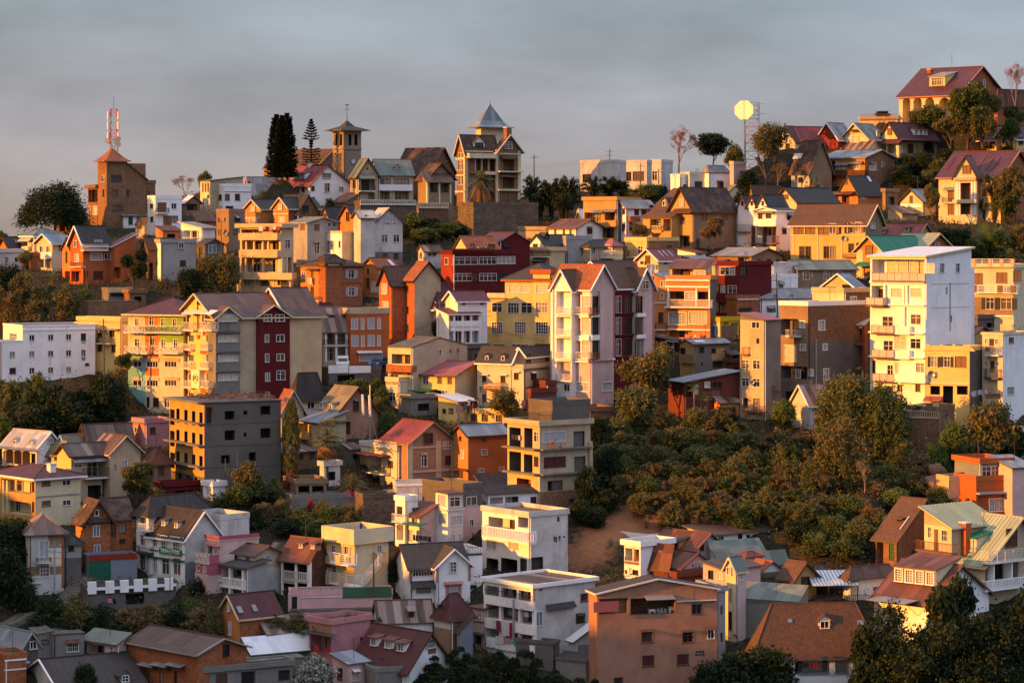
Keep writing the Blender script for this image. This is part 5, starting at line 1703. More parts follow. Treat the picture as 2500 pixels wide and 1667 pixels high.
w('L','1955','620',22,60,'C');w('L','1958','812',22,64,'b');w('L','1960','976',24,66,'b')
H('','',1702,1813,1945,570,None,m='terra',sub=True,on='L',dd=2.4,a=4.5);r('gx',418,'tile',ov=.35,barge='black');cl('R',1800,400,2000,1400,'brick')
w('L','1757','617',54,92,'c');w('L','1758','780',56,92,'c');w('L','1773','930',24,70,'c');w('L','1775','1080',24,64,'c')
H('white_shutter_block','terracotta block with two rows of white louvred shutters and a white garage door',1432,1438,1796,845,1300,20,'terra')
r('flat',None,'concroof',ov=.12,par=.7,pc='beige')
w('R','1478,1627','935',54,96,'c');w('R','1550,1700','935',26,96,'c');w('R','1480,1628','1090',54,96,'c');w('R','1552,1700','1090',26,96,'c');w('R','1625','1242',200,66,'q');aw('R',1495,1735,1182,1196,'trim',.6)
H('parking_terrace','concrete parking terrace with a low white parapet and three parked cars',1238,1244,1720,1372,1470,20,'dconc',b=9,cat='terrace')
r('flat',None,'concroof',ov=.05);ba('R',1240,1420,1312,1372,'p',.1,'white');ba('R',1428,1625,1318,1372,'p',.1,'white');lg('R',1320,1400,1480,1460,2,False)
h_park=cur
H('rusty_column_house','old house with white columns, two verandahs and a steep rusty striped roof',1184,1192,1436,988,1310,18,'beige')
r('gx',788,'patch',ov=.4);lg('R',1200,1000,1425,1122,1.6);lg('R',1200,1150,1425,1270,1.6);pl('R','1216,1310,1405',990,1280,.3,'white',.06);ba('R',1198,1425,1080,1128,'r',.4);dm(1268,880,40,26,'one','wood','patch','R','k');dm(1410,880,34,26,'one','wood','patch','R','k')
H('maroon_hip_house','house showing only a dark maroon hipped roof behind the beige apartment side',1085,1130,1330,885,990,30,'white')
r('hip',752,'mar',ov=.4)
S(940,540)
H('pyramid_roof_house','cream house with a tall dark red pyramid roof',372,458,660,757,1085,28,'cream')
r('hip',545,'mar',ov=.55,hx=.46,barge='white');w('L','412','905',26,110,'p');band('R',790,12,'white',.15,'cornice');band('L',790,12,'white',.15,'cornice');w('R','560','860',30,60,'w')
H('colonial_house','white colonial house with slim columns and maroon verandah roofs',640,662,932,722,1270,18,'white')
r('gx',640,'mar',ov=.4,barge='white');w('R','715,885','745',24,26,'p')
w('R','690,760,840','890',30,90,'p');w('R','690,760,840','1055',32,100,'p')
H('','',560,578,878,852,None,m='white',sub=True,on='R',dd=1.6);r('sy',800,'mar',ov=.3,barge='white');lg('R',590,860,865,945,2.0);lg('R',590,1000,865,1110,2.0);pl('R','632,708,785,862',850,1130,.26,'white',.06);ba('R',580,870,908,950,'p',.1,'white')
H('maroon_workshop','big maroon house with long glazed window strips and a maroon gable wall',510,616,1196,300,660,26,'maroon',Lm='red')
r('flat',None,'rust',ov=.1)
w('R','730','362',216,66,'w');w('R','935','360',150,62,'w');w('R','1106','356',156,66,'w');w('R','706','512',160,66,'w');w('R','820','512',60,66,'k');w('R','938','510',150,66,'w');w('R','1075','508',80,64,'k');w('L','562','365',30,56,'w')
pn('R',612,250,1000,300,'red',.1,'parapet_band')
H('','',1008,1042,1320,190,None,m='maroon',sub=True,on='R',dd=-2.5,b=8);r('gy',105,'maroon' if False else 'mar',ov=.2);w('R','1107','212',44,40,'k')
H('','',640,760,1030,245,None,m='cream',sub=True,on='R',dd=-1.0);r('gx',140,'otile',ov=.4);w('R','790','228',40,40,'b');w('R','880','260',60,50,'w');w('R','965','240',60,60,'b')
H('tin_white_house','small white house with a patchy grey tin roof beside the maroon house',302,357,512,270,420,28,'dwhite')
r('gx',222,'patch',ov=.3);w('L','327','315',16,42,'k');w('R','430','305',80,26,'w')
H('patched_roof_house','cluttered house with several patched dark roofs and a cream lower storey',1322,1482,1640,270,440,48,'sand')
r('flat',None,'concroof',ov=.3);aw('L',1330,1432,345,360);w('L','1380','378',50,34,'b');ba('L',1320,1478,258,320,'r',.8)
H('','',1322,1445,1640,200,None,m='white',sub=True,on='L',dd=-2.0,a=9);r('gx',128,'slate',ov=.4);w('L','1370','235',40,50,'b');dm(1470,165,40,36,'gable','wood','slate','R','k')
H('grey_wall_house','grey concrete box house under the white gable with the rust-red roof',1622,1652,1888,165,380,30,'grey')
r('flat',None,'concroof',ov=.06)
H('pavilion_house','house with a dark striped roof and a small pink-roofed corner pavilion',1718,1860,2165,232,380,38,'beige')
r('hip',175,'slate',ov=.5);w('L','1780','275',40,50,'k');w('R','1900','270',30,50,'w')
H('','',1958,2072,2165,222,None,m='yellow',sub=True,on='R',dd=1.6);r('hip',170,'pinkr',ov=.35);w('L','2020','255',66,70,'y');ba('L',1926,2110,268,330,'r',1.4,'wiron')
S(1400,540)
H('yellow_flat_house','low mustard-yellow flat-roofed house with a shaded brown side',472,668,956,180,360,46,'yellow',Lm='yellow')
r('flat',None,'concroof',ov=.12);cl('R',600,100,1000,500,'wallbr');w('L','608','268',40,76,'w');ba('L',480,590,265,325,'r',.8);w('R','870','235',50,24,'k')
# second tier, centre: flats
S(940,540)
H('yellow_apartments','cream-yellow apartment block with a dark slate roof and rows of lit windows',1093,1500,1524,528,1190,64,'yellow',a=9,cat='apartment block')
r('hip',392,'slate',ov=.5,barge='terra')
w('L','1170,1278','620',82,70,'y');w('L','1424','616',92,76,'y');w('L','1170','792',98,96,'w');w('L','1290','790',96,96,'w');w('L','1428','788',104,96,'w');w('L','1232','970',98,98,'g');w('L','1430','972',108,106,'g');w('L','1232','1146',150,44,'w');w('L','1432','1152',118,60,'k')
H('','',930,1093,1100,706,None,m='yellow',sub=True,on='L',dd=-.05,a=7);r('flat',None,'concroof',ov=.35,par=0,pc='terra')
w('L','1020','788',88,78,'w');w('L','1022','972',94,98,'g');w('L','1040','1140',110,36,'w');ba('L',930,1090,655,704,'p',.1,'cream')
H('','',1348,1502,1530,478,None,m='yellow',sub=True,on='L',dd=.25,a=5);r('flat',None,'slate',ov=.3,pc='terra')
w('L','1424','618',92,76,'y');w('L','1428','788',104,96,'w');w('L','1430','972',108,106,'g');w('L','1432','1152',118,60,'k')
H('white_burgundy_block','tall white and burgundy apartment block with pointed tile-roofed gables and glazed balconies',1508,1872,2086,605,1690,50,'ppink',cat='apartment block',Lm='white')  # pale pink walls of this block carry warm bounced shade in their colour
h_wb=cur
r('gy',403,'otile',ov=.35,barge='white')
w('L','1832','762',72,152,'y');w('L','1832','957',74,152,'y');w('L','1832','1162',70,142,'y');lg('L',1712,640,1782,842,1.2);lg('L',1712,880,1782,1040,1.2);lg('L',1712,1090,1782,1250,1.2);cl('L',1500,1270,1900,1800,'ppink')  # tall pale panes stand in for sun glint on the glass
ba('L',1702,1868,786,842,'h',.5,'wiron');ba('L',1702,1868,1195,1252,'h',.5,'wiron');band('L',862,26,'white',.4,'balcony_slab',1790,1872);band('L',1062,44,'white',.4,'balcony_slab',1790,1872);band('L',1272,16,'white',.5,'ledge',1700,1872)
w('R','1912','762',70,150,'k');w('R','1912','958',70,150,'k');w('R','1912','1165',70,140,'k');ba('R',1876,1956,786,842,'r',.5,'rustiron');ba('R',1876,1956,1195,1252,'r',.5,'rustiron');band('R',860,30,'white',.3,'balcony_slab',1872,1956);band('R',1062,46,'white',.3,'balcony_slab',1872,1956);band('R',1268,18,'white',.25,'ledge')
pn('R',1962,634,2078,1270,'ppink',.35,'projecting_bay');w('L','1800','1508',110,72,'z');w('R','2022','1506',88,76,'z');pl('R','2082',620,1270,.3,'pinktrim',.12,'quoin')
H('','',1530,1700,1724,612,None,m='white',sub=True,on='L',dd=1.0,a=4,part='bay');r('gx',448,'tile',ov=.35,barge='white')
for y1,y2 in ((640,838),(872,1035),(1066,1248),(1278,1448)):lg('L',1562,y1,1692,y2,1.7,True)
for y1,y2 in ((786,842),(985,1042),(1195,1250),(1395,1450),(1590,1640)):ba('L',1556,1698,y1,y2,'h',.35,'wiron')
w('L','1655','1515',50,62,'w');pl('L','1535',620,1500,.16,'white',.2,'drainpipe',0)
H('','',2084,2090,2452,605,None,m='maroon',sub=True,p=h_wb,on='R',dd=-.5,b=8);r('gx',370,'tile',ov=.3,barge='white')
for y_ in (760,955,1150):w('R','2128',str(y_),46,150,'w');w('R','2225',str(y_),80,150,'k')
for y_ in (845,1040,1240):band('R',y_,14,'maroon',.25,'ledge',2090,2290)
H('','',2286,2290,2452,612,None,m='ppink',sub=True,p=h_wb,on='R',dd=.1,b=6,part='bay');r('gy',432,'tile',ov=.35,barge='white')
w('R','2370','582',58,72,'w');w('R','2318','760',56,150,'k');w('R','2318','955',58,150,'k');w('R','2320','1160',66,150,'k');pl('R','2446',600,1150,.3,'pinktrim',.1,'quoin')
for y_ in (856,1052):band('R',y_,34,'white',.2,'ledge',2290,2370)
H('planter_house','beige house with a low gable and a lit balcony full of plants and washing',26,240,750,1152,1650,50,'beige',Lm='cream')
r('gy',1064,'concroof',ov=.1)
lg('L',60,1212,232,1300,1.4);ba('L',10,238,1310,1362,'p',1.1,'brick');w('L','85','1430',76,64,'w');ba('L',10,120,1465,1520,'r',.5);w('L','65','1590',60,70,'c');aw('L',40,200,1370,1392,'r:patch',.8)
w('R','500','1196',36,46,'g');w('R','595','1188',22,40,'k');w('R','665','1180',14,40,'k')
H('','',8,122,150,1462,None,m='cream',sub=True,on='L',dd=2.0,a=2.4,part='tower');r('flat',None,'concroof',ov=.1);w('L','65','1600',60,80,'w');ba('L',12,120,1450,1490,'r',.1)
H('pink_roof_house','cream house with a bright pinkish-red metal roof',246,636,836,1400,1680,60,'yellow')
r('gy',1284,'pinkr',ov=.45,k=.9,barge='brown');cl('R',600,1200,900,1800,'sand')
w('L','285','1445',46,60,'w');w('L','370','1445',52,84,'w');w('L','498,590','1448',34,60,'C');lg('L',420,1540,520,1640,1);aw('L',190,400,1520,1545,'r:bgreen',2.0);w('L','545','1560',50,40,'w')
H('yellow_dormer_house','bright yellow-white house with two small dormers and a lettered banner on its balcony',840,1147,1262,1283,1680,62,'yellow',Lm='cream')
r('gy',1150,'slate',ov=.3,barge='white');dm(925,1272,36,46,'gable','cream','slate','L','w');dm(1072,1274,36,46,'gable','cream','slate','L','w')
w('L','905','1436',32,58,'b');w('L','1075','1438',34,62,'b');w('L','905','1610',32,62,'p');aw('L',880,935,1395,1402,'trim',.4);aw('L',1050,1105,1397,1404,'trim',.4);ba('L',898,1056,1472,1530,'r',.9,'rustiron');pn('L',902,1490,1052,1524,'sand',.98,'banner',-.9);tx('L',978,1507,26,'zandar maral','vegred',1.02,fit=140)
H('','',1147,1264,1512,1346,None,m='cream',sub=True,on='L',dd=-.1);r('flat',None,'concroof',ov=.05);cl('R',1200,1200,1600,1800,'sand')
w('L','1196','1413',34,56,'b');w('R','1355','1410',50,62,'b');aw('L',1172,1220,1368,1376,'trim',.4);aw('R',1325,1390,1368,1380,'trim',.5);ba('L',1150,1262,1290,1344,'r',.1);ba('R',1266,1490,1288,1344,'r',.1,'rustiron');w('R','1320','1520',70,14,'k')
H('','',1170,1280,1505,1225,None,m='sand',sub=True,on='L',dd=-1.8,a=10);r('gx',1152,'slate',ov=.3,barge='white');w('R','1300','1275',34,130,'d');w('R','1478','1285',30,110,'d')
S(940,900)
H('yellow_low_house','low bright yellow house with a silver lean-to roof and brown doors',486,660,830,302,470,50,'yellow')
r('sy',247,'silver',ov=.4);w('L','540','385',28,36,'b');w('L','602','385',34,38,'k');w('R','765','310',34,50,'d');w('R','825','320',30,100,'d');lg('R',690,320,735,395,1)
H('yellow_basement_row','long low yellow terrace wall with four brown openings under the washing',648,1086,1100,408,492,66,'yellow',cat='terrace')
r('flat',None,'concroof',ov=.3);w('L','715,812,908,1038','446',52,56,'d')
H('red_sheet_shed','dark red sheet-metal shed against the tall white and burgundy block',1300,1332,1562,222,420,28,'brownred')
r('flat',None,'rust',ov=.1)
H('','',1462,1466,1562,148,None,m='brownred',sub=True,on='R',dd=-.8,b=4);r('flat',None,'rust',ov=.1)
# second tier, right of the white and burgundy block
S(1400,540)
H('orange_balcony_block','orange brick house with white balcony bands and latticed windows',845,1246,1300,533,1085,62,'orange')
r('flat',None,'concroof',ov=.15);lg('L',862,640,1236,712,1.5);w('L','1070','682',96,70,'z');ba('L',845,1244,716,782,'r',1.0,'wiron');band('L',790,14,'white',.6,'ledge');band('L',600,16,'white',.3,'ledge');band('L',540,14,'white',.25,'ledge');pl('L','865,1120,1238',612,780,.22,'white',.05)
w('L','948','886',146,106,'z');w('L','1132','882',146,104,'z');lg('L',870,990,1080,1060,1);band('L',992,12,'white',.2,'ledge');cl('R',1240,500,1400,1200,'dconc')
H('','',735,848,860,533,None,m='orange',sub=True,on='L',dd=-.1,a=7);r('sy',485,'bgr',ov=.3);w('L','817','571',36,48,'w');w('L','808','682',26,48,'w');w('L','797','880',40,90,'b');ba('L',735,840,930,985,'r',.6);w('L','808','1052',44,30,'y');band('L',745,10,'trim',.1,'ledge')
H('','',880,1200,1262,425,None,m='sand',sub=True,on='L',dd=-2.4);r('sx',360,'rust',ov=.4);w('L','1160','488',74,70,'c');lg('L',900,430,1090,525,1.5);w('L','1240','495',36,50,'C')
H('maroon_balcony_block','narrow maroon house with white doors and small stacked balconies',1322,1505,1806,402,915,46,'maroon')
r('flat',None,'lgrey',ov=.2);cl('L',1320,380,1480,500,'terra');w('L','1378','455',74,66,'w');w('L','1447','455',40,68,'w');w('L','1363','652',34,126,'D');w('L','1447','622',70,66,'w');w('L','1363','830',34,126,'D');w('L','1447','796',70,66,'w');ba('L',1285,1480,655,735,'p',.9,'maroon');ba('L',1285,1480,836,900,'p',.9,'maroon');w('R','1552','455',64,80,'k')
H('white_hooded_house','white house with hooded windows and a brick lower storey beside the maroon block',1484,1542,2046,522,735,24,'white')
r('flat',None,'concroof',ov=.05);w('R','1583,1665','606',44,54,'b');w('R','1770','600',34,48,'k');w('R','1890','590',34,54,'k')
for x_ in (1580,1660,1898):aw('R',x_-36,x_+36,544,572,'r:grey',.7)
ba('L',1480,1535,640,700,'p',.6,'white')
H('','',1800,1810,2046,408,None,m='dwhite',sub=True,on='R',dd=-2.0);r('flat',None,'concroof',ov=.05);w('R','1960','466',36,30,'z')
H('brick_lower_house','brick house with one wide dark window under the hooded white house',1484,1490,1690,708,960,24,'brick')
r('flat',None,'concroof',ov=.1);band('R',712,12,'trim',.15);w('R','1565','830',110,74,'k');lg('R',1505,960,1580,1040,1,False)
H('mansard_house','white house with a grey sheet roof bent at the end behind the leaning pole',1688,1702,2240,705,860,20,'white')
r('gx',622,'grey',ov=.25);w('R','1840,1986','688',38,48,'w');w('R','1805','800',70,50,'k');aw('R',1762,1850,768,792,'r:grey',.7)
S(1870,540)
H('grey_green_roof_house','brown brick house with a long grey-green roof under the ochre long house',275,290,822,437,640,20,'tan')
r('gx',364,'green',ov=.4);w('R','367','500',52,68,'w');w('R','552','496',50,68,'w');w('R','655','490',80,56,'w');w('R','545','645',40,70,'k');pl('R','420,600',440,610,.1,'grey',.12,'drainpipe',0)
S(1400,540)
H('tan_gable_house','tan house with a broad low grey gable roof and two small windows',1275,1622,1902,315,440,52,'tan')
r('gy',250,'grey',ov=.45);lg('L',1500,330,1600,400,1.2);w('R','1690,1780','360',34,22,'k');w('R','1860','375',20,50,'k')
H('white_gable_red_roof','small white house with a steep white-edged gable and striped red roof beside the washing line',584,772,972,348,500,44,'cream')
r('gx',256,'red',ov=.45,barge='white')
for q in (790,830,880):sk(q,300,8,70,'r:silver')
w('L','680','350',30,70,'d');w('R','840,930','378',30,20,'k')
H('long_grey_roof_house','low cream house with several shallow grey roofs behind the orange balcony block',975,1112,1265,345,450,42,'sand')
r('sy',318,'bgr',ov=.4);w('L','1010','390',30,44,'w');lg('L',1040,370,1100,420,1)
H('red_dome_roof_house','low house with a curling red metal roof behind the orange balcony block',1100,1290,1500,395,500,50,'sand')
r('gy',352,'red',ov=.4)
H('low_red_roof_row','long low building with a thin red roof edge under the half-timbered house',950,1110,1205,290,380,42,'white')
r('sy',258,'red',ov=.3);w('R','1150','310',40,14,'k')
H('shop_kiosk','small shop with a lit cream wall and a yellow signboard',1090,1336,1508,912,1085,48,'shopyel',Lm='cream',cat='shop')
r('flat',None,'grey',ov=.15);cl('R',1348,952,1496,1100,'wallbr');w('L','1150','982',56,58,'L');w('L','1293','1010',56,110,'B');tx('R',1392,932,20,'KODA','lettdark',.08,fit=48);pn('R',1438,928,1500,944,'dgreen',.05,'sign_panel');
H('concrete_cabin','small unfinished concrete house with a pale sheet on its roof and a lit end wall',970,1096,1422,1118,1430,38,'conc',Lm='ochre')  # ochre end wall has the low sun put into the concrete colour
r('gx',1082,'grey',ov=.3);sk(1145,1102,120,30,'r:silver');w('L','998','1186',36,56,'k');w('R','1168','1170',40,48,'k');w('R','1278','1180',36,34,'k');cl('R',1260,1160,1380,1260,'ochre');lg('R',1270,1275,1380,1340,1,False);ba('L',962,1095,1215,1282,'p',.6,'tan');w('R','1170','1300',24,30,'k')
H('scrap_shack','dark scrap-built shack with a sheet roof left of the concrete cabin',745,900,985,1085,1300,46,'wood')
r('sy',1055,'dark',ov=.3);sk(850,1115,100,26,'r:silver');lg('R',905,1100,970,1190,.8,False)
H('scrap_lean_to','dark plank lean-to between the concrete cabin and the tall concrete tower house',1385,1430,1520,1215,1390,30,'wood')
r('sy',1190,'dark',ov=.25);lg('R',1440,1230,1500,1290,.8,False)
H('plank_shack','red-brown plank shack with a slanting grey tin roof and bright curtains',990,1010,1512,1470,1790,16,'brownred')
r('sx',1372,'bgr',ov=.4);w('R','1215','1490',46,50,'y');w('R','1305','1490',84,52,'b');w('R','1115','1535',40,80,'y');w('R','1300','1560',80,80,'p');lg('R',1030,1500,1080,1600,.8,False)
H('concrete_tower_house','tall narrow raw concrete house lit on its left face with a red sheet roof',1520,1737,1890,905,1800,50,'conc',Lm='sand')  # sand left face is the same concrete with sunlight in its colour
r('sy',845,'pinkr',ov=.25)
w('L','1660','947',64,54,'w');w('L','1680','1092',26,48,'k');w('L','1566,1668','1306',56,76,'w');w('L','1566,1668','1470',56,76,'w');w('L','1670','1672',52,110,'b');lg('L',1545,1610,1590,1700,1,False);ba('L',1530,1590,1148,1215,'r',.4,'rustiron');pl('L','1528',1210,1680,.12,'grey',.15,'drainpipe',0);ba('L',1530,1740,1680,1730,'r',.9,'rustiron')
S(1870,540)
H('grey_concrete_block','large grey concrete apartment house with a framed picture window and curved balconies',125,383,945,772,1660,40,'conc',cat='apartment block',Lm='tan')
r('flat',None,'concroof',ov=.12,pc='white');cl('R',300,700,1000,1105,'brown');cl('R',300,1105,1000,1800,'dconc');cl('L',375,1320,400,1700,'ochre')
lg('L',130,890,292,1040,1.5);ba('L',175,292,992,1045,'r',.7,'wiron');w('L','333','940',34,54,'z');w('L','222','1205',92,150,'y');w('L','338','1150',38,48,'z');lg('L',135,1322,378,1440,1.6);ba('L',240,385,1440,1535,'p',.9,'tan');ba('L',140,240,1440,1535,'p',.9,'conc');w('L','290','1390',34,70,'w');lg('L',180,1540,370,1640,1.4)
w('R','508','948',56,78,'z');w('R','538','1146',36,48,'z');w('R','548','1395',44,92,'z');w('R','410','1380',36,44,'z');w('R','412','1590',36,60,'w')
for x_ in (452,):pl('R',str(x_),1070,1650,.16,'grey',.18,'drainpipe',0)
H('','',575,710,946,648,None,m='brown',sub=True,on='R',dd=-.3,b=6,Lm='cream');r('flat',None,'concroof',ov=.12,pc='sand');w('R','797','732',54,78,'z')
H('','',600,880,960,655,None,m='sand',sub=True,on='R',dd=-1.2,b=9);r('gx',482,'bgr',ov=.35,barge='white');w('L','742','610',60,60,'k')
H('terracotta_balcony_house','narrow terracotta house with two open verandah floors and a white roof slab',604,884,948,938,1515,60,'terra')
r('sx',872,'lgrey',ov=.4,barge='white');lg('L',615,950,878,1105,1.6);lg('L',615,1140,878,1318,1.6);lg('L',650,1360,878,1480,1.4);ba('L',612,882,1042,1115,'r',.9,'rustiron');ba('L',612,882,1258,1332,'r',.9,'rustiron');pl('L','698',945,1340,.2,'white',.7,'column',-.6);pl('L','770',950,1320,.3,'orange',-.8,'column',1.2);pl('L','658,738,880',1350,1490,.22,'white')
H('white_tower_block','tall bright white five-storey house with glass-railed balconies and a tilted metal roof',950,1452,1872,322,1790,46,'white',cat='apartment block')
r('sx',243,'silver',ov=.4,t=.25,barge='cream')
lg('L',968,348,1448,545,1.8,False);w('L','1490','430',70,80,'y')
ba('L',965,1448,472,546,'g',.3,'rustiron')
for x_ in (1090,1180,1296,1375):
 s_,z_=fs(cur,'L',X(x_),Y(440));cur.ops.append(('win','L',s_,z_,1.7,2.0,'y',-1.64,None))
w('L','1188','652',82,74,'y');w('L','1367','650',80,74,'y');lg('L',962,588,1080,765,1.3);ba('L',908,1066,694,768,'g',1.1,'rustiron');band('L',560,18,'white',.25,'ledge');band('L',768,12,'white',.35,'ledge')
w('L','1110','940',84,140,'w');w('L','1366','895',76,86,'w');ba('L',958,1162,948,1022,'g',.9,'rustiron');ba('L',1168,1310,956,1022,'p',.7,'white');pl('L','1262,1090,1290',580,768,.35,'white',.3);pl('L','1264',780,960,.4,'white',.3);band('L',1024,12,'white',.5,'ledge')
w('L','1115','1160',72,140,'w');w('L','1363','1116',76,86,'w');w('L','1225','1105',92,120,'y');ba('L',960,1164,1170,1245,'g',.9,'rustiron');ba('L',1168,1305,1176,1245,'p',.7,'white');band('L',1248,12,'white',.5,'ledge')
w('L','1132','1376',44,130,'w');w('L','1192','1340',22,100,'y');w('L','1405','1335',64,82,'w');w('L','985','1330',20,120,'b');ba('L',968,1164,1390,1462,'g',.6,'rustiron');ba('L',1170,1448,1394,1462,'p',1.0,'white');w('L','1220','1520',40,70,'w');w('L','1385','1520',34,60,'b');lg('L',1080,1500,1160,1570,1)
w('R','1607','427',46,80,'w');w('R','1750','427',40,80,'w');w('R','1648','636',22,66,'k');w('R','1691','890',18,62,'k');band('R',575,3,'grey',.04,'string_course',1504,1850);band('R',792,3,'grey',.04,'string_course',1504,1850);pl('R','1676',560,1000,.1,'grey',.12,'drainpipe',0);pl('R','1456',330,900,.14,'white',.15,'drainpipe',0)
H('','',1868,1872,1900,470,None,m='white',sub=True,on='R',dd=-.8,b=5);r('flat',None,'concroof',ov=.02)
H('slatted_terrace_house','cream and brick house with slatted white balustrades at the right edge',1873,2258,2420,428,1000,62,'cream')
r('flat',None,'concroof',ov=.2);cl('L',1860,690,2300,868,'tan');ba('L',1873,2256,345,412,'h',.2,'white');w('L','1932','525',74,98,'C');w('L','2150','516',84,92,'C');w('L','2290','500',60,100,'k');ba('L',1895,2290,582,648,'h',1.0,'white');band('L',420,12,'beige',.4,'ledge');band('L',665,30,'cream',.3,'ledge');w('L','2042','750',66,104,'S');w('L','2190','752',86,104,'S');band('L',866,14,'white',.3,'ledge');lg('L',1880,885,2080,970,1,False)
pl('L','1900,2045,2150,2250',345,412,.5,'sand',.28,'post');pl('L','1915,2150,2270',582,650,.8,'wallbr',1.08,'post',-.9)
H('crown_parapet_house','yellow house with a zigzag crown parapet, black shutters and brown garages',1460,1856,1975,1182,1880,60,'yellow')
r('flat',None,'concroof',ov=.06);cl('R',1840,1000,2100,1800,'dconc')
w('L','1532','1281',46,94,'S');w('L','1650','1281',46,94,'S');w('L','1775','1282',88,98,'p');band('L',1484,10,'trim',.15)
for x_ in (1480,1600,1712,1848):cur.ops.append(('tooth','L',X(x_),Y(1122),Y(1184),50/K))
lg('L',1498,1500,1586,1580,1.2,False,'inside');lg('L',1614,1500,1706,1660,1.2,False,'inside');lg('L',1740,1500,1840,1580,1.2,False,'inside');aw('L',1455,1585,1590,1640,'r:pinkr',1.2)
H('terrace_attic','ochre roof room with a wavy sheet roof and arched window behind the zigzag parapet',1640,1890,2040,1030,1150,55,'ochre')
r('gy',962,'rust',ov=.5);w('L','1838','1050',60,40,'b');lg('L',1660,1045,1750,1120,1.2)
H('washing_house','white house with washing hung on an upper balcony at the right',1972,2158,2420,1037,1850,50,'cream',Lm='cream')
r('flat',None,'concroof',ov=.15,par=.2,pc='cream');cl('R',2150,1000,2500,1800,'white')
w('L','2010,2104','1096',24,40,'g');w('L','2058','1105',30,60,'b');w('L','2010,2110','1298',22,36,'g');w('L','2065','1320',28,90,'d');ba('L',1985,2116,1350,1428,'r',.9,'iron');ba('L',1990,2120,1140,1218,'r',.9,'wiron');lg('L',1990,1570,2140,1620,1,False);w('R','2236','1086',52,44,'p');w('R','2230','1545',80,70,'G')
H('edge_white_house','small cream house with a tiny tiled canopy cut by the right edge',2255,2290,2420,1245,1680,30,'cream')
r('hip',1190,'brown',ov=.6);w('R','2330','1292',30,40,'w');aw('R',2250,2400,1470,1490,'trim',1)
w('R','2330','1540',90,70,'w')
H('green_roof_villa','cream and orange villa with a bright green roof and stepped brick gable trim',825,1056,1460,262,520,46,'cream')
r('gx',138,'bgreen',ov=.5,barge='cream');w('L','942','268',50,88,'C');cl('L',880,230,1010,500,'orange');aw('L',845,1022,370,412,'r:bgreen',1.6);pl('L','870,1005',412,470,.15,'ochre',1.4,'post',-1.2)
H('','',1145,1445,1688,240,None,m='cream',sub=True,on='R',dd=.9);r('gy',117,'gyel',ov=.45,barge='cream',ribs=.7);w('R','1558','228',42,60,'w');w('L','1180','262',50,40,'w');w('L','1300','250',24,40,'b');cl('R',1500,180,1620,260,'brick')
H('red_slope_cottage','low house with a rust-red roof and two flat dormers behind the green-roofed villa',960,1382,1515,137,300,58,'ochre')
r('gy',26,'red',ov=.35,barge='pinktrim');dm(1068,112,30,26,'shed','cream','slate','L','w');dm(1286,94,30,28,'shed','cream','slate','L','w')
H('ochre_long_house','long ochre two-storey house with wide wooden shutters upstairs and arched windows below',225,906,1062,25,420,62,'yellow',Lm='amber')
r('gy',-146,'tile',ov=.5,barge='cream',k=.55);cl('R',890,-200,1200,600,'tan')
for x_ in (297,403,640):w('L',str(x_),'78',84,92,'C')
w('L','525','74',84,92,'p');w('L','610','68',56,88,'s');w('L','745','62',46,88,'k');w('L','772','62',44,88,'w');w('L','842','56',44,90,'s');band('L',128,9,'cream',.1)
for x_ in (328,385,550,610):w('L',str(x_),'285',42,108,'b')
w('L','776','245',42,80,'b');w('L','842','235',30,70,'b');w('R','968','44',50,52,'g');pl('L','252,475,690',130,400,.14,'trim',.1,'drainpipe',0);ba('L',700,816,300,326,'r',.6,'rustiron')
# third tier, left
S(0,900)
H('cream_dormer_house','cream house with a pale lit metal roof and two pointed dormers at the left',20,332,545,715,890,50,'white')
r('gy',577,'lgrey',ov=.4,barge='white',k=.55);dm(130,690,40,36,'gable','white','lgrey','L','w');dm(272,712,42,40,'gable','white','lgrey','L','w')
w('R','457','655',32,36,'w');lg('L',30,760,325,862,1.6);pl('L','100,175,250',745,865,.25,'tan',.9);aw('L',15,330,715,748,'r:grey',1.6)
H('small_cream_house','small cream house with a tan roof left of the grey gabled house',405,540,660,778,895,52,'cream')
r('gy',668,'olive',ov=.3);w('L','453,507','812',20,40,'b')
H('olive_roof_house','house showing an olive-grey roof and lit gable edge behind the small cream house',535,590,760,690,850,40,'cream')
r('gx',608,'olive',ov=.3,barge='white')
H('striped_roof_house','house with a long rust-and-grey striped roof and lit cream gable',732,796,1208,642,800,32,'cream')
r('gx',515,'patch',ov=.45,barge='wood')
H('grey_gable_house','grey-beige house with a rusty striped roof, lit yellow gable and dark verandah',522,648,1002,785,1210,38,'beige',Lm='yellow')
r('gx',690,'patch',ov=.4,barge='wood')
lg('R',790,840,1000,985,1.6);ba('R',785,1012,905,990,'r',.9);lg('R',800,1060,920,1190,1.4,False,'inside');lg('R',930,1010,1000,1190,1.4,False,'inside');aw('R',655,1000,815,835,'r:grey',.7);w('R','715','885',60,20,'w')
H('','',1000,1004,1282,760,None,m='beige',sub=True,on='R',dd=1.2);r('gy',612,'patch',ov=.4,barge='beige');w('R','1135','862',40,58,'w');w('R','1050','900',20,60,'k')
H('cream_maroon_house','cream and mustard house with a maroon hipped roof and chimney at the left edge',-60,322,735,995,1450,42,'cream',Lm='ochre')
r('hip',880,'mar',ov=.6,barge='white');ch(468,945,872,.8,'white','R')
w('R','420','1046',60,40,'p');w('R','606','1037',60,42,'w');w('R','421','1228',62,42,'p');w('R','609','1220',60,42,'w');band('R',1168,10,'grey',.1)
lg('L',10,1015,285,1128,1.6);lg('L',10,1205,285,1318,1.6);w('L','303','1075',22,90,'b');w('L','303','1260',22,90,'b');pl('L','30,65',1015,1320,.3,'cream')
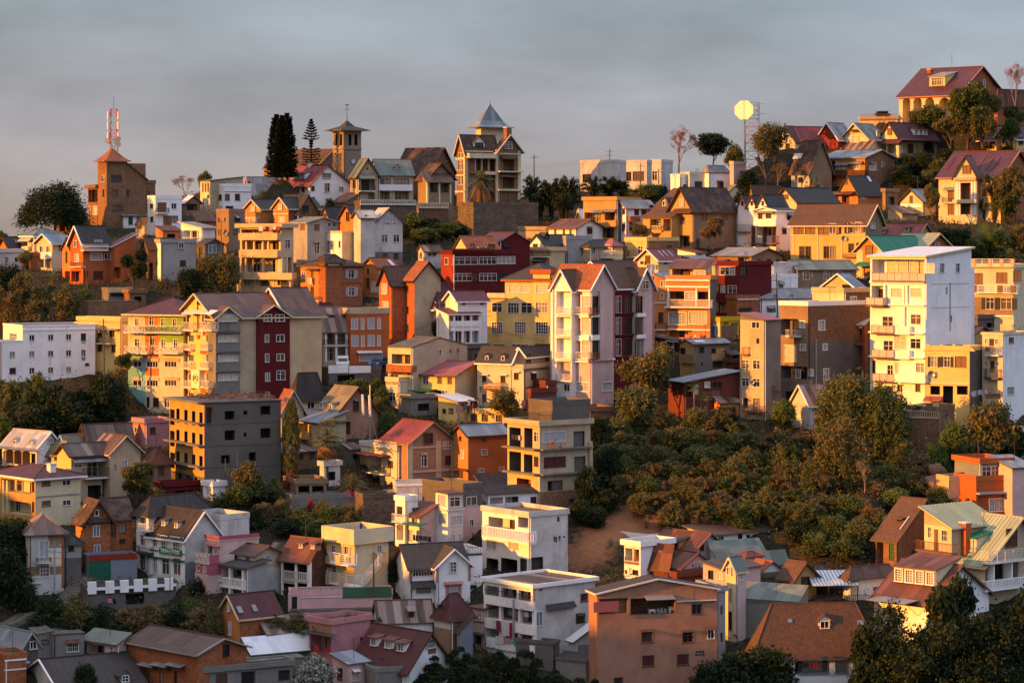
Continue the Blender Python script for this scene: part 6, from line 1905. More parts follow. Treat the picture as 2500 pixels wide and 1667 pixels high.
H('unfinished_concrete_block','unfinished grey concrete building with rows of empty window openings',1545,1862,2560,312,1130,28,'dconc',Lm='ochre',cat='apartment block')  # ochre left face paints warm sun onto the grey concrete
r('flat',None,'concroof',ov=.2,par=0)
for y_ in (445,640,838):
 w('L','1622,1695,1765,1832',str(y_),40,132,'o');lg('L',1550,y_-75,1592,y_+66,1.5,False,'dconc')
w('L','1640,1714,1785','1000',36,56,'o');cl('L',1540,920,1900,1300,'dconc')
for y_ in (312,505,705,900):band('L',y_,16,'conc',.9,'floor_slab');band('R',y_,12,'dconc',.05,'floor_slab')
lg('R',1880,350,1940,520,1.2,False,'ochre')
for x_,y_,ww,hh in ((2093,424,84,78),(2093,606,86,90),(2237,400,34,36),(2055,824,76,76),(2235,600,24,36),(2420,378,88,80),(2420,586,88,90),(2300,800,60,80)):w('R',str(x_),str(y_),ww,hh,'o')
cur.ops.append(('debris',1600,2400))
H('rose_house','small rose-pink house with a rounded lit corner beside the unfinished concrete building',1208,1318,1545,497,700,36,'pink')
r('flat',None,'concroof',ov=.12);w('R','1393','564',38,58,'b');aw('L',1205,1310,480,500,'r:grey',.6);w('L','1240','555',30,50,'w')
H('brown_hip_house','low brown house with a dark hipped sheet roof beside the unfinished concrete building',1290,1402,1560,855,1040,38,'tan')
r('hip',725,'rust',ov=.4);lg('L',1300,880,1390,970,1);w('R','1470','930',40,70,'d')
H('brick_patch_house','brick house with a dark tile roof, one orange lit slope and grey shutters',690,778,1005,1380,1790,26,'brick')
r('gy',1205,'dtile',ov=.55,barge='wood');cl('L',600,1300,800,1900,'orange')
w('R','877','1312',30,48,'w');aw('R',790,1000,1370,1390,'r:slate',.5);w('R','878','1480',48,96,'B');w('R','885','1652',44,90,'B')
sk(785,1255,50,40,'r:grey','L')
H('','',1000,1003,1208,1358,None,m='brick',sub=True,on='R',dd=-.8);r('gx',1185,'dtile',ov=.4);w('R','1115','1450',52,88,'b');w('R','1030','1470',46,110,'d');w('R','1115','1570',40,30,'k')
S(0,1247)
H('patchwork_roof_house','white and brown panelled house with a patched grey hipped roof at the dark left edge',252,262,582,205,760,22,'dwhite')
r('hip',32,'patch',ov=.45);cl('R',440,200,600,330,'tan');cl('R',560,200,600,700,'brick');cl('R',250,510,560,575,'tan');cl('R',440,400,556,500,'cream')
w('R','403','350',74,150,'D');w('R','407','545',70,100,'g');ba('R',345,468,430,465,'r',.9);ba('R',262,378,605,650,'r',.3,'wiron')
H('','',576,584,742,292,None,m='grey',sub=True,on='R',dd=-.8);r('hip',196,'dark',ov=.4);w('R','648','335',40,56,'k');cl('R',570,430,760,760,'dconc')
S(0,900)
H('school','white school with green trim, two dormers, black roof and green name board',1350,1686,2012,1545,1930,45,'dwhite',cat='school',Lm='white')
r('gy',1302,'dark',ov=.35,barge='white');h_sch=cur
dm(1500,1430,40,52,'one','white','slate','L','g');dm(1615,1450,44,54,'one','white','slate','L','g')
S(0,1247)
cl('R',1680,470,1780,700,'bgrey')
w('L','1412','272',46,96,'g');w('L','1503','284',62,116,'g');w('L','1615','298',64,116,'g');w('L','1412','490',42,140,'w');w('L','1508','500',76,150,'w');w('L','1612','506',76,150,'w');band('L',348,8,'dgreen',.15,'string_course',1365,1685);band('L',412,14,'dgreen',.3,'string_course',1365,1685)
pn('L',1447,345,1652,398,'sign',.22,'sign_board');tx('L',1550,372,30,'ECOLE PRIVEE LE PETIT ECOLIER','lettwhite',.26,fit=190);pl('L','1370,1450,1560,1672',220,600,.3,'white',.08,'pilaster',0)
S(0,900)
H('','',1243,1352,1640,1308,None,m='white',sub=True,p=h_sch,on='L',dd=-.2,a=9,part='wing');r('hip',1152,'dark',ov=.6)
w('L','1298','1362',46,88,'g');w('L','1300','1560',46,90,'w');w('L','1300','1760',50,130,'w');ba('L',1243,1340,1412,1470,'r',1.0,'wiron');ba('L',1200,1340,1625,1675,'r',1.2,'iron')
H('','',2000,2010,2272,1378,None,m='dwhite',sub=True,p=h_sch,on='R',dd=.0,b=6);r('flat',None,'concroof',ov=.05)
S(0,1247)
H('school_terrace','school yard terrace wall with six white piers and dark fence panels',785,790,1605,722,900,14,'dconc',cat='terrace')
r('flat',None,'concroof',ov=.15);ba('R',792,1600,632,720,'r',.15,'iron');pl('R','835,998,1130,1256,1388,1535',626,735,1.0,'white',.3,'pier',.1);band('R',712,26,'white',.25,'coping');w('R','1230','800',160,100,'o')
H('painted_yard_wall','stepped yard wall painted red above and blue-green below beside the school',800,806,1250,455,640,20,'bgrey',cat='yard wall')
r('flat',None,'concroof',ov=.02);cl('R',800,440,1010,640,'dgreen');band('R',430,55,'red',.04,'painted_band')
S(470,1247)
H('pink_house','two-tone pink house with a rose parapet and a white grille balcony',108,246,606,276,690,40,'ppink')
r('flat',None,'concroof',ov=.08,par=.02);band('R',255,46,'rose',.06);band('L',255,46,'rose',.06);w('L','162','352',28,46,'k');w('L','213','368',18,50,'w');aw('L',140,232,312,324,'pinktrim',.4)
H('','',22,148,246,470,None,m='ppink',sub=True,on='L',dd=2.2,a=3.5);r('flat',None,'concroof',ov=.03);cl('L',0,465,160,578,'rose');cl('R',140,400,260,578,'rose');ba('L',24,146,382,466,'x',.1);ba('R',150,244,400,466,'p',.1,'rose');w('L','55,112','525',26,44,'w')
H('brown_roof_white_house','white house with a brown gabled roof, bare gable wall and columned porch',308,566,802,402,760,46,'dwhite',Lm='white')
r('gy',322,'brown',ov=.45);cl('R',500,300,900,490,'beige')
w('L','382','420',48,44,'k');w('L','503','430',46,44,'g');w('R','686','440',34,64,'B')
H('','',222,486,560,520,None,m='grey',sub=True,on='L',dd=2.4,a=3.2);r('sx',456,'slate',ov=.4);lg('L',240,525,470,605,1.8);lg('L',240,690,470,760,1.8,False);pl('L','226,342,462',520,760,.32,'white',.1);ba('L',232,475,618,690,'b',.2,'white')
H('rusty_shed_roof','low rusty striped roof peeping out behind the brown-roofed white house',690,780,910,390,470,45,'tan')
r('gy',292,'patch',ov=.3)
H('gallery_house','wooden house with a tall two-floor white-columned gallery and rust roof',812,1062,1215,445,800,50,'wood',Lm='beige')
r('gy',262,'rust',ov=.45,k=.7);dm(995,338,36,44,'one','sand','rust','L','g');dm(1108,345,38,44,'one','sand','rust','L','g')
lg('L',830,440,935,615,1.8);lg('L',960,450,1050,640,1.8);lg('L',830,660,935,780,1.8,False);lg('L',960,660,1050,780,1.8,False);pl('L','820,945,1058',430,790,.34,'white',.08);ba('L',818,1058,555,628,'b',.1,'trim')
H('yellow_stair_house','bright yellow house with a box parapet, two balconies and an outside stair',1225,1476,1786,302,800,42,'cream',Lm='yellow')
r('flat',None,'concroof',ov=.45,par=1.6,pc='cream')
w('L','1283','345',44,58,'g');w('L','1402','358',36,68,'L');w('L','1290','530',42,58,'g');w('L','1232','690',50,60,'d');w('L','1300','725',36,50,'w');w('R','1703','345',34,64,'B');ba('L',1175,1422,382,474,'h',1.2,'white');ba('L',1180,1472,568,662,'h',1.2,'white');pl('L','1195,1300,1400',385,470,.9,'sand',1.24,'panel_post',-1.1);pl('L','1195,1300,1430',572,660,.9,'sand',1.24,'panel_post',-1.1)
ba('R',1698,1785,382,462,'p',1.1,'sand');cur.ops.append(('stair','R',X(1530),Y(660),X(1700),Y(462)))
H('pink_street_wall','long pink street wall with a green corrugated fence and black gate below the yellow house',885,890,1822,776,985,8,'pinkwall',cat='street wall')
r('flat',None,'concroof',ov=.05);ba('R',1370,1816,692,775,'p',.08,'fence','metal_fence');ba('R',968,1365,700,775,'g',.08,None,'metal_fence');w('R','930','850',66,128,'k');pl('R','888,970',745,910,.4,'ppink',.1,'gate_pier');band('R',900,22,'conc',.2,'plinth')
S(940,1247)
H('pink_trim_house','white house with dusty pink trim, grey roof, one pointed gable and a white garage',212,226,745,508,830,14,'white')
r('gx',312,'bgr' if False else 'slate',ov=.45)
w('R','345','552',178,76,'g');w('R','352','722',132,56,'G');aw('R',225,478,640,688,'r:slate',.9);pl('R','228',515,640,.25,'pinktrim',.1,'pilaster',0)
H('','',466,472,776,498,None,m='white',sub=True,on='R',dd=1.0,b=5);r('gy',348,'slate',ov=.45,barge='white');w('R','619','508',54,84,'g');pl('R','478,768',500,640,.3,'pinktrim',.1,'pilaster',0);w('R','625','732',106,124,'q');aw('R',535,715,645,660,'pinktrim',.5);pl('R','563,684',660,790,.3,'pinktrim',.1,'pilaster',0)
H('','',738,742,880,660,None,m='white',sub=True,on='R',dd=-.6);r('flat',None,'concroof',ov=.1);w('R','806','694',52,30,'k')
S(470,900)
H('black_pyramid_house','pale house with a steep black frustum roof in front of the beige apartment side',905,950,1188,232,440,24,'cream')
r('hip',44,'dark',ov=.45,hx=.30);w('R','1080','335',58,56,'w');pn('R',1030,285,1130,300,'white',.15,'lintel')
H('beige_gable_house','beige house with one orange-lit roof slope and a pale front gable behind the cypress',745,812,1012,385,600,28,'beige')
r('gy',200,'otile',ov=.4,barge='grey');w('R','847','282',30,40,'k')
H('tan_dormer_house','tan gabled house with olive roof, twin dormers and grey porch by the antenna mast',1120,1312,1688,410,640,34,'salmon',Lm='beige')
r('gy',172,'olive',ov=.4,barge='wood');dm(1182,370,34,58,'one','sand','green','L','w');dm(1268,378,36,58,'one','sand','green','L','w');w('R','1487','336',38,80,'b');aw('R',1468,1512,275,290,'r:bgr',.6);lg('R',1345,480,1440,600,1.2,False);aw('R',1250,1445,455,478,'r:green',1.6)
H('','',945,1160,1320,492,None,m='beige',sub=True,on='L',dd=3.2,a=4);r('sx',396,'bgr',ov=.4);lg('L',970,500,1080,640,1.2);ba('L',972,1065,575,632,'p',.3,'ochre')
H('amber_verandah_house','low lit ochre house with a dark sheet roof behind the cypress',598,832,1150,770,930,48,'ochre')
r('sy',700,'patch',ov=.4);w('L','670','820',60,80,'w');w('L','770','815',40,80,'b');cl('R',800,700,1200,1000,'brown');w('R','985','800',36,36,'k');w('R','1090','790',34,40,'k');ba('L',600,825,880,905,'p',.4,'sand')
H('rose_villa','two-storey villa with dusty red gable, cream pilasters and a red metal roof',1725,1978,2385,672,1075,36,'salmon')
r('gy',490,'red',ov=.4,barge='tan');cl('R',1970,660,2400,1100,'salmon')
S(940,900)
w('R','392','632',72,84,'b');w('R','556','696',40,68,'c');w('R','357','832',44,116,'w');w('R','580','832',58,72,'m');w('R','580','1030',48,70,'b');band('R',722,16,'sand',.12);band('R',942,20,'sand',.15);pl('R','225,485,625',660,1060,.8,'sand',.1,'pilaster',0);pn('R',330,765,388,785,'sand',.2,'lintel')
S(470,900)
H('','',1528,1864,1980,738,None,m='dwhite',sub=True,on='L',dd=.5,a=4.5,Lm='cream');r('flat',None,'concroof',ov=.12);ba('L',1640,1862,662,735,'b',.1,'sand');ba('R',1868,1970,675,735,'p',.1,'dwhite')
w('L','1806','870',44,58,'m');lg('L',1620,800,1720,930,1.4);ba('L',1540,1740,880,945,'r',1.0);aw('L',1540,1720,770,800,'r:red',1.4)
ar('L',1678,965,1100,70);ar('L',1755,1015,1100,40);ar('L',1820,1028,1100,42);ar('R',1925,1028,1100,66)
H('garden_pergola','small flat concrete garden pergola with arched openings beside the palms',935,945,1220,1050,1190,14,'tan',cat='pergola')
r('flat',None,'grey',ov=.15);lg('R',965,1066,1066,1180,2.4,False,'inside');lg('R',1090,1066,1195,1180,2.4,False,'inside')
H('garden_ruin_wall','broken pale garden wall under the pergola and washing line',895,900,1540,1195,1275,8,'lowgrey',cat='garden wall')
r('flat',None,'concroof',ov=.03)
H('stone_bastion','dark rough stone bastion wall right of the sloping garden',1530,1555,1850,1185,1440,14,'stone',cat='retaining wall')
r('flat',None,'concroof',ov=.05)
H('lit_garden_hut','tiny lit white hut among the dark shrubs left of the cypress',95,185,300,1072,1195,40,'white')
r('flat',None,'grey',ov=.2);w('L','150','1130',50,70,'y')
# third tier, centre and right
S(940,900)
H('orange_plaster_house','tall plain orange plastered house with a blue-grey roof and small barred windows',620,757,1118,605,1065,34,'salmon' if False else 'orange')
r('gx',520,'bgr',ov=.35,barge='wood');cl('R',750,560,1200,1200,'terra')
w('R','900','636',38,42,'b');w('R','905','760',46,44,'G');w('R','875','926',46,32,'G');w('R','1062','910',44,28,'G');w('L','685','636',20,36,'b');w('L','705','780',26,72,'c');w('L','690','960',40,60,'k');aw('L',640,735,905,930,'r:rust',.9)
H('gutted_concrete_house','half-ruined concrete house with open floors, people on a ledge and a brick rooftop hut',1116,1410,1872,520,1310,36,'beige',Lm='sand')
r('flat',None,'concroof',ov=.35)
lg('L',1132,535,1238,718,2.2,True,'dconc');lg('L',1268,540,1345,720,2.2,False,'dconc');lg('L',1132,755,1240,940,2.2,False,'dconc');lg('L',1265,780,1345,945,2.2,False,'dconc');w('L','1376','620',34,92,'w');w('L','1378','845',34,84,'k');lg('L',1200,1000,1330,1100,1.6,False,'brick')
for y_ in (738,965):band('L',y_,16,'conc',.9,'floor_slab');band('R',y_,14,'conc',.7,'floor_slab')
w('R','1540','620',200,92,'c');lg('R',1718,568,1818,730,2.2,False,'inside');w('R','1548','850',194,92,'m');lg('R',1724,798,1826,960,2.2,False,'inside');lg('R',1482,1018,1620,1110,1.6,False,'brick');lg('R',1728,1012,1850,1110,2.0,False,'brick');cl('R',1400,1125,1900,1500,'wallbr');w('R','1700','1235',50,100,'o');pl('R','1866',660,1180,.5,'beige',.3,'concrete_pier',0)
ba('L',1220,1400,395,500,'r',.1);ba('R',1405,1525,400,500,'h',.1,'iron')
H('','',1490,1526,1868,335,None,m='dconc',sub=True,on='R',dd=-.3,b=5);r('flat',None,'concroof',ov=.03)
H('brick_hut','small unplastered brick hut right of the rooftop brick wall',1860,1872,2065,388,560,20,'wallbr')
r('flat',None,'patch',ov=.2);w('R','2022','485',32,60,'m')
H('dark_lean_to','dark makeshift lean-to clinging to the side of the half-ruined house',1868,1882,2092,545,800,20,'wood')
r('sy',520,'dark',ov=.2);lg('R',1900,590,2050,740,1.2)
H('long_white_terrace','long white terrace wall with a railing at the foot of the dusty red villa',88,100,700,1072,1215,10,'dwhite',cat='terrace')
r('flat',None,'concroof',ov=.05);band('R',1060,20,'white',.1,'parapet');ba('R',180,455,1142,1205,'r',1.5,'steel')
H('stained_corner_house','tall stained white house with a lit corner of large shuttered windows',462,572,712,1142,1630,40,'dwhite',Lm='white')
r('sy',1122,'rust',ov=.3);w('L','517','1200',74,96,'c');w('L','520','1366',78,100,'c');w('R','638','1212',88,80,'w');w('R','650','1382',104,84,'c');band('R',1292,12,'dwhite',.15);band('L',1292,12,'dwhite',.15);w('R','625,687','1550',24,84,'c')
H('','',700,712,890,1092,None,m='dconc',sub=True,on='R',dd=-1.2,b=8);r('flat',None,'concroof',ov=.05);cl('R',700,1260,900,1700,'ppink');w('R','788','1205',86,74,'w');w('R','790','1402',36,60,'w')
H('overgrown_balcony_house','white house with a dark overgrown upper balcony and one brown shutter',880,936,1450,1140,1400,18,'white')
r('sy',1090,'slate',ov=.35);lg('R',945,1168,1216,1305,1.8,True,'dconc');w('R','1352','1196',46,54,'m');pl('R','944,1082',1165,1310,.25,'white',.1);ba('R',930,1085,1245,1300,'r',.7)
H('arcade_balcony_house','white house with a long balustraded balcony, bright niche window and dark ground-floor arcade',886,1312,1668,1350,1900,38,'dwhite',Lm='white')
r('flat',None,'patch',ov=.15)
lg('L',942,1360,1185,1460,1.8);lg('L',1212,1335,1396,1455,1.2);ba('L',882,1308,1460,1555,'b',1.1,'white')
w('R','1580','1370',24,46,'k');w('R','1545,1590','1548',18,50,'k')
S(940,1247)
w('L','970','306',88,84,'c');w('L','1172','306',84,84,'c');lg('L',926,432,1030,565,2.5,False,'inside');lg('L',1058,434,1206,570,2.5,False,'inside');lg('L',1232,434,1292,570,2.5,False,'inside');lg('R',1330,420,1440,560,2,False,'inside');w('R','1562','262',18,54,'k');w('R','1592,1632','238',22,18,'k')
H('white_gate_block','narrow white block with a dark planted railing between the pink-trimmed house and the arcade',750,762,888,392,600,15,'white')
r('flat',None,'concroof',ov=.04);ba('R',752,886,328,388,'r',.1,'iron')
S(940,900)
H('brown_shed_white_house','white house with a slanting brown sheet roof and green awning beside the stained corner house',170,312,470,1350,1640,44,'ppink',Lm='white')
r('sx',1240,'rust',ov=.4);w('L','270','1382',50,46,'w');aw('L',130,300,1400,1430,'r:bgreen',1.6);w('L','230','1520',44,110,'c')
H('pale_stack_house','narrow pale house with stacked railed balconies behind the wire pergola',92,182,300,1205,1600,44,'white')
r('flat',None,'concroof',ov=.12);w('L','132','1298',46,80,'b');ba('L',58,160,1325,1395,'r',.9,'wiron');w('R','278','1278',60,30,'w');lg('L',105,1420,165,1560,1)
S(1870,900)
H('white_plank_shed','old white plank shed with a rusting metal roof at the edge of the bushy cliff',385,398,745,322,545,18,'dwhite')
r('gx',152,'patch',ov=.35,barge='white');w('R','468','468',42,52,'k');w('R','455','362',20,50,'k')
H('wave_wall_terrace','cream terrace wall with scooped wavy top and a small balustrade above rough stone',1282,1570,1720,388,760,60,'wallbr',cat='terrace')
r('flat',None,'concroof',ov=.05);ba('L',1284,1568,388,440,'b',.1,'beige')
for x1,x2 in ((1284,1330),(1370,1450),(1520,1570)):pn('L',x1,322,x2,390,'cream',.05,'wave_wall',.2)
pn('L',1330,362,1370,390,'cream',.05,'wave_wall',.2);pn('L',1450,372,1520,390,'cream',.05,'wave_wall',.2)
H('red_cube_house','red flat-roofed house with a glazed roof room and a white-framed barred window',1908,1916,2248,1022,1340,12,'terra')
r('flat',None,'concroof',ov=.06);w('R','2110','1240',148,104,'z');band('R',1135,16,'grey',.8,'ledge')
H('','',1950,1956,2232,862,None,m='teal' if False else 'bgrey',sub=True,on='R',dd=-1.2,b=6);r('flat',None,'red',ov=.3,pc='terra');w('R','2010,2092','950',74,116,'w');pl('R','1955,2140',870,1020,.3,'cream',.1,'post',0)
H('cream_yard_wall','cream panelled yard wall left of the red flat-roofed house',1660,1668,1910,1022,1250,12,'sand',cat='yard wall')
r('flat',None,'concroof',ov=.03);pl('R','1672,1782,1876',1020,1085,.12,'dconc',.05,'post',0)
H('blue_grey_edge_house','pale house with a blue-grey sheet roof at the right edge beside the red one',2232,2245,2440,905,1350,15,'ppink')
r('sy',800,'bgr',ov=.3)
H('porch_edge_house','sliver of a cream house with porch posts at the right edge of the bushy cliff',2280,2300,2460,590,870,25,'cream')
r('flat',None,'tile',ov=.5);lg('R',2312,600,2440,800,2,False)
H('long_tile_slope_house','old brick house with one very long brown tile roof slope and narrow porch',1000,1190,1600,1555,1810,42,'wallbr')
r('gy',1192,'tile',ov=.5,k=.62);sk(1270,1410,14,150,'r:lgrey','L','roof_patch');lg('L',1010,1575,1070,1780,1.5,False);w('L','1145','1665',30,150,'n');w('R','1365','1690',80,80,'n');dm(1215,1395,40,30,'one','wood','tile','L','k')
S(1870,1247)
H('seam_roof_house','cream house with ribbed green-yellow roofs, red chimney and railed balcony at the right',1690,1995,2560,478,800,38,'beige',Lm='cream')
r('gy',62,'gyel',ov=.6,barge='cream',k=.55,ribs=.55);ch(1818,385,110,1.0,'terra','L');dm(1838,372,130,130,'one','cream','bgreen','L','c')
w('R','2230','240',110,160,'d');ba('R',2040,2400,355,455,'h',1.3,'wiron');lg('R',2010,480,2300,640,2.2);pl('R','2025,2190',460,690,.2,'white',.9);ba('R',2000,2400,620,700,'b',1.6,'white')
H('','',1443,1692,1900,148,None,m='beige',sub=True,on='L',dd=1.2,a=8,Lm='cream');r('sy',-20,'gyel',ov=.5,barge='cream',ribs=.55)
w('L','1492','195',24,96,'G');w('L','1552','265',22,190,'p');w('L','1628','225',44,96,'G');ba('L',1360,1690,285,370,'r',1.1,'rustiron');lg('L',1480,385,1540,500,1)
H('rust_roof_white_blue_house','white house with a broad brown metal roof and a long three-window dormer',985,1485,2032,845,1230,46,'white')
r('gy',497,'rust',ov=.45,barge='brown');dm(1358,672,330,150,'shed','cream','rust','L','z')
w('R','1803','640',36,56,'B');aw('R',1760,1950,770,820,'r:slate',1.0);w('R','1815','900',100,180,'w');aw('L',1030,1270,770,850,'r:grey',2.6)
H('canopy_house','low white house with a dark hipped roof behind the striped metal carport',705,762,1182,595,800,26,'white')
r('hip',503,'brown',ov=.45);w('R','1097','614',14,20,'k');w('R','1000','710',46,40,'G');pn('R',770,640,850,800,'cream',.05,'painted_wall')
H('tile_hip_house','large house with a broad hipped clay tile roof, one pointed dormer and white verandah pillars',-150,-95,1015,1252,1640,8,'white')
r('hip',848,'tile',ov=.6,hx=.75);dm(533,1075,118,82,'gable','trim','tile','R','w');sk(215,998,44,34,'r:bgr');sk(857,1015,56,44,'r:bgr')
lg('R',195,1262,760,1490,2.2);pl('R','236,603',1255,1500,.62,'white',.1);ba('R',300,760,1385,1475,'r',.1,'steel');w('R','60','1340',90,110,'w')
# houses under the bushy cliff
S(1400,1247)
H('white_cliff_house','long white house tucked under the bushy cliff with a lit upper wall and brown roof',1030,1272,1802,222,372,40,'white')
r('sy',142,'brown',ov=.45);w('R','1345','262',48,62,'w');w('R','1518','242',36,54,'k');w('R','1595','240',34,42,'k');lg('R',1650,218,1775,265,1.4,False,'inside');lg('R',1690,335,1770,372,1.4,False,'inside');w('R','1787','310',10,14,'k')
H('','',1212,1524,1714,82,None,m='white',sub=True,on='R',dd=-7.0,b=8);r('flat',None,'dark',ov=.12,pc='wood')
H('bright_porch_house','white house with a bright open upper porch at the left of the rust roofs',463,612,900,322,620,42,'white')
r('flat',None,'dark',ov=.35);lg('L',472,342,600,455,1.6);pl('L','548',330,460,.3,'cream');ba('L',465,592,425,470,'r',.1,'rustiron');w('L','480','555',20,40,'w');w('L','520','540',22,50,'y');w('L','565','560',44,40,'k')
H('','',545,680,900,262,None,m='white',sub=True,on='R',dd=-5.5,b=5);r('flat',None,'concroof',ov=.05)
H('rust_gable_house','stained white gabled house with a big red-rust roof and one small dormer',690,1072,1395,385,540,44,'dwhite')
r('gy',208,'rust',ov=.5);dm(940,345,40,66,'one','orange','dark','L','b');w('R','1166','332',20,50,'m');ch(785,360,295,.35,'steel' if False else 'grey')
H('low_rust_gable_house','pinkish white gabled house with a low rust-red roof in front of the stained gable',862,988,1258,512,640,40,'ppink',Lm='cream')
r('gy',385,'rust',ov=.45);w('R','1125','548',64,112,'B');pn('R',1083,482,1165,494,'wallbr',.06,'lintel');w('L','935','560',40,60,'k')
H('red_door_shack','dark red plank shack with carved doors under a rusty lean-to',600,862,880,478,640,55,'brownred')
r('sx',390,'rust',ov=.4);w('L','745','520',40,80,'d');w('L','800','525',36,80,'p');w('L','690','520',40,90,'d');pn('L',600,455,655,515,'white',.04,'white_panel')
H('green_sheet_house','low house with wide flat pale green sheet roofs behind the pink and white row',1245,1330,1770,455,560,25,'dwhite')
r('sy',305,'green',ov=.3)
H('little_red_hip','tiny red hipped roof among the pale green sheet roofs',1480,1570,1720,425,545,38,'dwhite')
r('hip',378,'red',ov=.2)
H('pale_green_lean_to','pale green lean-to roof at the right end of the green sheet roofs',1770,1800,1955,480,600,30,'dwhite')
r('sy',395,'green',ov=.2)
H('pink_corner_house','tall pale pink corner house with a grey-green gabled roof and lit front',1382,1478,1572,532,1160,42,'ppink',Lm='cream')
r('gx',425,'green',ov=.4,barge='cream');w('L','1424','545',30,66,'w');w('L','1430','770',26,130,'k');w('L','1430','1000',24,160,'b');w('R','1525','600',36,60,'y')
H('','',1182,1378,1400,540,None,m='ppink',sub=True,on='L',dd=-2.0,a=6);r('sy',470,'brown',ov=.3);w('L','1335','590',36,60,'y');w('L','1252','580',40,76,'k')
H('tan_roof_white_house','white house with a tan metal roof joined to the tall pink corner house',1572,1690,1912,562,700,34,'white')
r('gy',462,'olive' if False else 'otile',ov=.4);w('L','1605','600',40,80,'y');w('L','1655','590',40,50,'w');lg('R',1700,580,1840,610,1)
H('ochre_chapel_house','narrow ochre house with a very steep tile roof and dark pointed doorway',1885,2012,2215,610,840,38,'ochre')
r('gy',470,'tile',ov=.45,barge='wood',k=.45);w('R','2110','640',60,80,'k')
H('stone_flat_house','dark rubble-stone flat-roofed building under the lit white porch',1638,1650,2012,612,760,20,'stone')
r('flat',None,'slate',ov=.15)
H('dark_roof_sheds','small dark sheet roof tucked behind the ochre steep-roofed house',2150,2200,2330,580,680,30,'dconc')
r('hip',500,'brown',ov=.3)
H('green_roof_warehouse','long stained grey warehouse with a flat green sheet roof and parapet',1488,2056,2136,835,1240,62,'lowgrey')
r('sx',690,'green',ov=.1);pn('L',1490,812,2052,832,'conc',.1,'parapet',.1)
H('small_brown_roof','little cream outhouse with a slanting brown sheet roof before the grey warehouse',1662,1760,1950,1005,1130,40,'cream')
r('sy',892,'brown',ov=.35);w('L','1700','1050',30,60,'w')
H('salmon_block','large salmon-pink block with small dark windows, low gable and an open rooftop kitchen',184,216,1312,752,1690,16,'salmon',b=3,cat='apartment block')
r('gy',618,'slate',ov=.25,barge='trim',k=.5)
lg('R',235,795,495,935,.5,False,'brown');lg('R',520,790,930,940,2.2,False,'brown');pn('R',185,825,412,920,'r:pinkr',.6,'metal_awning',-.5);aw('R',640,935,770,800,'r:grey',1.2)
w('R','672','1148',96,90,'b');w('R','1045','1148',96,90,'b');w('R','1253','1122',58,76,'w');w('R','682','1365',96,90,'m');w('R','997','1355',94,90,'m');w('R','1123','892',92,88,'b');w('R','1152','1290',66,18,'k');w('R','410','1550',70,60,'k');aw('R',612,735,1076,1094,'r:tile',.5);aw('R',986,1104,1080,1098,'r:tile',.5);aw('R',1208,1292,1050,1076,'r:tile',.5)
pn('R',940,815,1308,822,'trim',.3,'ledge')
cur.ops.append(('kitchen',))
H('salmon_side_block','narrow grey-white house squeezed between the salmon block and the pink corner house',1312,1316,1385,730,1400,25,'grey')
r('flat',None,'bgr',ov=.2);w('R','1350','900',22,80,'k');w('R','1350','1150',22,80,'k')
S(940,1247)
H('white_yellow_gallery_house','big white house with a flat parapet roof, bright yellow open galleries and stained side wall',900,1347,1912,700,1370,42,'dwhite',Lm='white')
r('flat',None,'patch',ov=.35,par=.3,pc='white')
lg('L',908,705,1335,792,1.6);ba('L',905,1340,740,800,'r',.1);lg('L',915,872,1350,1002,1.8);lg('L',925,1092,1350,1178,1.8);ba('L',908,1350,1010,1082,'p',.35,'white');ba('L',900,1345,795,862,'p',.35,'white');ba('L',920,1350,1190,1260,'p',.35,'white');pl('L','905,1050,1212,1340',700,795,.3,'white',.05);pl('L','912,1050,1225,1352',868,1180,.32,'white',.05);pl('L','1202',800,1180,.12,'grey',.6,'drainpipe',-.4)
w('R','1815','788',60,64,'m');w('R','1783','976',78,78,'k');w('R','1407','982',58,126,'B');aw('R',1465,1750,852,866,'r:slate',.5);aw('R',1742,1832,932,946,'r:slate',.5);w('R','1420','720',30,16,'k')
H('','',780,905,930,895,None,m='ppink',sub=True,on='L',dd=.2,a=5,Lm='ppink');r('sx',850,'rust',ov=.3);w('L','856','970',44,62,'g');w('L','848','1158',54,88,'k');aw('L',808,875,1110,1132,'r:slate',.6);band('L',1012,10,'tan',.1)
H('maroon_mansard_house','tall narrow white and brown house with a steep maroon hipped roof and one dormer',448,597,800,975,1280,40,'wallbr',Lm='dwhite')
r('hip',757,'mar',ov=.35,hx=.35);dm(522,935,40,60,'gable','wood','mar','L','b');cl('L',440,1050,600,1300,'tan')
H('blue_grey_shed','blue-grey plank shed with a slanting dark roof beside the yellow galleries',655,682,800,1095,1330,25,'bgrey')
r('sx',965,'dark',ov=.25)
H('tin_roof_annex','small white annex under a slanting white tin roof beside the salmon block',1672,1720,1910,1185,1360,30,'dwhite')
r('sx',1045,'silver',ov=.35);pn('R',1760,1215,1900,1290,'bgrey',.05,'garage_panel')
H('grey_outhouse','grey flat outhouse with a pink side in front of the stained white wall',1190,1532,1590,1215,1440,62,'dconc')
r('flat',None,'concroof',ov=.1,par=.25)
H('tar_roof_hut','low hut with a tarred flat roof at the foot of the salmon block',1555,1830,1912,1380,1560,58,'lowgrey')
r('sx',1310,'slate',ov=.1)
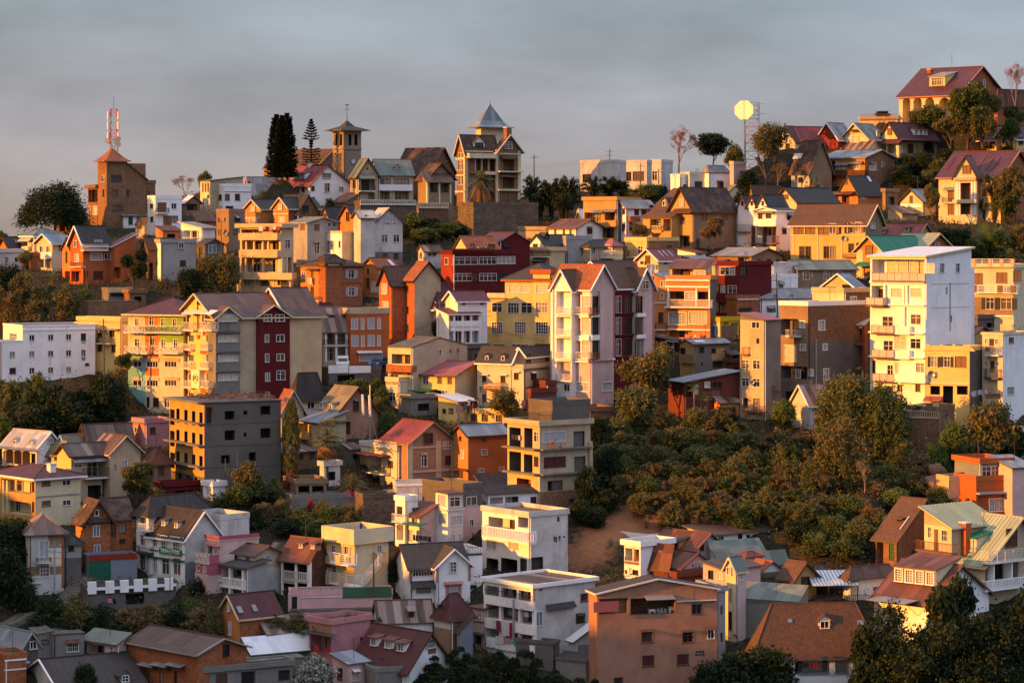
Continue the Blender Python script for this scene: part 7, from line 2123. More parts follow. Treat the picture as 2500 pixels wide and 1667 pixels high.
# bottom left
S(470,1247)
H('striped_rust_roof_house','long white house under a dark rust-striped roof with one small dormer',1690,1700,2188,1012,1180,10,'white')
r('gx',822,'patch',ov=.3);dm(1995,975,46,66,'one','wood','patch','R','k')
H('maroon_triple_dormer_house','white house with a rusty maroon roof and three large white dormers',1470,1958,2345,1440,1690,44,'white')
r('gy',1110,'mar',ov=.5,barge='wood');dm(1657,1232,74,80,'one','white','rust','L','w');dm(1790,1255,84,82,'one','white','rust','L','w');dm(1902,1282,80,80,'one','white','rust','L','w');w('R','2168','1205',68,74,'G');pn('R',2148,1250,2220,1300,'wallbr',.03,'bare_brick_patch')
H('pale_pink_cottage','pale pink cottage with a flat grey-green roof in front of the three white dormers',1275,1420,1605,1395,1640,42,'ppink')
r('sy',1310,'bgr',ov=.3);w('R','1488','1500',70,84,'y');aw('R',1450,1540,1440,1455,'trim',.5);w('L','1345','1480',40,90,'k')
H('round_parapet_house','low grey parapet roof at the lower edge beside the pale pink cottage',1640,1655,2020,1470,1720,20,'lowgrey')
r('flat',None,'concroof',ov=.08,par=.4)
H('dusky_pink_house','dusky pink house with a lit end, dark sheet roof and red washing',1062,1266,1622,1035,1370,45,'pink')
r('flat',None,'brown',ov=.18);w('R','1552','1180',34,60,'k');lg('L',1075,1120,1255,1270,1.5);aw('L',1040,1262,1105,1145,'r:slate',1.0);w('L','1206','1090',10,18,'k');cl('L',1060,1000,1270,1120,'salmon')
H('rust_sheet_cabin','low cabin with brown and grey patched sheets left of the dusky pink house',612,690,1055,1120,1230,32,'wallbr')
r('sy',990,'patch',ov=.3);w('L','650','1150',40,50,'k')
H('tin_sheet_house','low house with a broad shiny white-blue tin roof',478,545,1105,1300,1400,28,'dconc')
r('sy',1178,'silver',ov=.35)
H('green_slab_house','concrete house with a pale green sheet roof behind a lit mossy parapet',5,92,910,1472,1760,22,'lowgrey')
r('flat',None,'concroof',ov=.25);w('R','265','1530',90,90,'d');w('R','508','1520',108,110,'k');w('R','835','1490',88,80,'k');w('L','40','1530',30,60,'w')
H('','',180,392,1020,1392,None,m='conc',sub=True,on='R',dd=-2.0,b=6,Lm='ochre');r('sy',1282,'green',ov=.05)
H('lit_gable_brick_house','tall brick house with a maroon roof and a glowing orange gable end',248,428,800,962,1250,38,'brick',Lm='orange')  # orange gable colour paints the low sun onto the brick
r('gx',770,'mar',ov=.35,barge='sand');sk(425,905,50,70,'r:grey');sk(560,890,46,70,'r:grey');w('L','340','872',20,72,'c');w('L','341','1070',26,116,'c')
S(0,1247)
H('brick_hall','long brick hall with a brown ridged roof and hooded arched windows',1165,1800,2250,1298,1800,45,'brick')
r('gy',1160,'brown',ov=.4,barge='grey');w('R','2058','1265',38,90,'k');band('L',1318,16,'brick',.15,'cornice')
for x_ in (1345,1470,1600):w('L',str(x_),'1515',30,110,'b');aw('L',x_-55,x_+35,1370,1425,'r:grey',.9)
H('grey_tin_house','small house with a bent grey tin roof and dark porch at the lower left',-60,200,352,1235,1440,44,'dconc',Lm='dwhite')
r('gy',1108,'bgr',ov=.45,barge='grey');w('R','298','1220',50,70,'w');lg('L',30,1250,190,1340,1.5);ba('L',20,230,1290,1350,'r',.6)
H('grey_flat_house','plain grey flat house with a small vent beside the bent tin roof',325,342,482,1128,1380,20,'lowgrey')
r('sx',1100,'concroof',ov=.1);w('R','410','1190',46,30,'k')
H('barred_window_house','plain grey-beige flat house with one barred window under a rusty hood',470,482,768,1130,1400,16,'lowgrey')
r('sy',1092,'concroof',ov=.1);w('R','663','1242',96,76,'G');aw('R',602,726,1172,1198,'r:rust',.6)
H('teal_roof_house','house with a wide patchy teal-green metal roof and pale pink front wall',768,1062,1155,1205,1420,52,'ppink')
r('sx',1135,'green',ov=.45);w('L','1016','1270',36,66,'g');cl('L',760,1200,955,1500,'dconc');lg('L',790,1215,940,1300,1.2)
H('black_slate_house','black slate roofed house with two white-edged gables in the dark lower left corner',220,560,1320,1640,1900,25,'dwhite')
r('gx',1352,'dark',ov=.4,barge='white');dm(1140,1560,80,70,'gable','bgrey','slate','R','g')
H('corner_brick_house','brick house with white bands at the lower left corner',-60,40,240,1352,1640,20,'brick')
r('flat',None,'concroof',ov=.1);band('R',1362,16,'white',.1);band('R',1450,12,'white',.08)
# small sheds in the gaps
for ox,oy,xl,xc,xr,ye,yb,rk,yr,rc,m_,nm,lb in ((0,230,1420,1482,1645,1245,1340,'sy',1208,'rust','orange','brick_hut','orange-lit brick hut just below the white balcony house'),(470,900,1375,1440,1535,735,860,'sy',690,'patch','dconc','grey_shed','grey shed under jumbled sheets behind the tall fan palm'),(470,900,1160,1200,1345,885,1060,'flat',0,'patch','dwhite','pale_shed','pale blank-walled shed beside the trunk of the fan palm'),(1870,130,1062,1090,1205,1262,1420,'flat',0,'dark','tan','box_hut','plain tan box hut right of the orange house with one pale roof sheet'),(940,540,748,775,938,1158,1340,'flat',0,'dark','dconc','panel_store','grey panelled store at the foot of the white colonial house'),(940,900,125,240,472,272,420,'flat',0,'patch','lowgrey','yard_store','grey concrete yard store under the pinkish-red roof'),(940,900,826,900,1218,1078,1190,'sy',985,'dark','dconc','scrap_roof_shed','shed under a dark scrap roof left of the foot of the half-ruined house'),(1400,900,1285,1335,1538,312,440,'sy',266,'patch','orange','plank_hut','small orange-lit hut at the foot of the concrete tower house'),(470,230,1272,1400,1524,985,1050,'sx',905,'brown','tan','lean_to','brown lean-to between the red-roofed villa and the green gabled house'),(1400,1247,900,945,1290,602,730,'flat',0,'dark','brownred','parapet_house','long maroon parapet roof just behind the salmon block'),(0,900,1425,1500,1870,1075,1180,'flat',0,'dark','maroon','low_store','low dark maroon store below the unfinished concrete building'),(1870,540,1880,1930,2260,890,1010,'flat',0,'patch','dconc','stone_store','grey store under the slatted white balustrades'),(1400,540,1385,1440,1520,1290,1420,'flat',0,'dark','wood','dark_hut','dark hut at the right foot of the concrete cabin'),(0,540,1130,1190,1330,655,760,'flat',0,'dark','wallbr','brick_terrace_hut','brick hut above the lit stone garden wall')):
 S(ox,oy);H(nm,lb,xl,xc,xr,ye,yb,36,m_);r(rk,yr,rc,ov=.25)
 lg('R',xc+(xr-xc)*.25,ye+(yb-ye)*.3,xc+(xr-xc)*.7,yb-(yb-ye)*.25,1,False,'inside')
 # trees and plants
S(0,230)
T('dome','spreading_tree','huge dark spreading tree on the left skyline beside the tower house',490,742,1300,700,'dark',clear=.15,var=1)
T('bare','bare_tree','bare reddish tree on the skyline left of the shuttered house',1700,740,1000,230,'pinkbud',var=1)
T('round','leafy_tree','small dark leafy tree at the left foot of the shuttered house skyline',1865,712,900,140,'olive')
T('round','garden_shrub','rounded green shrub in front of the white parapet extension',2240,905,1060,150,'green',cat='shrub')
T('round','leafy_tree','green shrub-like tree at the far left edge on the skyline',20,1255,1420,120,'green',cat='tree')
T('shrub','dark_bush','small black-green bush under the narrow cream lean-to',1330,1280,1360,120,'dark',cat='bush')
S(0,540)
T('loose','dark_tree','dark upright tree between the orange-red house and the grey plastered house',1225,235,640,250,'dark',clear=.3)
T('areca','small_palm','small bushy palm at the foot of the grey plastered house',1520,430,600,190,'palm',cat='palm')
T('round','vine_covered_tree','vine-draped rounded tree left of the planted terraces',1890,310,680,220,'mixed',clear=.0,var=1)
T('round','vine_covered_tree','tall brown-green vine-draped tree touching the planted terraces',2060,290,680,250,'mixed',clear=.0,var=2)
T('round','dense_bush','dark green bush below the vine-draped trees',1720,420,700,240,'dark',clear=.0,cat='bush')
for i,(x,yt,yb,w_,k_,lf)in enumerate(((60,380,900,300,'round','dark'),(200,460,930,330,'feather','mixed'),(420,560,940,300,'feather','olive'),(620,600,940,280,'round','mixed'),(760,580,760,160,'shrub','olive'),(130,620,950,260,'shrub','dry'),(330,700,960,300,'shrub','mixed'),(560,790,960,220,'shrub','dry'),(20,600,940,220,'feather','mixed'),(230,270,460,150,'loose','olive'))):
 T(k_,'slope_shrub','bushy shrub on the steep slope above the long white block',x,yt,yb,w_,lf,'shrubs on the left slope',var=i%3,clear=0,cat='shrub')
for i,(x,yt,yb,w_)in enumerate(((240,400,640,200),(470,380,640,190),(380,590,800,220),(600,600,860,260),(560,720,900,190),(110,450,640,160))):
 T('banana','banana_plant','banana plant with ragged green leaves on the left slope',x,yt,yb,w_,'bright','banana plants on the left slope',var=i%3,cat='banana plant')
T('loose','rusty_shrub','olive shrub right of the yellow house behind the pole',1120,1200,1460,180,'olive',cat='shrub')
S(0,900)
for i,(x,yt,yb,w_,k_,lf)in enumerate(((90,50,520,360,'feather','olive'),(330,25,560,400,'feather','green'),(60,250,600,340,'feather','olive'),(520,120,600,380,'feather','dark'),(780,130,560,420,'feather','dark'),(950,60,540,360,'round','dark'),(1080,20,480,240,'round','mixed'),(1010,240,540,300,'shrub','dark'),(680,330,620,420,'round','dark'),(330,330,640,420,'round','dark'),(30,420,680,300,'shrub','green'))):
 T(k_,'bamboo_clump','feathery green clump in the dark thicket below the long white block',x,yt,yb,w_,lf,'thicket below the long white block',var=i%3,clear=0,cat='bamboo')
T('bare','dead_tree','thin dead tree standing out of the dark left thicket',600,90,540,110,'dry',var=2)
T('loose','garden_tree','sparse olive tree in front of the grey gabled house',1240,835,1240,330,'olive',clear=.2,var=1)
T('shrub','grey_shrub','grey-leaved shrub under the rosy brown hip roofed house',1420,1060,1250,220,'mixed',cat='shrub')
T('shrub','dry_shrub','dry reddish shrub left of the tiny lit hut',1800,1120,1300,200,'dry',cat='shrub')
T('areca','roof_palm','spiky plant on top of the rose-pink house',1365,375,490,90,'palm',cat='plant',dd=-1)
T('round','dark_tree','dark round tree at the left edge by the patched hipped roof',130,1350,1720,320,'dark',clear=.1)
S(470,900)
T('column','cypress','tall slim cypress beside the unfinished concrete building',898,285,1000,148,'olive',clear=0)
T('fanpalm','fan_palm','tall fan palm with a skirt of dead fronds',1228,470,1050,330,'palm',cat='palm')
T('areca','feather_palm','wide feathery palm left of the dusty red villa',1450,785,1130,300,'palm',cat='palm',var=1)
T('areca','feather_palm','small yellowish feathery palm behind the pergola',1085,885,1080,210,'palm',cat='palm',var=2)
T('shrub','bougainvillea','bright red bougainvillea left of the pergola',900,930,1090,170,'red',cat='bush')
T('shrub','red_shrub','small red-leaved shrub on the broken garden wall',1075,1165,1290,70,'red',cat='shrub')
for i,(x,yt,yb,w_,k_,lf)in enumerate(((500,870,1200,320,'round','mixed'),(420,1060,1290,300,'round','green'),(600,1060,1260,320,'round','dark'),(250,1130,1330,300,'shrub','dark'),(740,1000,1200,200,'shrub','olive'),(660,1210,1380,260,'shrub','dry'),(820,1180,1360,220,'shrub','mixed'),(1000,1290,1440,300,'shrub','green'),(1180,1180,1380,150,'shrub','olive'),(1260,1240,1440,260,'shrub','green'),(1420,1240,1430,260,'shrub','mixed'),(560,1250,1440,260,'shrub','dark'),(860,1350,1500,280,'shrub','dark'),(1120,1380,1520,260,'shrub','green'),(420,1280,1460,220,'shrub','dark'),(1700,250,380,120,'shrub','olive'))):
 T(k_,'garden_shrub','leafy shrub on the sloping garden below the cypress and palms',x,yt,yb,w_,lf,'shrubs of the sloping garden',var=i%3,clear=0,cat='shrub')
for i,(x,yt,yb,w_)in enumerate(((1500,85,240,300),(1650,100,250,220),(1730,150,320,150),(1780,380,560,180))):
 T('shrub','hedge_bush','dense green bush under the parking terrace',x,yt,yb,w_,'green','bushes under the parking terrace',var=i%3,cat='bush')
S(470,230)
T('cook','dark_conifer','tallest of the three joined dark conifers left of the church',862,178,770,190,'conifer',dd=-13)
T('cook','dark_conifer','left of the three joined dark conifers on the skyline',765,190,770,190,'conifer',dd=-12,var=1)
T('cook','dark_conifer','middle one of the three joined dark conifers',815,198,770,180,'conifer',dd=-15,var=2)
T('norfolk','norfolk_pine','thin tiered pine with a gap in its branches before the church nave',1081,230,720,195,'conifer',dd=-6)
T('shrub','roof_garden_bush','green bush between the twin gables and the grey roofed hall',655,880,980,130,'green',cat='bush')
T('shrub','small_bush','small green bush at the foot of the white gable of the red-roofed villa',1250,945,1020,90,'olive',cat='bush')
S(1000,200)
T('datepalm','date_palm','stout date palm with drooping brown fronds before the turreted mansion',650,745,1140,320,'palm',cat='palm',dd=-8)
for i,(x,yt,yb,w_,lf)in enumerate(((1120,840,1180,260,'dark'),(1290,850,1260,320,'dark'),(1440,830,1280,300,'dark'),(1190,960,1260,240,'dark'),(1390,980,1300,260,'dark'))):
 T('feather','ridge_bamboo','dark feathery bamboo in the hedge right of the turreted mansion',x,yt,yb,w_,lf,'bamboo right of the mansion',var=i%3,cat='bamboo')
T('areca','amber_palm','small orange-lit palm among the dark bamboo beside the mansion',1100,910,1060,120,'palmdry',cat='palm',dd=-4)
S(1400,200)
for i,(x,yt,yb,w_,lf)in enumerate(((180,850,1110,260,'dark'),(330,835,1100,280,'dark'),(440,880,1100,200,'dark'),(540,960,1110,220,'mixed'),(700,930,1110,260,'green'),(800,950,1100,160,'dark'),(620,1000,1120,200,'mixed'))):
 T('feather' if i<4 else 'round','ridge_thicket','dark shrub in front of the stepped white block',x,yt,yb,w_,lf,'thicket before the stepped white block',var=i%3,clear=0,cat='shrub')
T('bare','coral_tree','large bare pinkish tree with spreading forked branches on the ridge',960,405,860,440,'pinkbud',var=0)
T('round','dark_round_tree','dark umbrella-shaped tree right of the bare pinkish tree',1270,465,800,330,'dark',clear=.55,var=1)
T('round','small_ridge_tree','small dull green tree left of the large leafy tree on the ridge',1470,585,850,190,'olive',clear=.2)
T('loose','large_leafy_tree','large brown-green tree with many thin stems below the octagonal panel',1740,360,1010,460,'mixed',clear=.35,var=2)
T('round','dark_undertree','dark bush at the left foot of the large brown-green tree',1590,800,1000,190,'dark',clear=0)
T('bare','stem_tangle','tangle of bare stems at the right foot of the large brown-green tree',1860,700,1010,220,'dry',var=3)
T('round','dracaena','round spiky green tree before the half-timbered house',925,1285,1460,230,'bright',clear=.1)
T('loose','dry_tree','dry brown tree in front of the shaded wall of the half-timbered house',1275,1240,1560,230,'dry',clear=.45)
T('loose','shaggy_shrub','shaggy brown-green shrub left of the half-timbered house porch',600,1290,1460,170,'mixed',clear=.1)
T('shrub','flowering_bush','pale flowering bush by the brown balcony house terrace',2180,860,980,160,'white',cat='bush')
T('shrub','dark_bush','dark bush between the cream cottage and the three pointed gables',1520,980,1110,140,'dark',cat='bush')
S(1870,130)
T('loose','leafy_tree','big green tree hiding the right end of the yellow arcade',1830,270,960,380,'green',clear=.3,var=0)
T('loose','rusty_tree','rust-coloured tree in front of the brick gable on the summit',1990,300,960,330,'mixed',clear=.3,var=1)
T('round','arcade_bush','dense green bush below the middle arches',1500,480,700,330,'green',clear=0,cat='bush')
T('round','arcade_bush','small green bush below the left arches',1345,520,680,100,'green',clear=0,cat='bush',var=1)
T('loose','pale_stem_tree','tree with pale bare stems right of the maroon-roofed house',1690,560,960,330,'mixed',clear=.45,var=2)
T('bare','bare_tree','leafless tree against the sky at the upper right corner',2270,90,620,260,'pinkbud',var=1)
T('loose','dark_tree','dark crooked tree in front of the orange porch house',2250,470,900,230,'green',clear=.3,var=1)
T('round','terrace_shrub','dark shrub poking over the railing of the summit terrace',1060,525,610,150,'dark',cat='shrub',dd=6)
T('shrub','porch_bush','dark round bush before the orange porch house',2190,825,905,140,'dark',cat='bush')
T('shrub','bougainvillea','pinkish red flowering hedge along the foot of the orange porch house',1900,855,935,330,'red',cat='bush')
for i,(x,yt,yb,w_,lf)in enumerate(((1300,930,1110,260,'dark'),(1430,900,1130,220,'dark'),(1560,960,1150,220,'olive'),(1240,1010,1190,200,'dark'),(1640,870,1010,200,'dark'),(1480,1060,1210,160,'olive'),(1360,1110,1230,200,'dark'))):
 T('round','dusky_shrub','dark shrub in the garden between the balcony house and the portico house',x,yt,yb,w_,lf,'shrubs left of the portico house',var=i%3,clear=0,cat='shrub')
T('loose','slender_tree','slender dark tree between the pale yellow cottage and the portico house',1510,1190,1560,160,'mixed',clear=.2)
for i,(x,yt,yb,w_,lf)in enumerate(((2080,1050,1540,330,'mixed'),(2250,1010,1560,330,'mixed'),(2180,1250,1560,300,'green'),(1990,1290,1530,190,'mixed'),(2320,900,1400,200,'dry'))):
 T('feather','tall_bamboo','tall rust-green bamboo in front of the portico house brick side',x,yt,yb,w_,lf,'bamboo right of the portico house',var=i%3,cat='bamboo')
S(1870,540)
T('travel','traveller_palm','large bright fan-leaved palm under the brick-walled garden at the right',2020,-60,330,430,'bright',cat='palm',dd=4)
T('areca','spiky_palm','spiky palm at the right edge above the slatted white balustrade',2230,130,370,350,'palm',cat='palm',dd=3)
for i,(x,yt,yb,w_,lf)in enumerate(((1780,60,330,260,'dark'),(1900,150,360,260,'green'),(1640,60,230,200,'dark'),(2120,100,350,280,'green'),(2330,30,350,220,'mixed'))):
 T('round','garden_thicket','green thicket around the fan-leaved palm',x,yt,yb,w_,lf,'thicket around the fan-leaved palm',var=i%3,clear=0,cat='shrub',dd=6)
S(1400,540)
T('loose','tawny_tree','big tawny feathery tree at the right foot of the white and burgundy block',690,1120,1800,560,'mixed',clear=.05,var=0)
T('round','tawny_tree','lower dark green mass of the tawny tree beside the ruined house',560,1500,1960,420,'olive',clear=.0,var=1)
S(940,900)
T('round','street_tree','small dark leafy tree in front of the bright yellow house',1090,185,490,280,'mixed',clear=.35,var=2)
T('shrub','balcony_plant','trailing plants under the overgrown white balcony',880,1180,1400,90,'olive',cat='plant')
S(940,540)
T('round','dark_yard_tree','round dark tree before the white colonial house',495,880,1110,160,'dark',clear=.2)
T('shrub','dark_bush','dark bush beside the great retaining wall',700,30,150,150,'dark',cat='bush')
for i,(x,yt,yb,w_)in enumerate(((260,-60,150,300),(420,-30,150,300),(560,10,160,280),(180,20,160,200),(360,60,200,300))):
 T('round','dark_slope_bush','dark bush on the shaded slope left of the great retaining wall',x,yt,yb,w_,'dark' if i%2 else 'green','bushes left of the great retaining wall',var=i%3,clear=0,cat='bush')
 # the bushy cliff
S(1400,900)
g_=random.Random(21)
n_=0
for row,(yb,x0,x1)in enumerate(((640,560,1560),(800,440,2200),(960,330,2300),(1090,310,2330),(1210,430,2330),(1330,620,2330),(1440,900,2330))):
 x=x0
 while x<x1:
  w_=g_.uniform(200,330);hh=g_.uniform(170,290)
  kd=g_.choice(['feather','feather','shrub','round','feather'])
  T(kd,'cliff_shrub','bushy shrub on the big overgrown cliff below the grey concrete houses',x,yb-hh,yb,w_,g_.choice(['olive','mixed','mixed','green','olive','dry']if x>420 else ['olive','green']),'shrubs of the overgrown cliff',var=g_.randrange(3),clear=0,cat='shrub',dd=-1.5 if row>1 else 0)
  x+=w_*.52
for(x,yt,yb,w_)in ((1100,100,480,150),(1160,220,470,140),(1215,215,490,150)):
 T('papaya','papaya_tree','thin papaya tree in front of the red-brown plank shack',x,yt,yb,w_,'green','papaya trees by the plank shack',var=0)
T('round','bright_tree','bright green small tree on the cliff edge before the concrete tower house',1920,290,560,250,'bright',clear=.1)
T('round','dark_edge_tree','dark green tree left of the bright one on the cliff edge',1390,340,560,250,'dark',clear=0)
T('bare','rusty_bare_tree','thin rusty bare tree at the foot of the grey concrete block',1855,150,420,110,'dry',var=2)
T('agave','agave','green agave rosette on the cliff top',1100,560,680,150,'olive',cat='plant')
T('agave','agave','spiky agave on the bare orange earth under the cliff',665,1265,1460,170,'olive',cat='plant',var=1)
T('agave','agave','dark spiky agave on the shaded earth slope',340,1490,1620,170,'olive',cat='plant',var=2)
for i,(x,yt,yb,w_,lf)in enumerate(((230,420,900,300,'dark'),(330,700,1130,260,'dark'),(140,900,1300,260,'dark'),(280,1080,1320,260,'dark'),(60,1190,1420,260,'dark'),(430,430,700,260,'olive'),(200,1250,1450,240,'dark'))):
 T('round','gully_bush','dark bush in the shaded gully between the ruined house and the cliff',x,yt,yb,w_,lf,'bushes in the shaded gully',var=i%3,clear=0,cat='bush')
S(1870,900)
T('weep','weeping_bamboo','huge weeping green bamboo on the cliff below the tall white house',760,80,760,720,'olive',cat='bamboo')
T('weep','weeping_bamboo','right half of the weeping bamboo, darker, above the wavy wall',1080,170,820,560,'green',cat='bamboo',var=1)
T('weep','weeping_bamboo','lower trailing bamboo hung with vines over the dark hollow',690,470,1150,560,'mixed',cat='bamboo',var=2)
T('column','hanging_vine','long strand of hanging vines under the weeping bamboo',605,600,1180,90,'olive',cat='vine',clear=0)
T('bare','gnarled_tree','gnarled bare pinkish tree lit by the sun on the cliff',900,840,1110,200,'dry',var=2,dd=-6)
T('bare','rusty_bare_tree','dry reddish bare tree by the small balustrade of the wavy wall',1650,380,580,150,'dry',var=1,dd=-4)
T('round','rust_green_tree','large rust-green tree on the cliff right of the wavy wall',2060,290,880,480,'mixed',clear=0,var=1)
for i,(x,yt,yb,w_,k_,lf)in enumerate(((1720,500,860,330,'round','bright'),(1850,620,900,280,'round','green'),(1560,640,920,240,'shrub','bright'),(1250,640,900,280,'shrub','olive'),(1380,740,1000,260,'shrub','dry'),(1100,860,1120,300,'round','olive'),(820,920,1200,300,'round','mixed'),(1330,900,1130,260,'shrub','mixed'),(990,1000,1230,300,'shrub','dry'),(1190,1090,1310,280,'round','bright'),(560,1130,1330,320,'shrub','dry'),(760,1150,1400,300,'round','green'),(930,1200,1440,300,'shrub','dry'),(420,1230,1460,280,'round','mixed'),(620,1330,1560,320,'round','green'),(850,1380,1640,330,'round','olive'),(300,1380,1600,280,'round','dark'),(1040,1290,1480,200,'shrub','olive'),(470,1480,1680,320,'shrub','green'),(700,1500,1700,340,'shrub','green'),(1650,1150,1330,200,'shrub','dark'),(1560,1060,1240,240,'shrub','olive'),(1450,380,620,260,'shrub','mixed'),(2250,520,900,280,'round','dark'),(1850,1190,1330,180,'shrub','dark'))):
 T(k_,'hillside_shrub','leafy shrub on the overgrown right-hand slope under the weeping bamboo',x,yt,yb,w_,lf,'shrubs of the right-hand slope',var=i%3,clear=0,cat='shrub')
T('banana','lily_plant','tall broad-leaved plant with orange flower spikes on the right slope',480,1080,1280,200,'bright',cat='plant')
# near the bottom
S(940,1247)
for i,(x,yt,yb,w_)in enumerate(((640,1225,1560,260),(430,1300,1640,330),(1030,1240,1640,320),(1310,1235,1680,340),(800,1320,1740,420),(1130,1360,1780,440),(560,1420,1800,420),(1570,1430,1700,280),(1830,1490,1760,240))):
 T('flat','candelabra_tree','dark succulent candelabra tree at the lower edge in front of the yellow galleries',x,yt,yb,w_,'dark','candelabra trees at the lower edge',var=i%3,clear=.0)
S(470,1247)
T('round','blossom_tree','dusky tree with whitish blossom at the lower edge before the green slab house',1110,1350,1760,420,'white',clear=0)
T('shrub','street_bush','small dark bush above the maroon-roofed brick house',745,715,830,100,'dark',cat='bush')
for i,(x,yt,yb,w_,lf)in enumerate(((760,920,1130,260,'dry'),(950,930,1110,260,'mixed'),(1200,930,1110,300,'dry'),(1420,930,1120,300,'mixed'),(1600,950,1140,220,'dark'),(1850,400,640,180,'dark'),(1700,980,1180,160,'dark'))):
 T('shrub','bank_shrub','low shrub on the dark earth bank below the pink street wall',x,yt,yb,w_,lf,'shrubs below the pink street wall',var=i%3,cat='shrub')
S(0,1247)
for i,(x,yt,yb,w_,k_,lf)in enumerate(((120,60,640,420,'round','dark'),(60,330,900,400,'round','dark'),(250,600,900,260,'shrub','dark'),(480,760,1000,340,'shrub','dark'),(700,790,1060,340,'shrub','mixed'),(930,830,1080,330,'shrub','dark'),(1150,850,1080,330,'shrub','dry'),(1400,830,1100,330,'shrub','dry'),(1600,830,1100,300,'shrub','dark'),(1830,830,1130,330,'shrub','dry'),(1940,850,1160,200,'shrub','mixed'),(380,940,1130,300,'shrub','dark'),(620,960,1130,300,'shrub','dark'),(1720,800,950,240,'shrub','green'),(1050,960,1150,300,'shrub','dark'),(1810,600,740,160,'shrub','dark'))):
 T(k_,'bank_bush','dark bush on the shaded bank below the school terrace',x,yt,yb,w_,lf,'bushes on the bank below the school',var=i%3,clear=0,cat='bush')
T('round','roof_tree','dark tree in front of the black slate roofs at the lower left',780,1380,1760,230,'dark',clear=0)
S(1870,1247)
for i,(x,yt,yb,w_,v_)in enumerate(((1330,800,1900,800,0),(1680,620,1900,640,1),(1080,920,1950,600,2),(1600,980,2000,900,1),(1900,780,1950,560,2),(2270,620,1950,620,0),(2120,930,2000,800,1),(980,1190,2000,480,0),(1250,1100,2050,900,2),(1800,1150,2050,900,0))):
 T('loose','mimosa_tree','dark lacy-leaved tree at the lower right in front of the white and blue house',x,yt,yb,w_,'dark','lacy trees at the lower right',var=v_,clear=.15)
for i,(x,yt,yb,w_)in enumerate(((20,1215,1900,560),(-250,1270,1900,560),(-480,1400,1900,460),(-120,1480,1950,400))):
 T('round','lower_tree','dark tree at the lower edge before the clay-tiled hip roof',x,yt,yb,w_,'dark','dark trees at the lower edge',var=i%3,clear=0)
 # neighbours just out of frame to the left, on the sunny side
S(0,1247)
# poles, masts, cars, people, washing, dishes
MISC=[]
def misc(fn,*a):MISC.append((fn,OX,OY,a))
def pole(x,yt,yb,label,lean=0,r_=.13,dd=0.0,arms=1,mat='pole'):
 p,pp=base_at(x,yb,dd)
 H_=(yb-yt)/K/pp
 mb=MB()
 top=Vector((lean/K/pp,0,H_))
 mb.bar((0,0,-1),top,r_,mat,7,r_*.65)
 o=bpy.data.objects.new('utility_pole',None);COL.objects.link(o);o.location=p
 tag(o,label,'utility pole')
 mb.obj('shaft',o)
 if arms:
  ab=MB()
  for j in range(arms):
   q=top-Vector((0,0,.5+j*.7))
   ab.bar(q+Vector((-.8,.25,0)),q+Vector((.8,-.25,0)),.06,mat)
   for s_ in (-.7,0,.7):ab.bar(q+Vector((s_,-.3*s_,0)),q+Vector((s_,-.3*s_,.22)),.05,'clock')
  ab.obj('crossarm',o)
 POLES.append(p+top)
POLES=[]
def wire(x1,y1,d1,x2,y2,d2,label,sag=.6,n=1):
 mb=MB()
 for j in range(n):
  a,b=P(X(x1),Y(y1)+j*4,d1),P(X(x2),Y(y2)+j*4,d2)
  pts=[a.lerp(b,t/12)-Vector((0,0,sag*4*(t/12)*(1-t/12)))for t in range(13)]
  for p,q in zip(pts,pts[1:]):mb.bar(p,q,.022,'iron',3)
 tag(mb.obj('power_line'),label,'power line')
def mast(x,yt,yb,wpx,dd,label):
 p,pp=base_at(x,1215,dd)
 zt=CAMZ-(Y(yt)-HOR)/F*p.y;zb=CAMZ-(Y(yb)-HOR)/F*p.y
 p.z=zb-9
 H_=zt-p.z;W_=wpx/K/pp/2
 o=bpy.data.objects.new('telecom_mast',None);COL.objects.link(o);o.location=p
 tag(o,label,'mast')
 mb=MB();n=13
 c=[(-W_,-W_),(W_,-W_),(W_,W_),(-W_,W_)]
 for i in range(n):
  z0,z1=H_*i/n,H_*(i+1)/n
  m_='redst' if (i//2)%2==0 else 'steel'
  for j in range(4):
   k=(j+1)%4
   f0,f1=1.25-.35*i/n,1.25-.35*(i+1)/n
   A,B_=Vector((c[j][0]*f0,c[j][1]*f0,z0)),Vector((c[j][0]*f1,c[j][1]*f1,z1))
   C_=Vector((c[k][0]*f1,c[k][1]*f1,z1));D_=Vector((c[k][0]*f0,c[k][1]*f0,z0))
   mb.bar(A,B_,.07,m_);mb.bar(A,C_,.03,m_);mb.bar(D_,B_,.03,m_);mb.bar(B_,C_,.035,m_)
 mb.obj('lattice',o)
 ab=MB()
 for(f,s_)in ((.97,1),(.97,-1),(.86,1),(.86,-1),(.74,1),(.74,-1)):
  ab.bar((s_*W_*1.5,-W_,H_*f-1.4),(s_*W_*1.5,-W_,H_*f),.2,'wiron',6)
 for(f,s_)in ((.66,1),(.64,-1),(.6,1)):
  ab.bar((s_*W_*1.5,-W_*1.3,H_*f),(s_*W_*1.6,-W_*1.3-.3,H_*f),.5,'grey',10)
 ab.obj('antenna',o)
 tb=MB();tb.bar((0,0,H_),(0,0,H_+2.2),.05,'iron');tb.obj('lightning_rod',o)
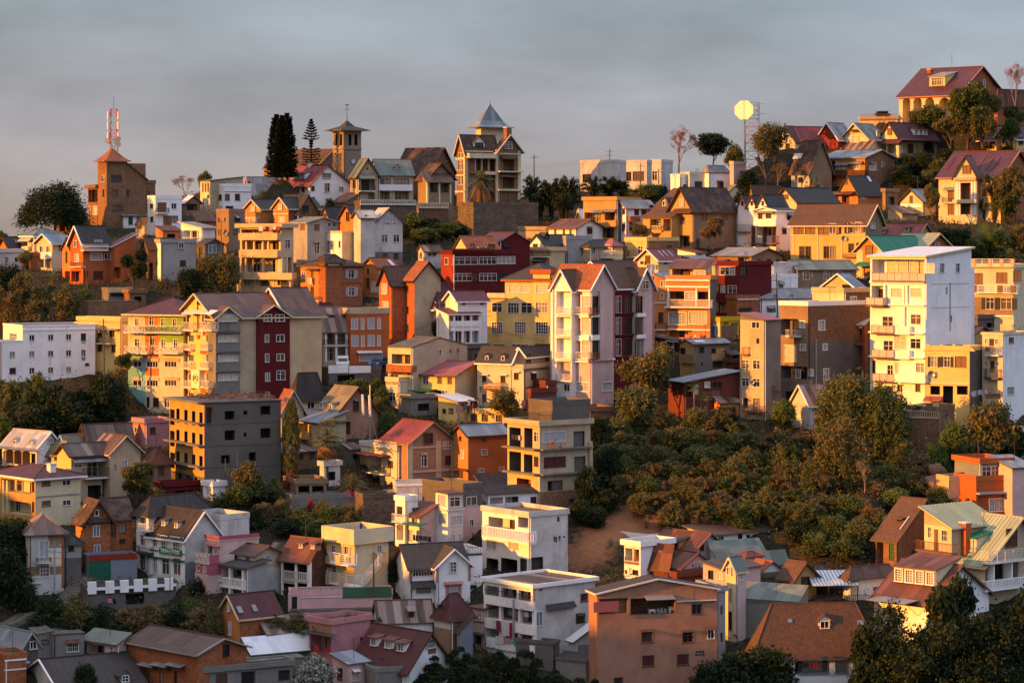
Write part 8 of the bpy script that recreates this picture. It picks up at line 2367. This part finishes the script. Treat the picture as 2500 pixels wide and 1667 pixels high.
def octagon(xl,xr,yt,yb,xt,ybase,label):
 p,pp=base_at(xt,ybase,8)
 z=lambda y:CAMZ-(Y(y)-HOR)/F*p.y-p.z
 o=bpy.data.objects.new('reflector_tower',None);COL.objects.link(o);o.location=p
 tag(o,label,'antenna tower')
 w2=62/K/pp
 zt=z(yt+15)
 mb=MB();n=10
 c=[(-w2,-w2),(w2,-w2),(w2,w2),(-w2,w2)]
 for i in range(n):
  z0,z1=zt*i/n,zt*(i+1)/n
  for j in range(4):
   k=(j+1)%4
   m_='redst' if i<7 and j==0 else 'steel'
   A,B_,C_=Vector((*c[j],z0)),Vector((*c[j],z1)),Vector((*c[k],z1))
   mb.bar(A,B_,.09,m_);mb.bar(A,C_,.05,m_);mb.bar(B_,C_,.05,m_)
 for q in (.98,.86,.74):mb.bar((w2,-w2,zt*q),(w2+1.2,-w2,zt*q),.06,'steel')
 mb.obj('lattice',o)
 cx_=(X((xl+xr)/2)-X(xt))/pp
 rx=(xr-xl)/K/pp/2;rz=(yb-yt)/K/pp/2;zc=z((yt+yb)/2)
 pb=MB()
 ang=R(20)
 def q(a_,dpt):
  u,v=rx/math.cos(R(22))*math.cos(a_),rz*1.04*math.sin(a_)
  return Vector((cx_+u*1.0-dpt*.55,-w2-.6+u*-.55-dpt,zc+v))
 pts=[q(math.pi/8+i*math.pi/4,0)for i in range(8)];bk=[v+Vector((.12,.25,0))for v in pts]
 pb.poly(pts,'yelsheet');pb.poly(bk[::-1],'steel')
 for i in range(8):pb.poly([pts[i],pts[(i+1)%8],bk[(i+1)%8],bk[i]],'steel')
 pb.bar(pts[1].lerp(pts[2],.5)+Vector((-.02,-.04,0)),pts[5].lerp(pts[6],.5)+Vector((-.02,-.04,0)),.04,'trim')
 pb.obj('reflector_panel',o)
 sb=MB()
 for zz in (zc-rz*.5,zc+rz*.5):sb.bar((cx_,-w2-.4,zz),(w2,-w2,zz),.08,'steel');sb.bar((cx_,-w2-.4,zz),(-w2,w2,zz),.08,'steel')
 sb.obj('bracket',o)
def spot(h,face,x,y,o):
 s,z=fs(h,face,X(x),Y(y),o)
 return lw(h,face,s,z,o)
HN={}
def dish(hname,face,x,y,size,label):
 h=HN[hname]
 v=spot(h,face,x,y,.5)
 r_=size/K/(F/h.O.y)/2
 o=bpy.data.objects.new('satellite_dish',None);COL.objects.link(o);o.location=v;o.rotation_euler=(0,0,h.phi+R(-20 if face=='R' else -60))
 tag(o,label,'satellite dish')
 mb=MB()
 ring=lambda rr,yy:[Vector((math.cos(i*.5236)*rr,yy,math.sin(i*.5236)*rr))for i in range(12)]
 a,b,c=ring(r_,-.12*r_-.05),ring(r_*.6,.08),ring(.03,.15)
 for p,q in ((a,b),(b,c)):
  for i in range(12):mb.poly([p[i],p[(i+1)%12],q[(i+1)%12],q[i]],'steel')
 mb.obj('reflector',o)
 ab=MB();ab.bar((0,.1,0),(0,.5,-.4),.05,'iron');ab.bar((0,0,-r_),(0,-r_*.9,0),.025,'iron');ab.obj('arm',o)
def washing(hname,face,x1,x2,y,label,cols,o=1.0,ln=.8,seed=1):
 h=HN[hname]
 a,b=spot(h,face,x1,y,o),spot(h,face,x2,y,o)
 if a.z!=b.z:b.z=a.z
 g=random.Random(seed)
 rt=bpy.data.objects.new('washing_line',None);COL.objects.link(rt);rt.location=a
 tag(rt,label,'washing line')
 mb=MB();mb.bar((0,0,0),b-a,.015,'iron',3);mb.obj('line',rt)
 d=(b-a);L_=d.length
 if L_<.1:return
 d.normalize()
 nn=Vector((d.y,-d.x,0))
 s=.1
 while s<L_-.2:
  w_=min(g.uniform(.35,.8),L_-s)
  cb=MB();l_=ln*g.uniform(.6,1.15);c=cloth_mat(g.choice(cols))
  k=5
  for i in range(k):
   u0,u1=s+w_*i/k,s+w_*(i+1)/k
   f0,f1=nn*(.05*math.sin(i*2.1)),nn*(.05*math.sin((i+1)*2.1))
   cb.poly([d*u0,d*u1,d*u1+f1-Vector((0,0,l_*(1-.06*(i%2)))),d*u0+f0-Vector((0,0,l_*(1-.06*((i+1)%2))))],c)
  cb.obj('garment',rt)
  s+=w_+g.uniform(.02,.2)
def tank(hname,x,y,slope,r_,label):
 h=HN[hname]
 q=hit(h,X(x),Y(y),slope)
 v=h.O+h.ux*q.x+h.uy*q.y+Vector((0,0,q.z+.25))
 mb=MB()
 mb.bar((0,0,0),(0,0,r_*1.7),r_,'tankblue',16)
 for i in range(4):mb.bar((0,0,r_*.4*i+.1),(0,0,r_*.4*i+.16),r_*1.04,'tankblue',16)
 mb.bar((0,0,r_*1.7),(0,0,r_*1.9),r_*.8,'tankblue',16,r_*.35)
 o=mb.obj('water_tank');o.location=v
 tag(o,label,'water tank')
def car(hname,s,yoff,z,rz,body,label,suv=False):
 h=HN[hname]
 v=h.O+h.ux*s+h.uy*yoff+Vector((0,0,z))
 rt=bpy.data.objects.new('parked_car',None);COL.objects.link(rt);rt.location=v;rt.rotation_euler=(0,0,h.phi+rz)
 tag(rt,label,'car')
 bm_=plain('car paint %.2f %.2f %.2f'%body,body,.25,0,.05,.6)
 L_,W_,hb,ht=4.3,1.75,(.95 if suv else.85),(1.75 if suv else 1.42)
 mb=MB()
 prof_=[(-L_/2,.35),(-L_/2+.05,hb-.1),(-L_/2+.3,hb),(-L_*.22,hb+.04),(L_*.38,hb+.06),(L_/2-.04,hb-.05),(L_/2,.38)]
 cab=[(-L_*.24,hb+.03),(-L_*.10,ht),(L_*.28,ht),(L_*(.42 if suv else.38),hb+.05)]
 for pr_,w_,m_ in ((prof_,W_,bm_),(cab,W_*.86,bm_)):
  A=[Vector((a,-w_/2,b))for a,b in pr_];B_=[Vector((a,w_/2,b))for a,b in pr_]
  mb.poly(A,m_);mb.poly(B_[::-1],m_)
  for i in range(len(A)):mb.poly([A[i],A[(i+1)%len(A)],B_[(i+1)%len(A)],B_[i]],m_)
 mb.obj('body',rt)
 wb=MB()
 for sg in (-1,1):
  yy=sg*(W_*.43+.012)
  wb.poly([(-L_*.19,yy,hb+.1),(L_*.06,yy,hb+.1),(L_*.06,yy,ht-.1),(-L_*.09,yy,ht-.1)],'glass')
  wb.poly([(L_*.08,yy,hb+.1),(L_*.33,yy,hb+.1),(L_*.26,yy,ht-.1),(L_*.08,yy,ht-.1)],'glass')
 a,b=cab[0],cab[1]
 wb.poly([(a[0]-.0,-W_*.38,a[1]+.05),(a[0],W_*.38,a[1]+.05),(b[0]-.03,W_*.38,b[1]-.06),(b[0]-.03,-W_*.38,b[1]-.06)],'glass')
 wb.obj('window',rt)
 for xx in (-L_*.31,L_*.31):
  for sg in (-1,1):
   t_=MB();t_.bar((xx,sg*W_*.5,.32),(xx,sg*(W_*.5-.2),.32),.32,'tyre',14)
   to=t_.obj('wheel',rt)
   r2=MB();r2.bar((xx,sg*(W_*.5+.01),.32),(xx,sg*(W_*.5-.02),.32),.19,'steel',10);r2.obj('rim',to)
 for sg in (-1,1):
  hb_=MB();hb_.box(-L_/2-.02,sg*W_*.36-.15,.58,-L_/2+.06,sg*W_*.36+.15,.72,'clock');hb_.obj('headlight',rt)
def person(v,rz,pose,shirt,trousers,label,scale=1.0):
 """one continuous skinned figure with clothes coloured by height"""
 S_={'stand':dict(hip=.92,lean=0,knee=((.10,.02,.50),(-.10,.0,.50)),foot=((.11,-.04,.05),(-.11,-.02,.05)),hand=((.30,-.12,.85),(-.30,-.1,.88)),elb=((.28,.02,1.12),(-.28,.02,1.12))),'bend':dict(hip=.85,lean=1.1,knee=((.11,-.05,.46),(-.11,-.05,.46)),foot=((.12,0,.05),(-.12,0,.05)),hand=((.18,-.62,.42),(-.16,-.58,.40)),elb=((.24,-.52,.74),(-.24,-.5,.74))),'sit':dict(hip=.22,lean=.15,knee=((.16,-.38,.48),(-.16,-.36,.46)),foot=((.14,-.52,.05),(-.14,-.5,.05)),hand=((.15,-.36,.50),(-.12,-.34,.5)),elb=((.27,-.1,.48),(-.27,-.1,.48)))}[pose]
 hip=Vector((0,0,S_['hip']));L_=S_['lean']
 up=Vector((0,-math.sin(L_),math.cos(L_)))
 ch_=hip+up*.32;nk=hip+up*.54;hd=nk+(up+Vector((0,-.25,.2))).normalized()*.20
 V=[hip,hip+up*.16,ch_,nk,nk.lerp(hd,.45),hd]
 Rr=[.15,.14,.17,.09,.065,.105]
 E=[(0,1),(1,2),(2,3),(3,4),(4,5)]
 def add(p,r_,par):
  V.append(Vector(p));Rr.append(r_);E.append((par,len(V)-1));return len(V)-1
 top=add(hd+up*.09,.07,5)
 for i in (0,1):
  sg=1 if i==0 else -1
  a=add(nk+Vector((sg*.19,0,0))-up*.06,.065,2)
  b=add(S_['elb'][i],.048,a);c=add(S_['hand'][i],.035,b)
  q=Vector(S_['hand'][i]);d=(q-Vector(S_['elb'][i])).normalized()
  for f in range(4):add(q+d*(.10-.012*abs(f-1.2))+Vector(((f-1.5)*.022,0,-.02)),.011,c)
  add(q+d*.05+Vector((-sg*.045,-.02,0)),.012,c)
  k1=add(hip+Vector((sg*.10,0,-.04)),.10,0)
  k=add(S_['knee'][i],.075,k1);fo=add(S_['foot'][i],.048,k)
  add(Vector(S_['foot'][i])+Vector((0,-.16,-.01)),.04,fo)
 me=bpy.data.meshes.new('person')
 me.from_pydata([tuple(p*scale)for p in V],E,[])
 o=bpy.data.objects.new('person',me);COL.objects.link(o)
 sm=o.modifiers.new('skin','SKIN');
 if not me.skin_vertices:
  bpy.context.view_layer.objects.active=o
  with bpy.context.temp_override(object=o,active_object=o):bpy.ops.mesh.customdata_skin_add()
 for i,sv in enumerate(me.skin_vertices[0].data):sv.radius=(Rr[i]*scale,Rr[i]*scale);sv.use_root=(i==0)
 o.modifiers.new('sub','SUBSURF').render_levels=1
 m,t,b=newmat('figure %s %d'%(pose,len(MATS)))
 tc=nd(t,'ShaderNodeTexCoord');sp=nd(t,'ShaderNodeSeparateXYZ')
 t.links.new(tc.outputs['Object'],sp.inputs[0])
 dv=nd(t,'ShaderNodeVectorMath',operation='DOT_PRODUCT');t.links.new(tc.outputs['Object'],dv.inputs[0]);dv.inputs[1].default_value=up
 h0=hip.dot(up)*scale
 if pose=='sit':hi=sp.outputs[2];h0=.26*scale
 else:hi=dv.outputs['Value']
 col=mixc(t,mathn(t,'GREATER_THAN',hi,h0+.02),trousers,shirt)
 ds=nd(t,'ShaderNodeVectorMath',operation='DISTANCE');t.links.new(tc.outputs['Object'],ds.inputs[0]);ds.inputs[1].default_value=hd*scale
 col=mixc(t,mathn(t,'LESS_THAN',ds.outputs['Value'],.17*scale),col,(.15,.075,.045))
 ax=mathn(t,'GREATER_THAN',mathn(t,'ABSOLUTE',sp.outputs[0]),.23*scale)
 col=mixc(t,ax,col,(.15,.075,.045))
 t.links.new(col,b.inputs['Base Color']);b.inputs['Roughness'].default_value=.85
 me.materials.append(m)
 o.location=v;o.rotation_euler=(0,0,rz)
 tag(o,label,'person')
 # face and hair
 hb=MB()
 g=random.Random(3)
 hd_=hd*scale
 for i in range(6):
  for j in range(12):
   a0,a1=i/6*1.75,(i+1)/6*1.75
   b0,b1=j*.5236,(j+1)*.5236
   f=lambda a_,b_:hd_+Vector((math.sin(a_)*math.cos(b_),math.sin(a_)*math.sin(b_)+.25,math.cos(a_)))*.125*scale
   if math.sin((b0+b1)/2)<-.45 and a1>.9:continue
   hb.poly([f(a0,b0),f(a1,b0),f(a1,b1),f(a0,b1)],'kframe')
 hb.obj('hair',o)
 fb=MB()
 for sg in (-1,1):fb.box(hd_.x+sg*.038*scale-.014,hd_.y-.112*scale,hd_.z+.01,hd_.x+sg*.038*scale+.014,hd_.y-.10*scale,hd_.z+.03,'kframe')
 fb.box(hd_.x-.025,hd_.y-.112*scale,hd_.z-.06*scale,hd_.x+.025,hd_.y-.10*scale,hd_.z-.045*scale,'redst')
 fb.obj('face',o)
def boulder(x,yb,w_,label,seed,dd=0.0):
 p,pp=base_at(x,yb,dd)
 r_=w_/K/pp/2
 g=np.random.default_rng(seed)
 import bmesh
 bm=bmesh.new();bmesh.ops.create_icosphere(bm,subdivisions=3,radius=r_)
 k=g.normal(size=(6,3));ph=g.uniform(0,6,6)
 for v in bm.verts:
  d=v.co.normalized()
  s_=1+sum(.07*math.sin(float(k[i].dot(np.array(d)))*2.4+ph[i])for i in range(6))
  v.co=v.co*s_;v.co.z*=.82
 me=bpy.data.meshes.new('boulder');bm.to_mesh(me);bm.free()
 me.materials.append(M('wallbr'))
 for f in me.polygons:f.use_smooth=True
 o=link('boulder',me,None,p+Vector((0,0,r_*.45)))
 tag(o,label,'boulder')
def canopy_frame(xl,xr,yt,yb,ybase,label):
 p,pp=base_at(xl,ybase)
 W_=(xr-xl)/K/pp;H1=(ybase-yb)/K/pp;H2=(ybase-yt)/K/pp
 o=bpy.data.objects.new('carport',None);COL.objects.link(o);o.location=p;o.rotation_euler=(0,0,R(6))
 tag(o,label,'carport')
 mb=MB();q=[(0,0,H1),(W_,0,H1),(W_,4.0,H2),(0,4.0,H2)]
 mb.slab(q,.06,'r:silver')
 for i in range(14):mb.bar(Vector(q[0]).lerp(Vector(q[1]),i/13)+Vector((0,0,.03)),Vector(q[3]).lerp(Vector(q[2]),i/13)+Vector((0,0,.03)),.06,'r:grey')
 mb.obj('roof',o)
 for s_ in (.03,.35,.68,.97):
  b_=MB();b_.bar((W_*s_,.15,-1),(W_*s_,.15,H1),.06,'iron');b_.obj('post',o)
 rb=MB()
 for i in range(30):rb.bar((W_*1.2*i/29,-.1,0),(W_*1.2*i/29,-.1,1.0),.025,'iron')
 rb.bar((0,-.1,1),(W_*1.2,-.1,1),.035,'iron');rb.bar((0,-.1,.05),(W_*1.2,-.1,.05),.035,'iron')
 rb.obj('railing',o)
def antenna_panels(x,yt,yb,dd,label):
 p,pp=base_at(x,yb,dd)
 H_=(yb-yt)/K/pp
 o=bpy.data.objects.new('antenna_mast',None);COL.objects.link(o);o.location=p
 tag(o,label,'antenna mast')
 mb=MB();mb.bar((0,0,-1),(0,0,H_),.07,'steel',6);mb.bar((-.9,0,0),(0,0,H_*.5),.05,'steel');mb.bar((.9,0,0),(0,0,H_*.5),.05,'steel');mb.obj('pole',o)
 for xx,z0,z1 in ((-.85,.45,.83),(0.05,.42,.82)):
  a=MB();a.bar((xx,-.25,H_*z0),(xx-.12,-.25,H_*z1),.17,'wiron',6);a.obj('antenna',o)
def steps_path(x1,y1,x2,y2,n,wd,label):
 a,b=base_at(x1,y1)[0],base_at(x2,y2)[0]
 mb=MB()
 d=Vector((b.x-a.x,b.y-a.y,0));L_=d.length;d.normalize();s_=Vector((-d.y,d.x,0))*wd/2
 for i in range(n):
  f,f2=i/n,(i+1)/n
  p,q=a.lerp(b,f),a.lerp(b,f2)
  z=q.z+.2;z0=p.z-.8
  c=[Vector((p.x,p.y,0))-s_,Vector((q.x,q.y,0))-s_,Vector((q.x,q.y,0))+s_,Vector((p.x,p.y,0))+s_]
  t_=[v+Vector((0,0,z))for v in c];l_=[v+Vector((0,0,z0))for v in c]
  mb.poly(t_,'conc')
  for k in range(4):mb.poly([t_[k],t_[(k+1)%4],l_[(k+1)%4],l_[k]],'conc')
 for i in range(0,n,3):CTRL.append((a.lerp(b,i/n).x,a.lerp(b,i/n).y,a.lerp(b,i/n).z))
 return mb,label
W_,RD,PK,DK,BL=(.6,.58,.55),(.4,.02,.03),(.5,.2,.22),(.04,.035,.04),(.12,.2,.3)
def do_misc():
 for h in ALL:
  if not h.sub:HN[h.name]=h
 S(0,230)
 mast(1037,137,490,62,6,'red and white lattice telecom mast behind the pyramid-roofed tower')
 pole(668,1030,1215,'thin dark pole in front of the tiled roof beside the spreading tree',arms=2,dd=-3)
 wire(150,1170,432,800,975,470,'power lines crossing the dark spreading tree',1.0,3)
 pole(1822,1430,1640,'pole between the grey plastered house and the concrete block house',arms=1)
 pole(2017,1140,1480,'thin pole in front of the plain concrete block house',arms=1,r_=.09)
 S(0,540)
 pole(950,890,1420,'dark pole standing before the weathered yellow house',lean=-8,arms=3,dd=-4)
 pole(805,345,640,'leaning wooden pole in front of the orange-red house',lean=-28,arms=0,dd=-3)
 S(1000,200)
 pole(1135,665,1060,'pole with a lamp arm on the skyline right of the mansion',arms=1)
 pole(1824,612,960,'tall pole in front of the left part of the stepped white block',arms=2)
 pole(2106,745,1010,'pole before the middle part of the stepped white block',arms=1)
 pole(2270,795,1010,'short pole at the right part of the stepped white block',arms=1)
 wire(1030,745,470,1820,650,460,'thin power lines over the ridge between mansion and pole',.8,3)
 S(1400,200)
 octagon(1466,1626,175,350,1625,930,'bright octagonal reflector panel on a lattice tower above the ridge')
 pole(1117,1345,1540,'pole beside the shaded wall of the half-timbered house',arms=1,r_=.1)
 S(1400,540)
 pole(1862,470,860,'leaning wooden pole in front of the bent grey roof',lean=-12,arms=2,dd=-5,mat='redst' if False else 'pole')
 S(940,540)
 pole(500,715,1090,'dark pole before the pyramid-roofed cream house',arms=2,dd=-3)
 wire(0,1000,372,500,880,372,'sagging power line from the tall brick house to the dark pole',.8,2)
 wire(500,760,372,1500,1090,372,'power line crossing the cream-yellow apartment block',.9,2)
 S(0,1247)
 pole(497,275,790,'pale concrete pole in front of the patched hipped roof',arms=3,dd=-3,mat='grey')
 pole(1550,250,640,'thin pale pole in front of the school name board',arms=0,r_=.07,mat='grey',dd=-8)
 S(0,900)
 pole(2165,755,1020,'thin pole at the lower wall of the unfinished building',arms=0,r_=.07,dd=-4)
 pole(2055,815,1060,'lamp pole by the tiny lit hut',arms=0,r_=.08,dd=-3)
 S(470,900)
 antenna_panels(1618,150,640,-6,'grey antenna mast with white panels beside the tan gabled house')
 S(470,1247)
 pole(1652,372,690,'dark pole against the outside stair of the bright yellow house',arms=0,r_=.12,dd=-6)
 S(1870,900)
 pole(1945,640,1060,'thin leaning pole by the red flat-roofed house',lean=-12,arms=0,r_=.07)
 boulder(1530,985,190,'reddish boulder resting on top of another on the right slope',3)
 boulder(1540,1120,250,'big dark boulder under the reddish one',5)
 S(0,230)
 dish('concrete_box_house','L',2052,1272,38,'dish on the lit side of the plain concrete block house')
 dish('shuttered_house','L',1900,935,32,'dish on the lit wall of the shuttered house')
 S(1870,540)
 dish('ochre_long_house','L',708,158,48,'dish on the wall of the ochre long house')
 dish('crown_parapet_house','L',1505,1395,70,'large dish on the yellow zigzag-parapet house')
 dish('terracotta_balcony_house','L',862,960,40,'dark dish on the terracotta verandah house')
 dish('grey_concrete_block','L',295,998,44,'dish beside the upper curved balcony of the grey concrete block')
 dish('grey_concrete_block','L',378,1470,50,'dark dish on the lower balcony of the grey concrete block')
 S(1400,540)
 dish('concrete_tower_house','L',1630,1470,42,'dish on the lit face of the concrete tower house')
 S(940,540)
 dish('yellow_dormer_house','L',872,1522,30,'round grey dish on the bright yellow dormer house')
 S(470,230)
 dish('twin_gable_house','L',560,1075,40,'dark dish under the left gable window of the twin gables')
 S(470,1247)
 dish('dusky_pink_house','L',1098,1058,28,'dish on the lit end of the dusky pink house')
 S(1400,1247)
 dish('white_cliff_house','R',1890,340,50,'white dish at the right end of the long white cliff house')
 # washing
 S(470,540)
 washing('terraced_apartments','L',600,800,48,'washing strung along the top planted terrace',[W_,DK,PK,RD],.9,.7,2)
 washing('orange_villa','L',1040,1085,515,'pale checked sheets hung on the orange villa',[W_,(.5,.4,.35)],.5,1.2,3)
 S(1400,540)
 washing('white_gable_red_roof','L',500,668,365,'dark and pale washing left of the small white-edged gable',[W_,RD,DK,PK,(.5,.3,.15)],3.0,.8,4)
 washing('white_gable_red_roof','R',676,748,395,'one big white sheet hanging below the small white-edged gable',[W_],2.2,1.9,5)
 washing('shop_kiosk','L',1010,1180,1030,'clothes on a rail below the lit shop wall',[W_,RD,(.3,.12,.08),PK],1.6,.7,6)
 S(1870,540)
 washing('washing_house','L',1990,2080,1140,'dark clothes hung on the upper balcony at the right',[DK,W_,(.1,.1,.12)],1.2,1.0,7)
 washing('crown_parapet_house','R',1850,2200,1552,'long line of pale washing below the washing house',[W_,PK,BL,(.5,.45,.4)],2.0,.8,8)
 S(470,900)
 washing('garden_ruin_wall','R',1430,1690,1120,'garden washing line with white, red and blue clothes under the palms',[W_,RD,BL,PK,W_],1.5,.8,9)
 washing('garden_ruin_wall','R',1730,1850,1100,'white clothes hung at the foot of the dusty red villa',[W_,PK],1.5,.7,10)
 S(940,900)
 washing('yellow_low_house','R',640,860,345,'dark and red washing on the bright yellow low house',[DK,RD,(.1,.1,.2),PK],1.4,.9,11)
 washing('red_sheet_shed','R',1240,1328,290,'row of dark and red clothes left of the red sheet shed',[DK,RD,PK],.3,.9,12)
 washing('gutted_concrete_house','L',1150,1230,600,'clothes drying in the upper open floor of the ruined house',[W_,PK,DK],.3,.6,13)
 washing('brown_shed_white_house','L',250,420,1510,'black clothes on a line under the brown shed roof',[DK,(.06,.05,.06)],2.5,.7,14)
 S(940,1247)
 washing('white_yellow_gallery_house','L',962,1160,985,'dark red and white towels hung over the middle gallery',[(.25,.02,.05),W_,W_],.55,1.6,15)
 washing('white_yellow_gallery_house','L',1120,1340,890,'clothes hanging inside the middle yellow gallery',[DK,W_,PK,BL],-.4,.8,16)
 washing('white_yellow_gallery_house','L',1000,1190,1130,'mixed washing on the lowest gallery',[DK,(.1,.4,.35),W_,PK],.5,.9,17)
 S(470,1247)
 washing('dusky_pink_house','L',1072,1250,1208,'red clothes drying before the dusky pink house',[RD,RD,DK,PK],.9,.9,18)
 S(1870,1247)
 washing('tile_hip_house','R',290,480,1385,'dark and red cloths on the verandah rail of the clay-tiled house',[DK,RD,DK],.2,.6,19)
 S(0,540)
 # tanks, cars
 S(1870,540)
 tank('white_tower_block',1,1,'L',.01,'')if False else None
 S(470,1247)
 tank('yellow_stair_house',1538,225,'R',.75,'blue water tank on the bright yellow house roof')
 S(470,540)
 car('parking_terrace',3.6,3.0,HN['parking_terrace'].h+.27,R(62),(.7,.7,.68),'white off-road car parked at the left of the parking terrace',True)
 car('parking_terrace',9.6,3.4,HN['parking_terrace'].h+.27,R(40),(.05,.1,.22),'dark blue car parked before the white garage door')
 car('parking_terrace',12.4,2.6,HN['parking_terrace'].h+.27,R(75),(.06,.065,.07),'black car parked at the right end of the parking terrace')
 # people
 S(940,900)
 h=HN['gutted_concrete_house']
 person(spot(h,'R',1505,737,.45),h.phi+1.2,'bend',(.35,.08,.05),(.2,.06,.05),'person in reddish clothes bending over on the ledge of the ruined house')
 person(spot(h,'R',1597,737,.45),h.phi+.3,'sit',(.4,.12,.1),(.25,.08,.1),'small person seated on the ledge of the ruined house',.7)
 h=HN['yellow_low_house']
 person(spot(h,'R',765,398,1.0),h.phi,'stand',(.55,.45,.35),(.1,.08,.07),'person in a pale top standing among the washing of the yellow low house')
 person(spot(h,'R',850,398,1.0),h.phi+.6,'stand',(.6,.35,.2),(.3,.12,.08),'person in an orange top standing right of the yellow low house doors')
 S(0,1247)
 h=HN['school_terrace']
 for x_,sc,sh,lb in ((1000,1,(.5,.16,.26),'person in a pink top sitting under the school terrace'),(1038,1,(.02,.02,.025),'person in dark clothes sitting under the school terrace')):
  v=spot(h,'R',x_,858,1.6)
  person(v,h.phi,'sit',sh,(.05,.06,.1),lb)
 tag(BENCH.obj('wall_bench')if False else None,None,None)if False else None
 S(1870,1247)
 canopy_frame(425,860,582,678,850,'open carport with a striped pale metal roof and iron posts')
 # put it all together
S(0,1247)
stairs_=steps_path(560,860,800,580,22,2.2,'steep concrete stairway climbing to the school terrace')
S(0,1247)
low_=steps_path(-60,1110,420,850,20,2.0,'long concrete footpath steps at the dark left edge')
S(0,0)
HEIGHT=terrain()
for h_ in ALL:build(h_)
for t_ in TREES:build_tree(*t_)
do_misc()
for mb_,lb_ in (stairs_,low_):tag(mb_.obj('stairway'),lb_,'stairway')
undergrowth(HEIGHT)
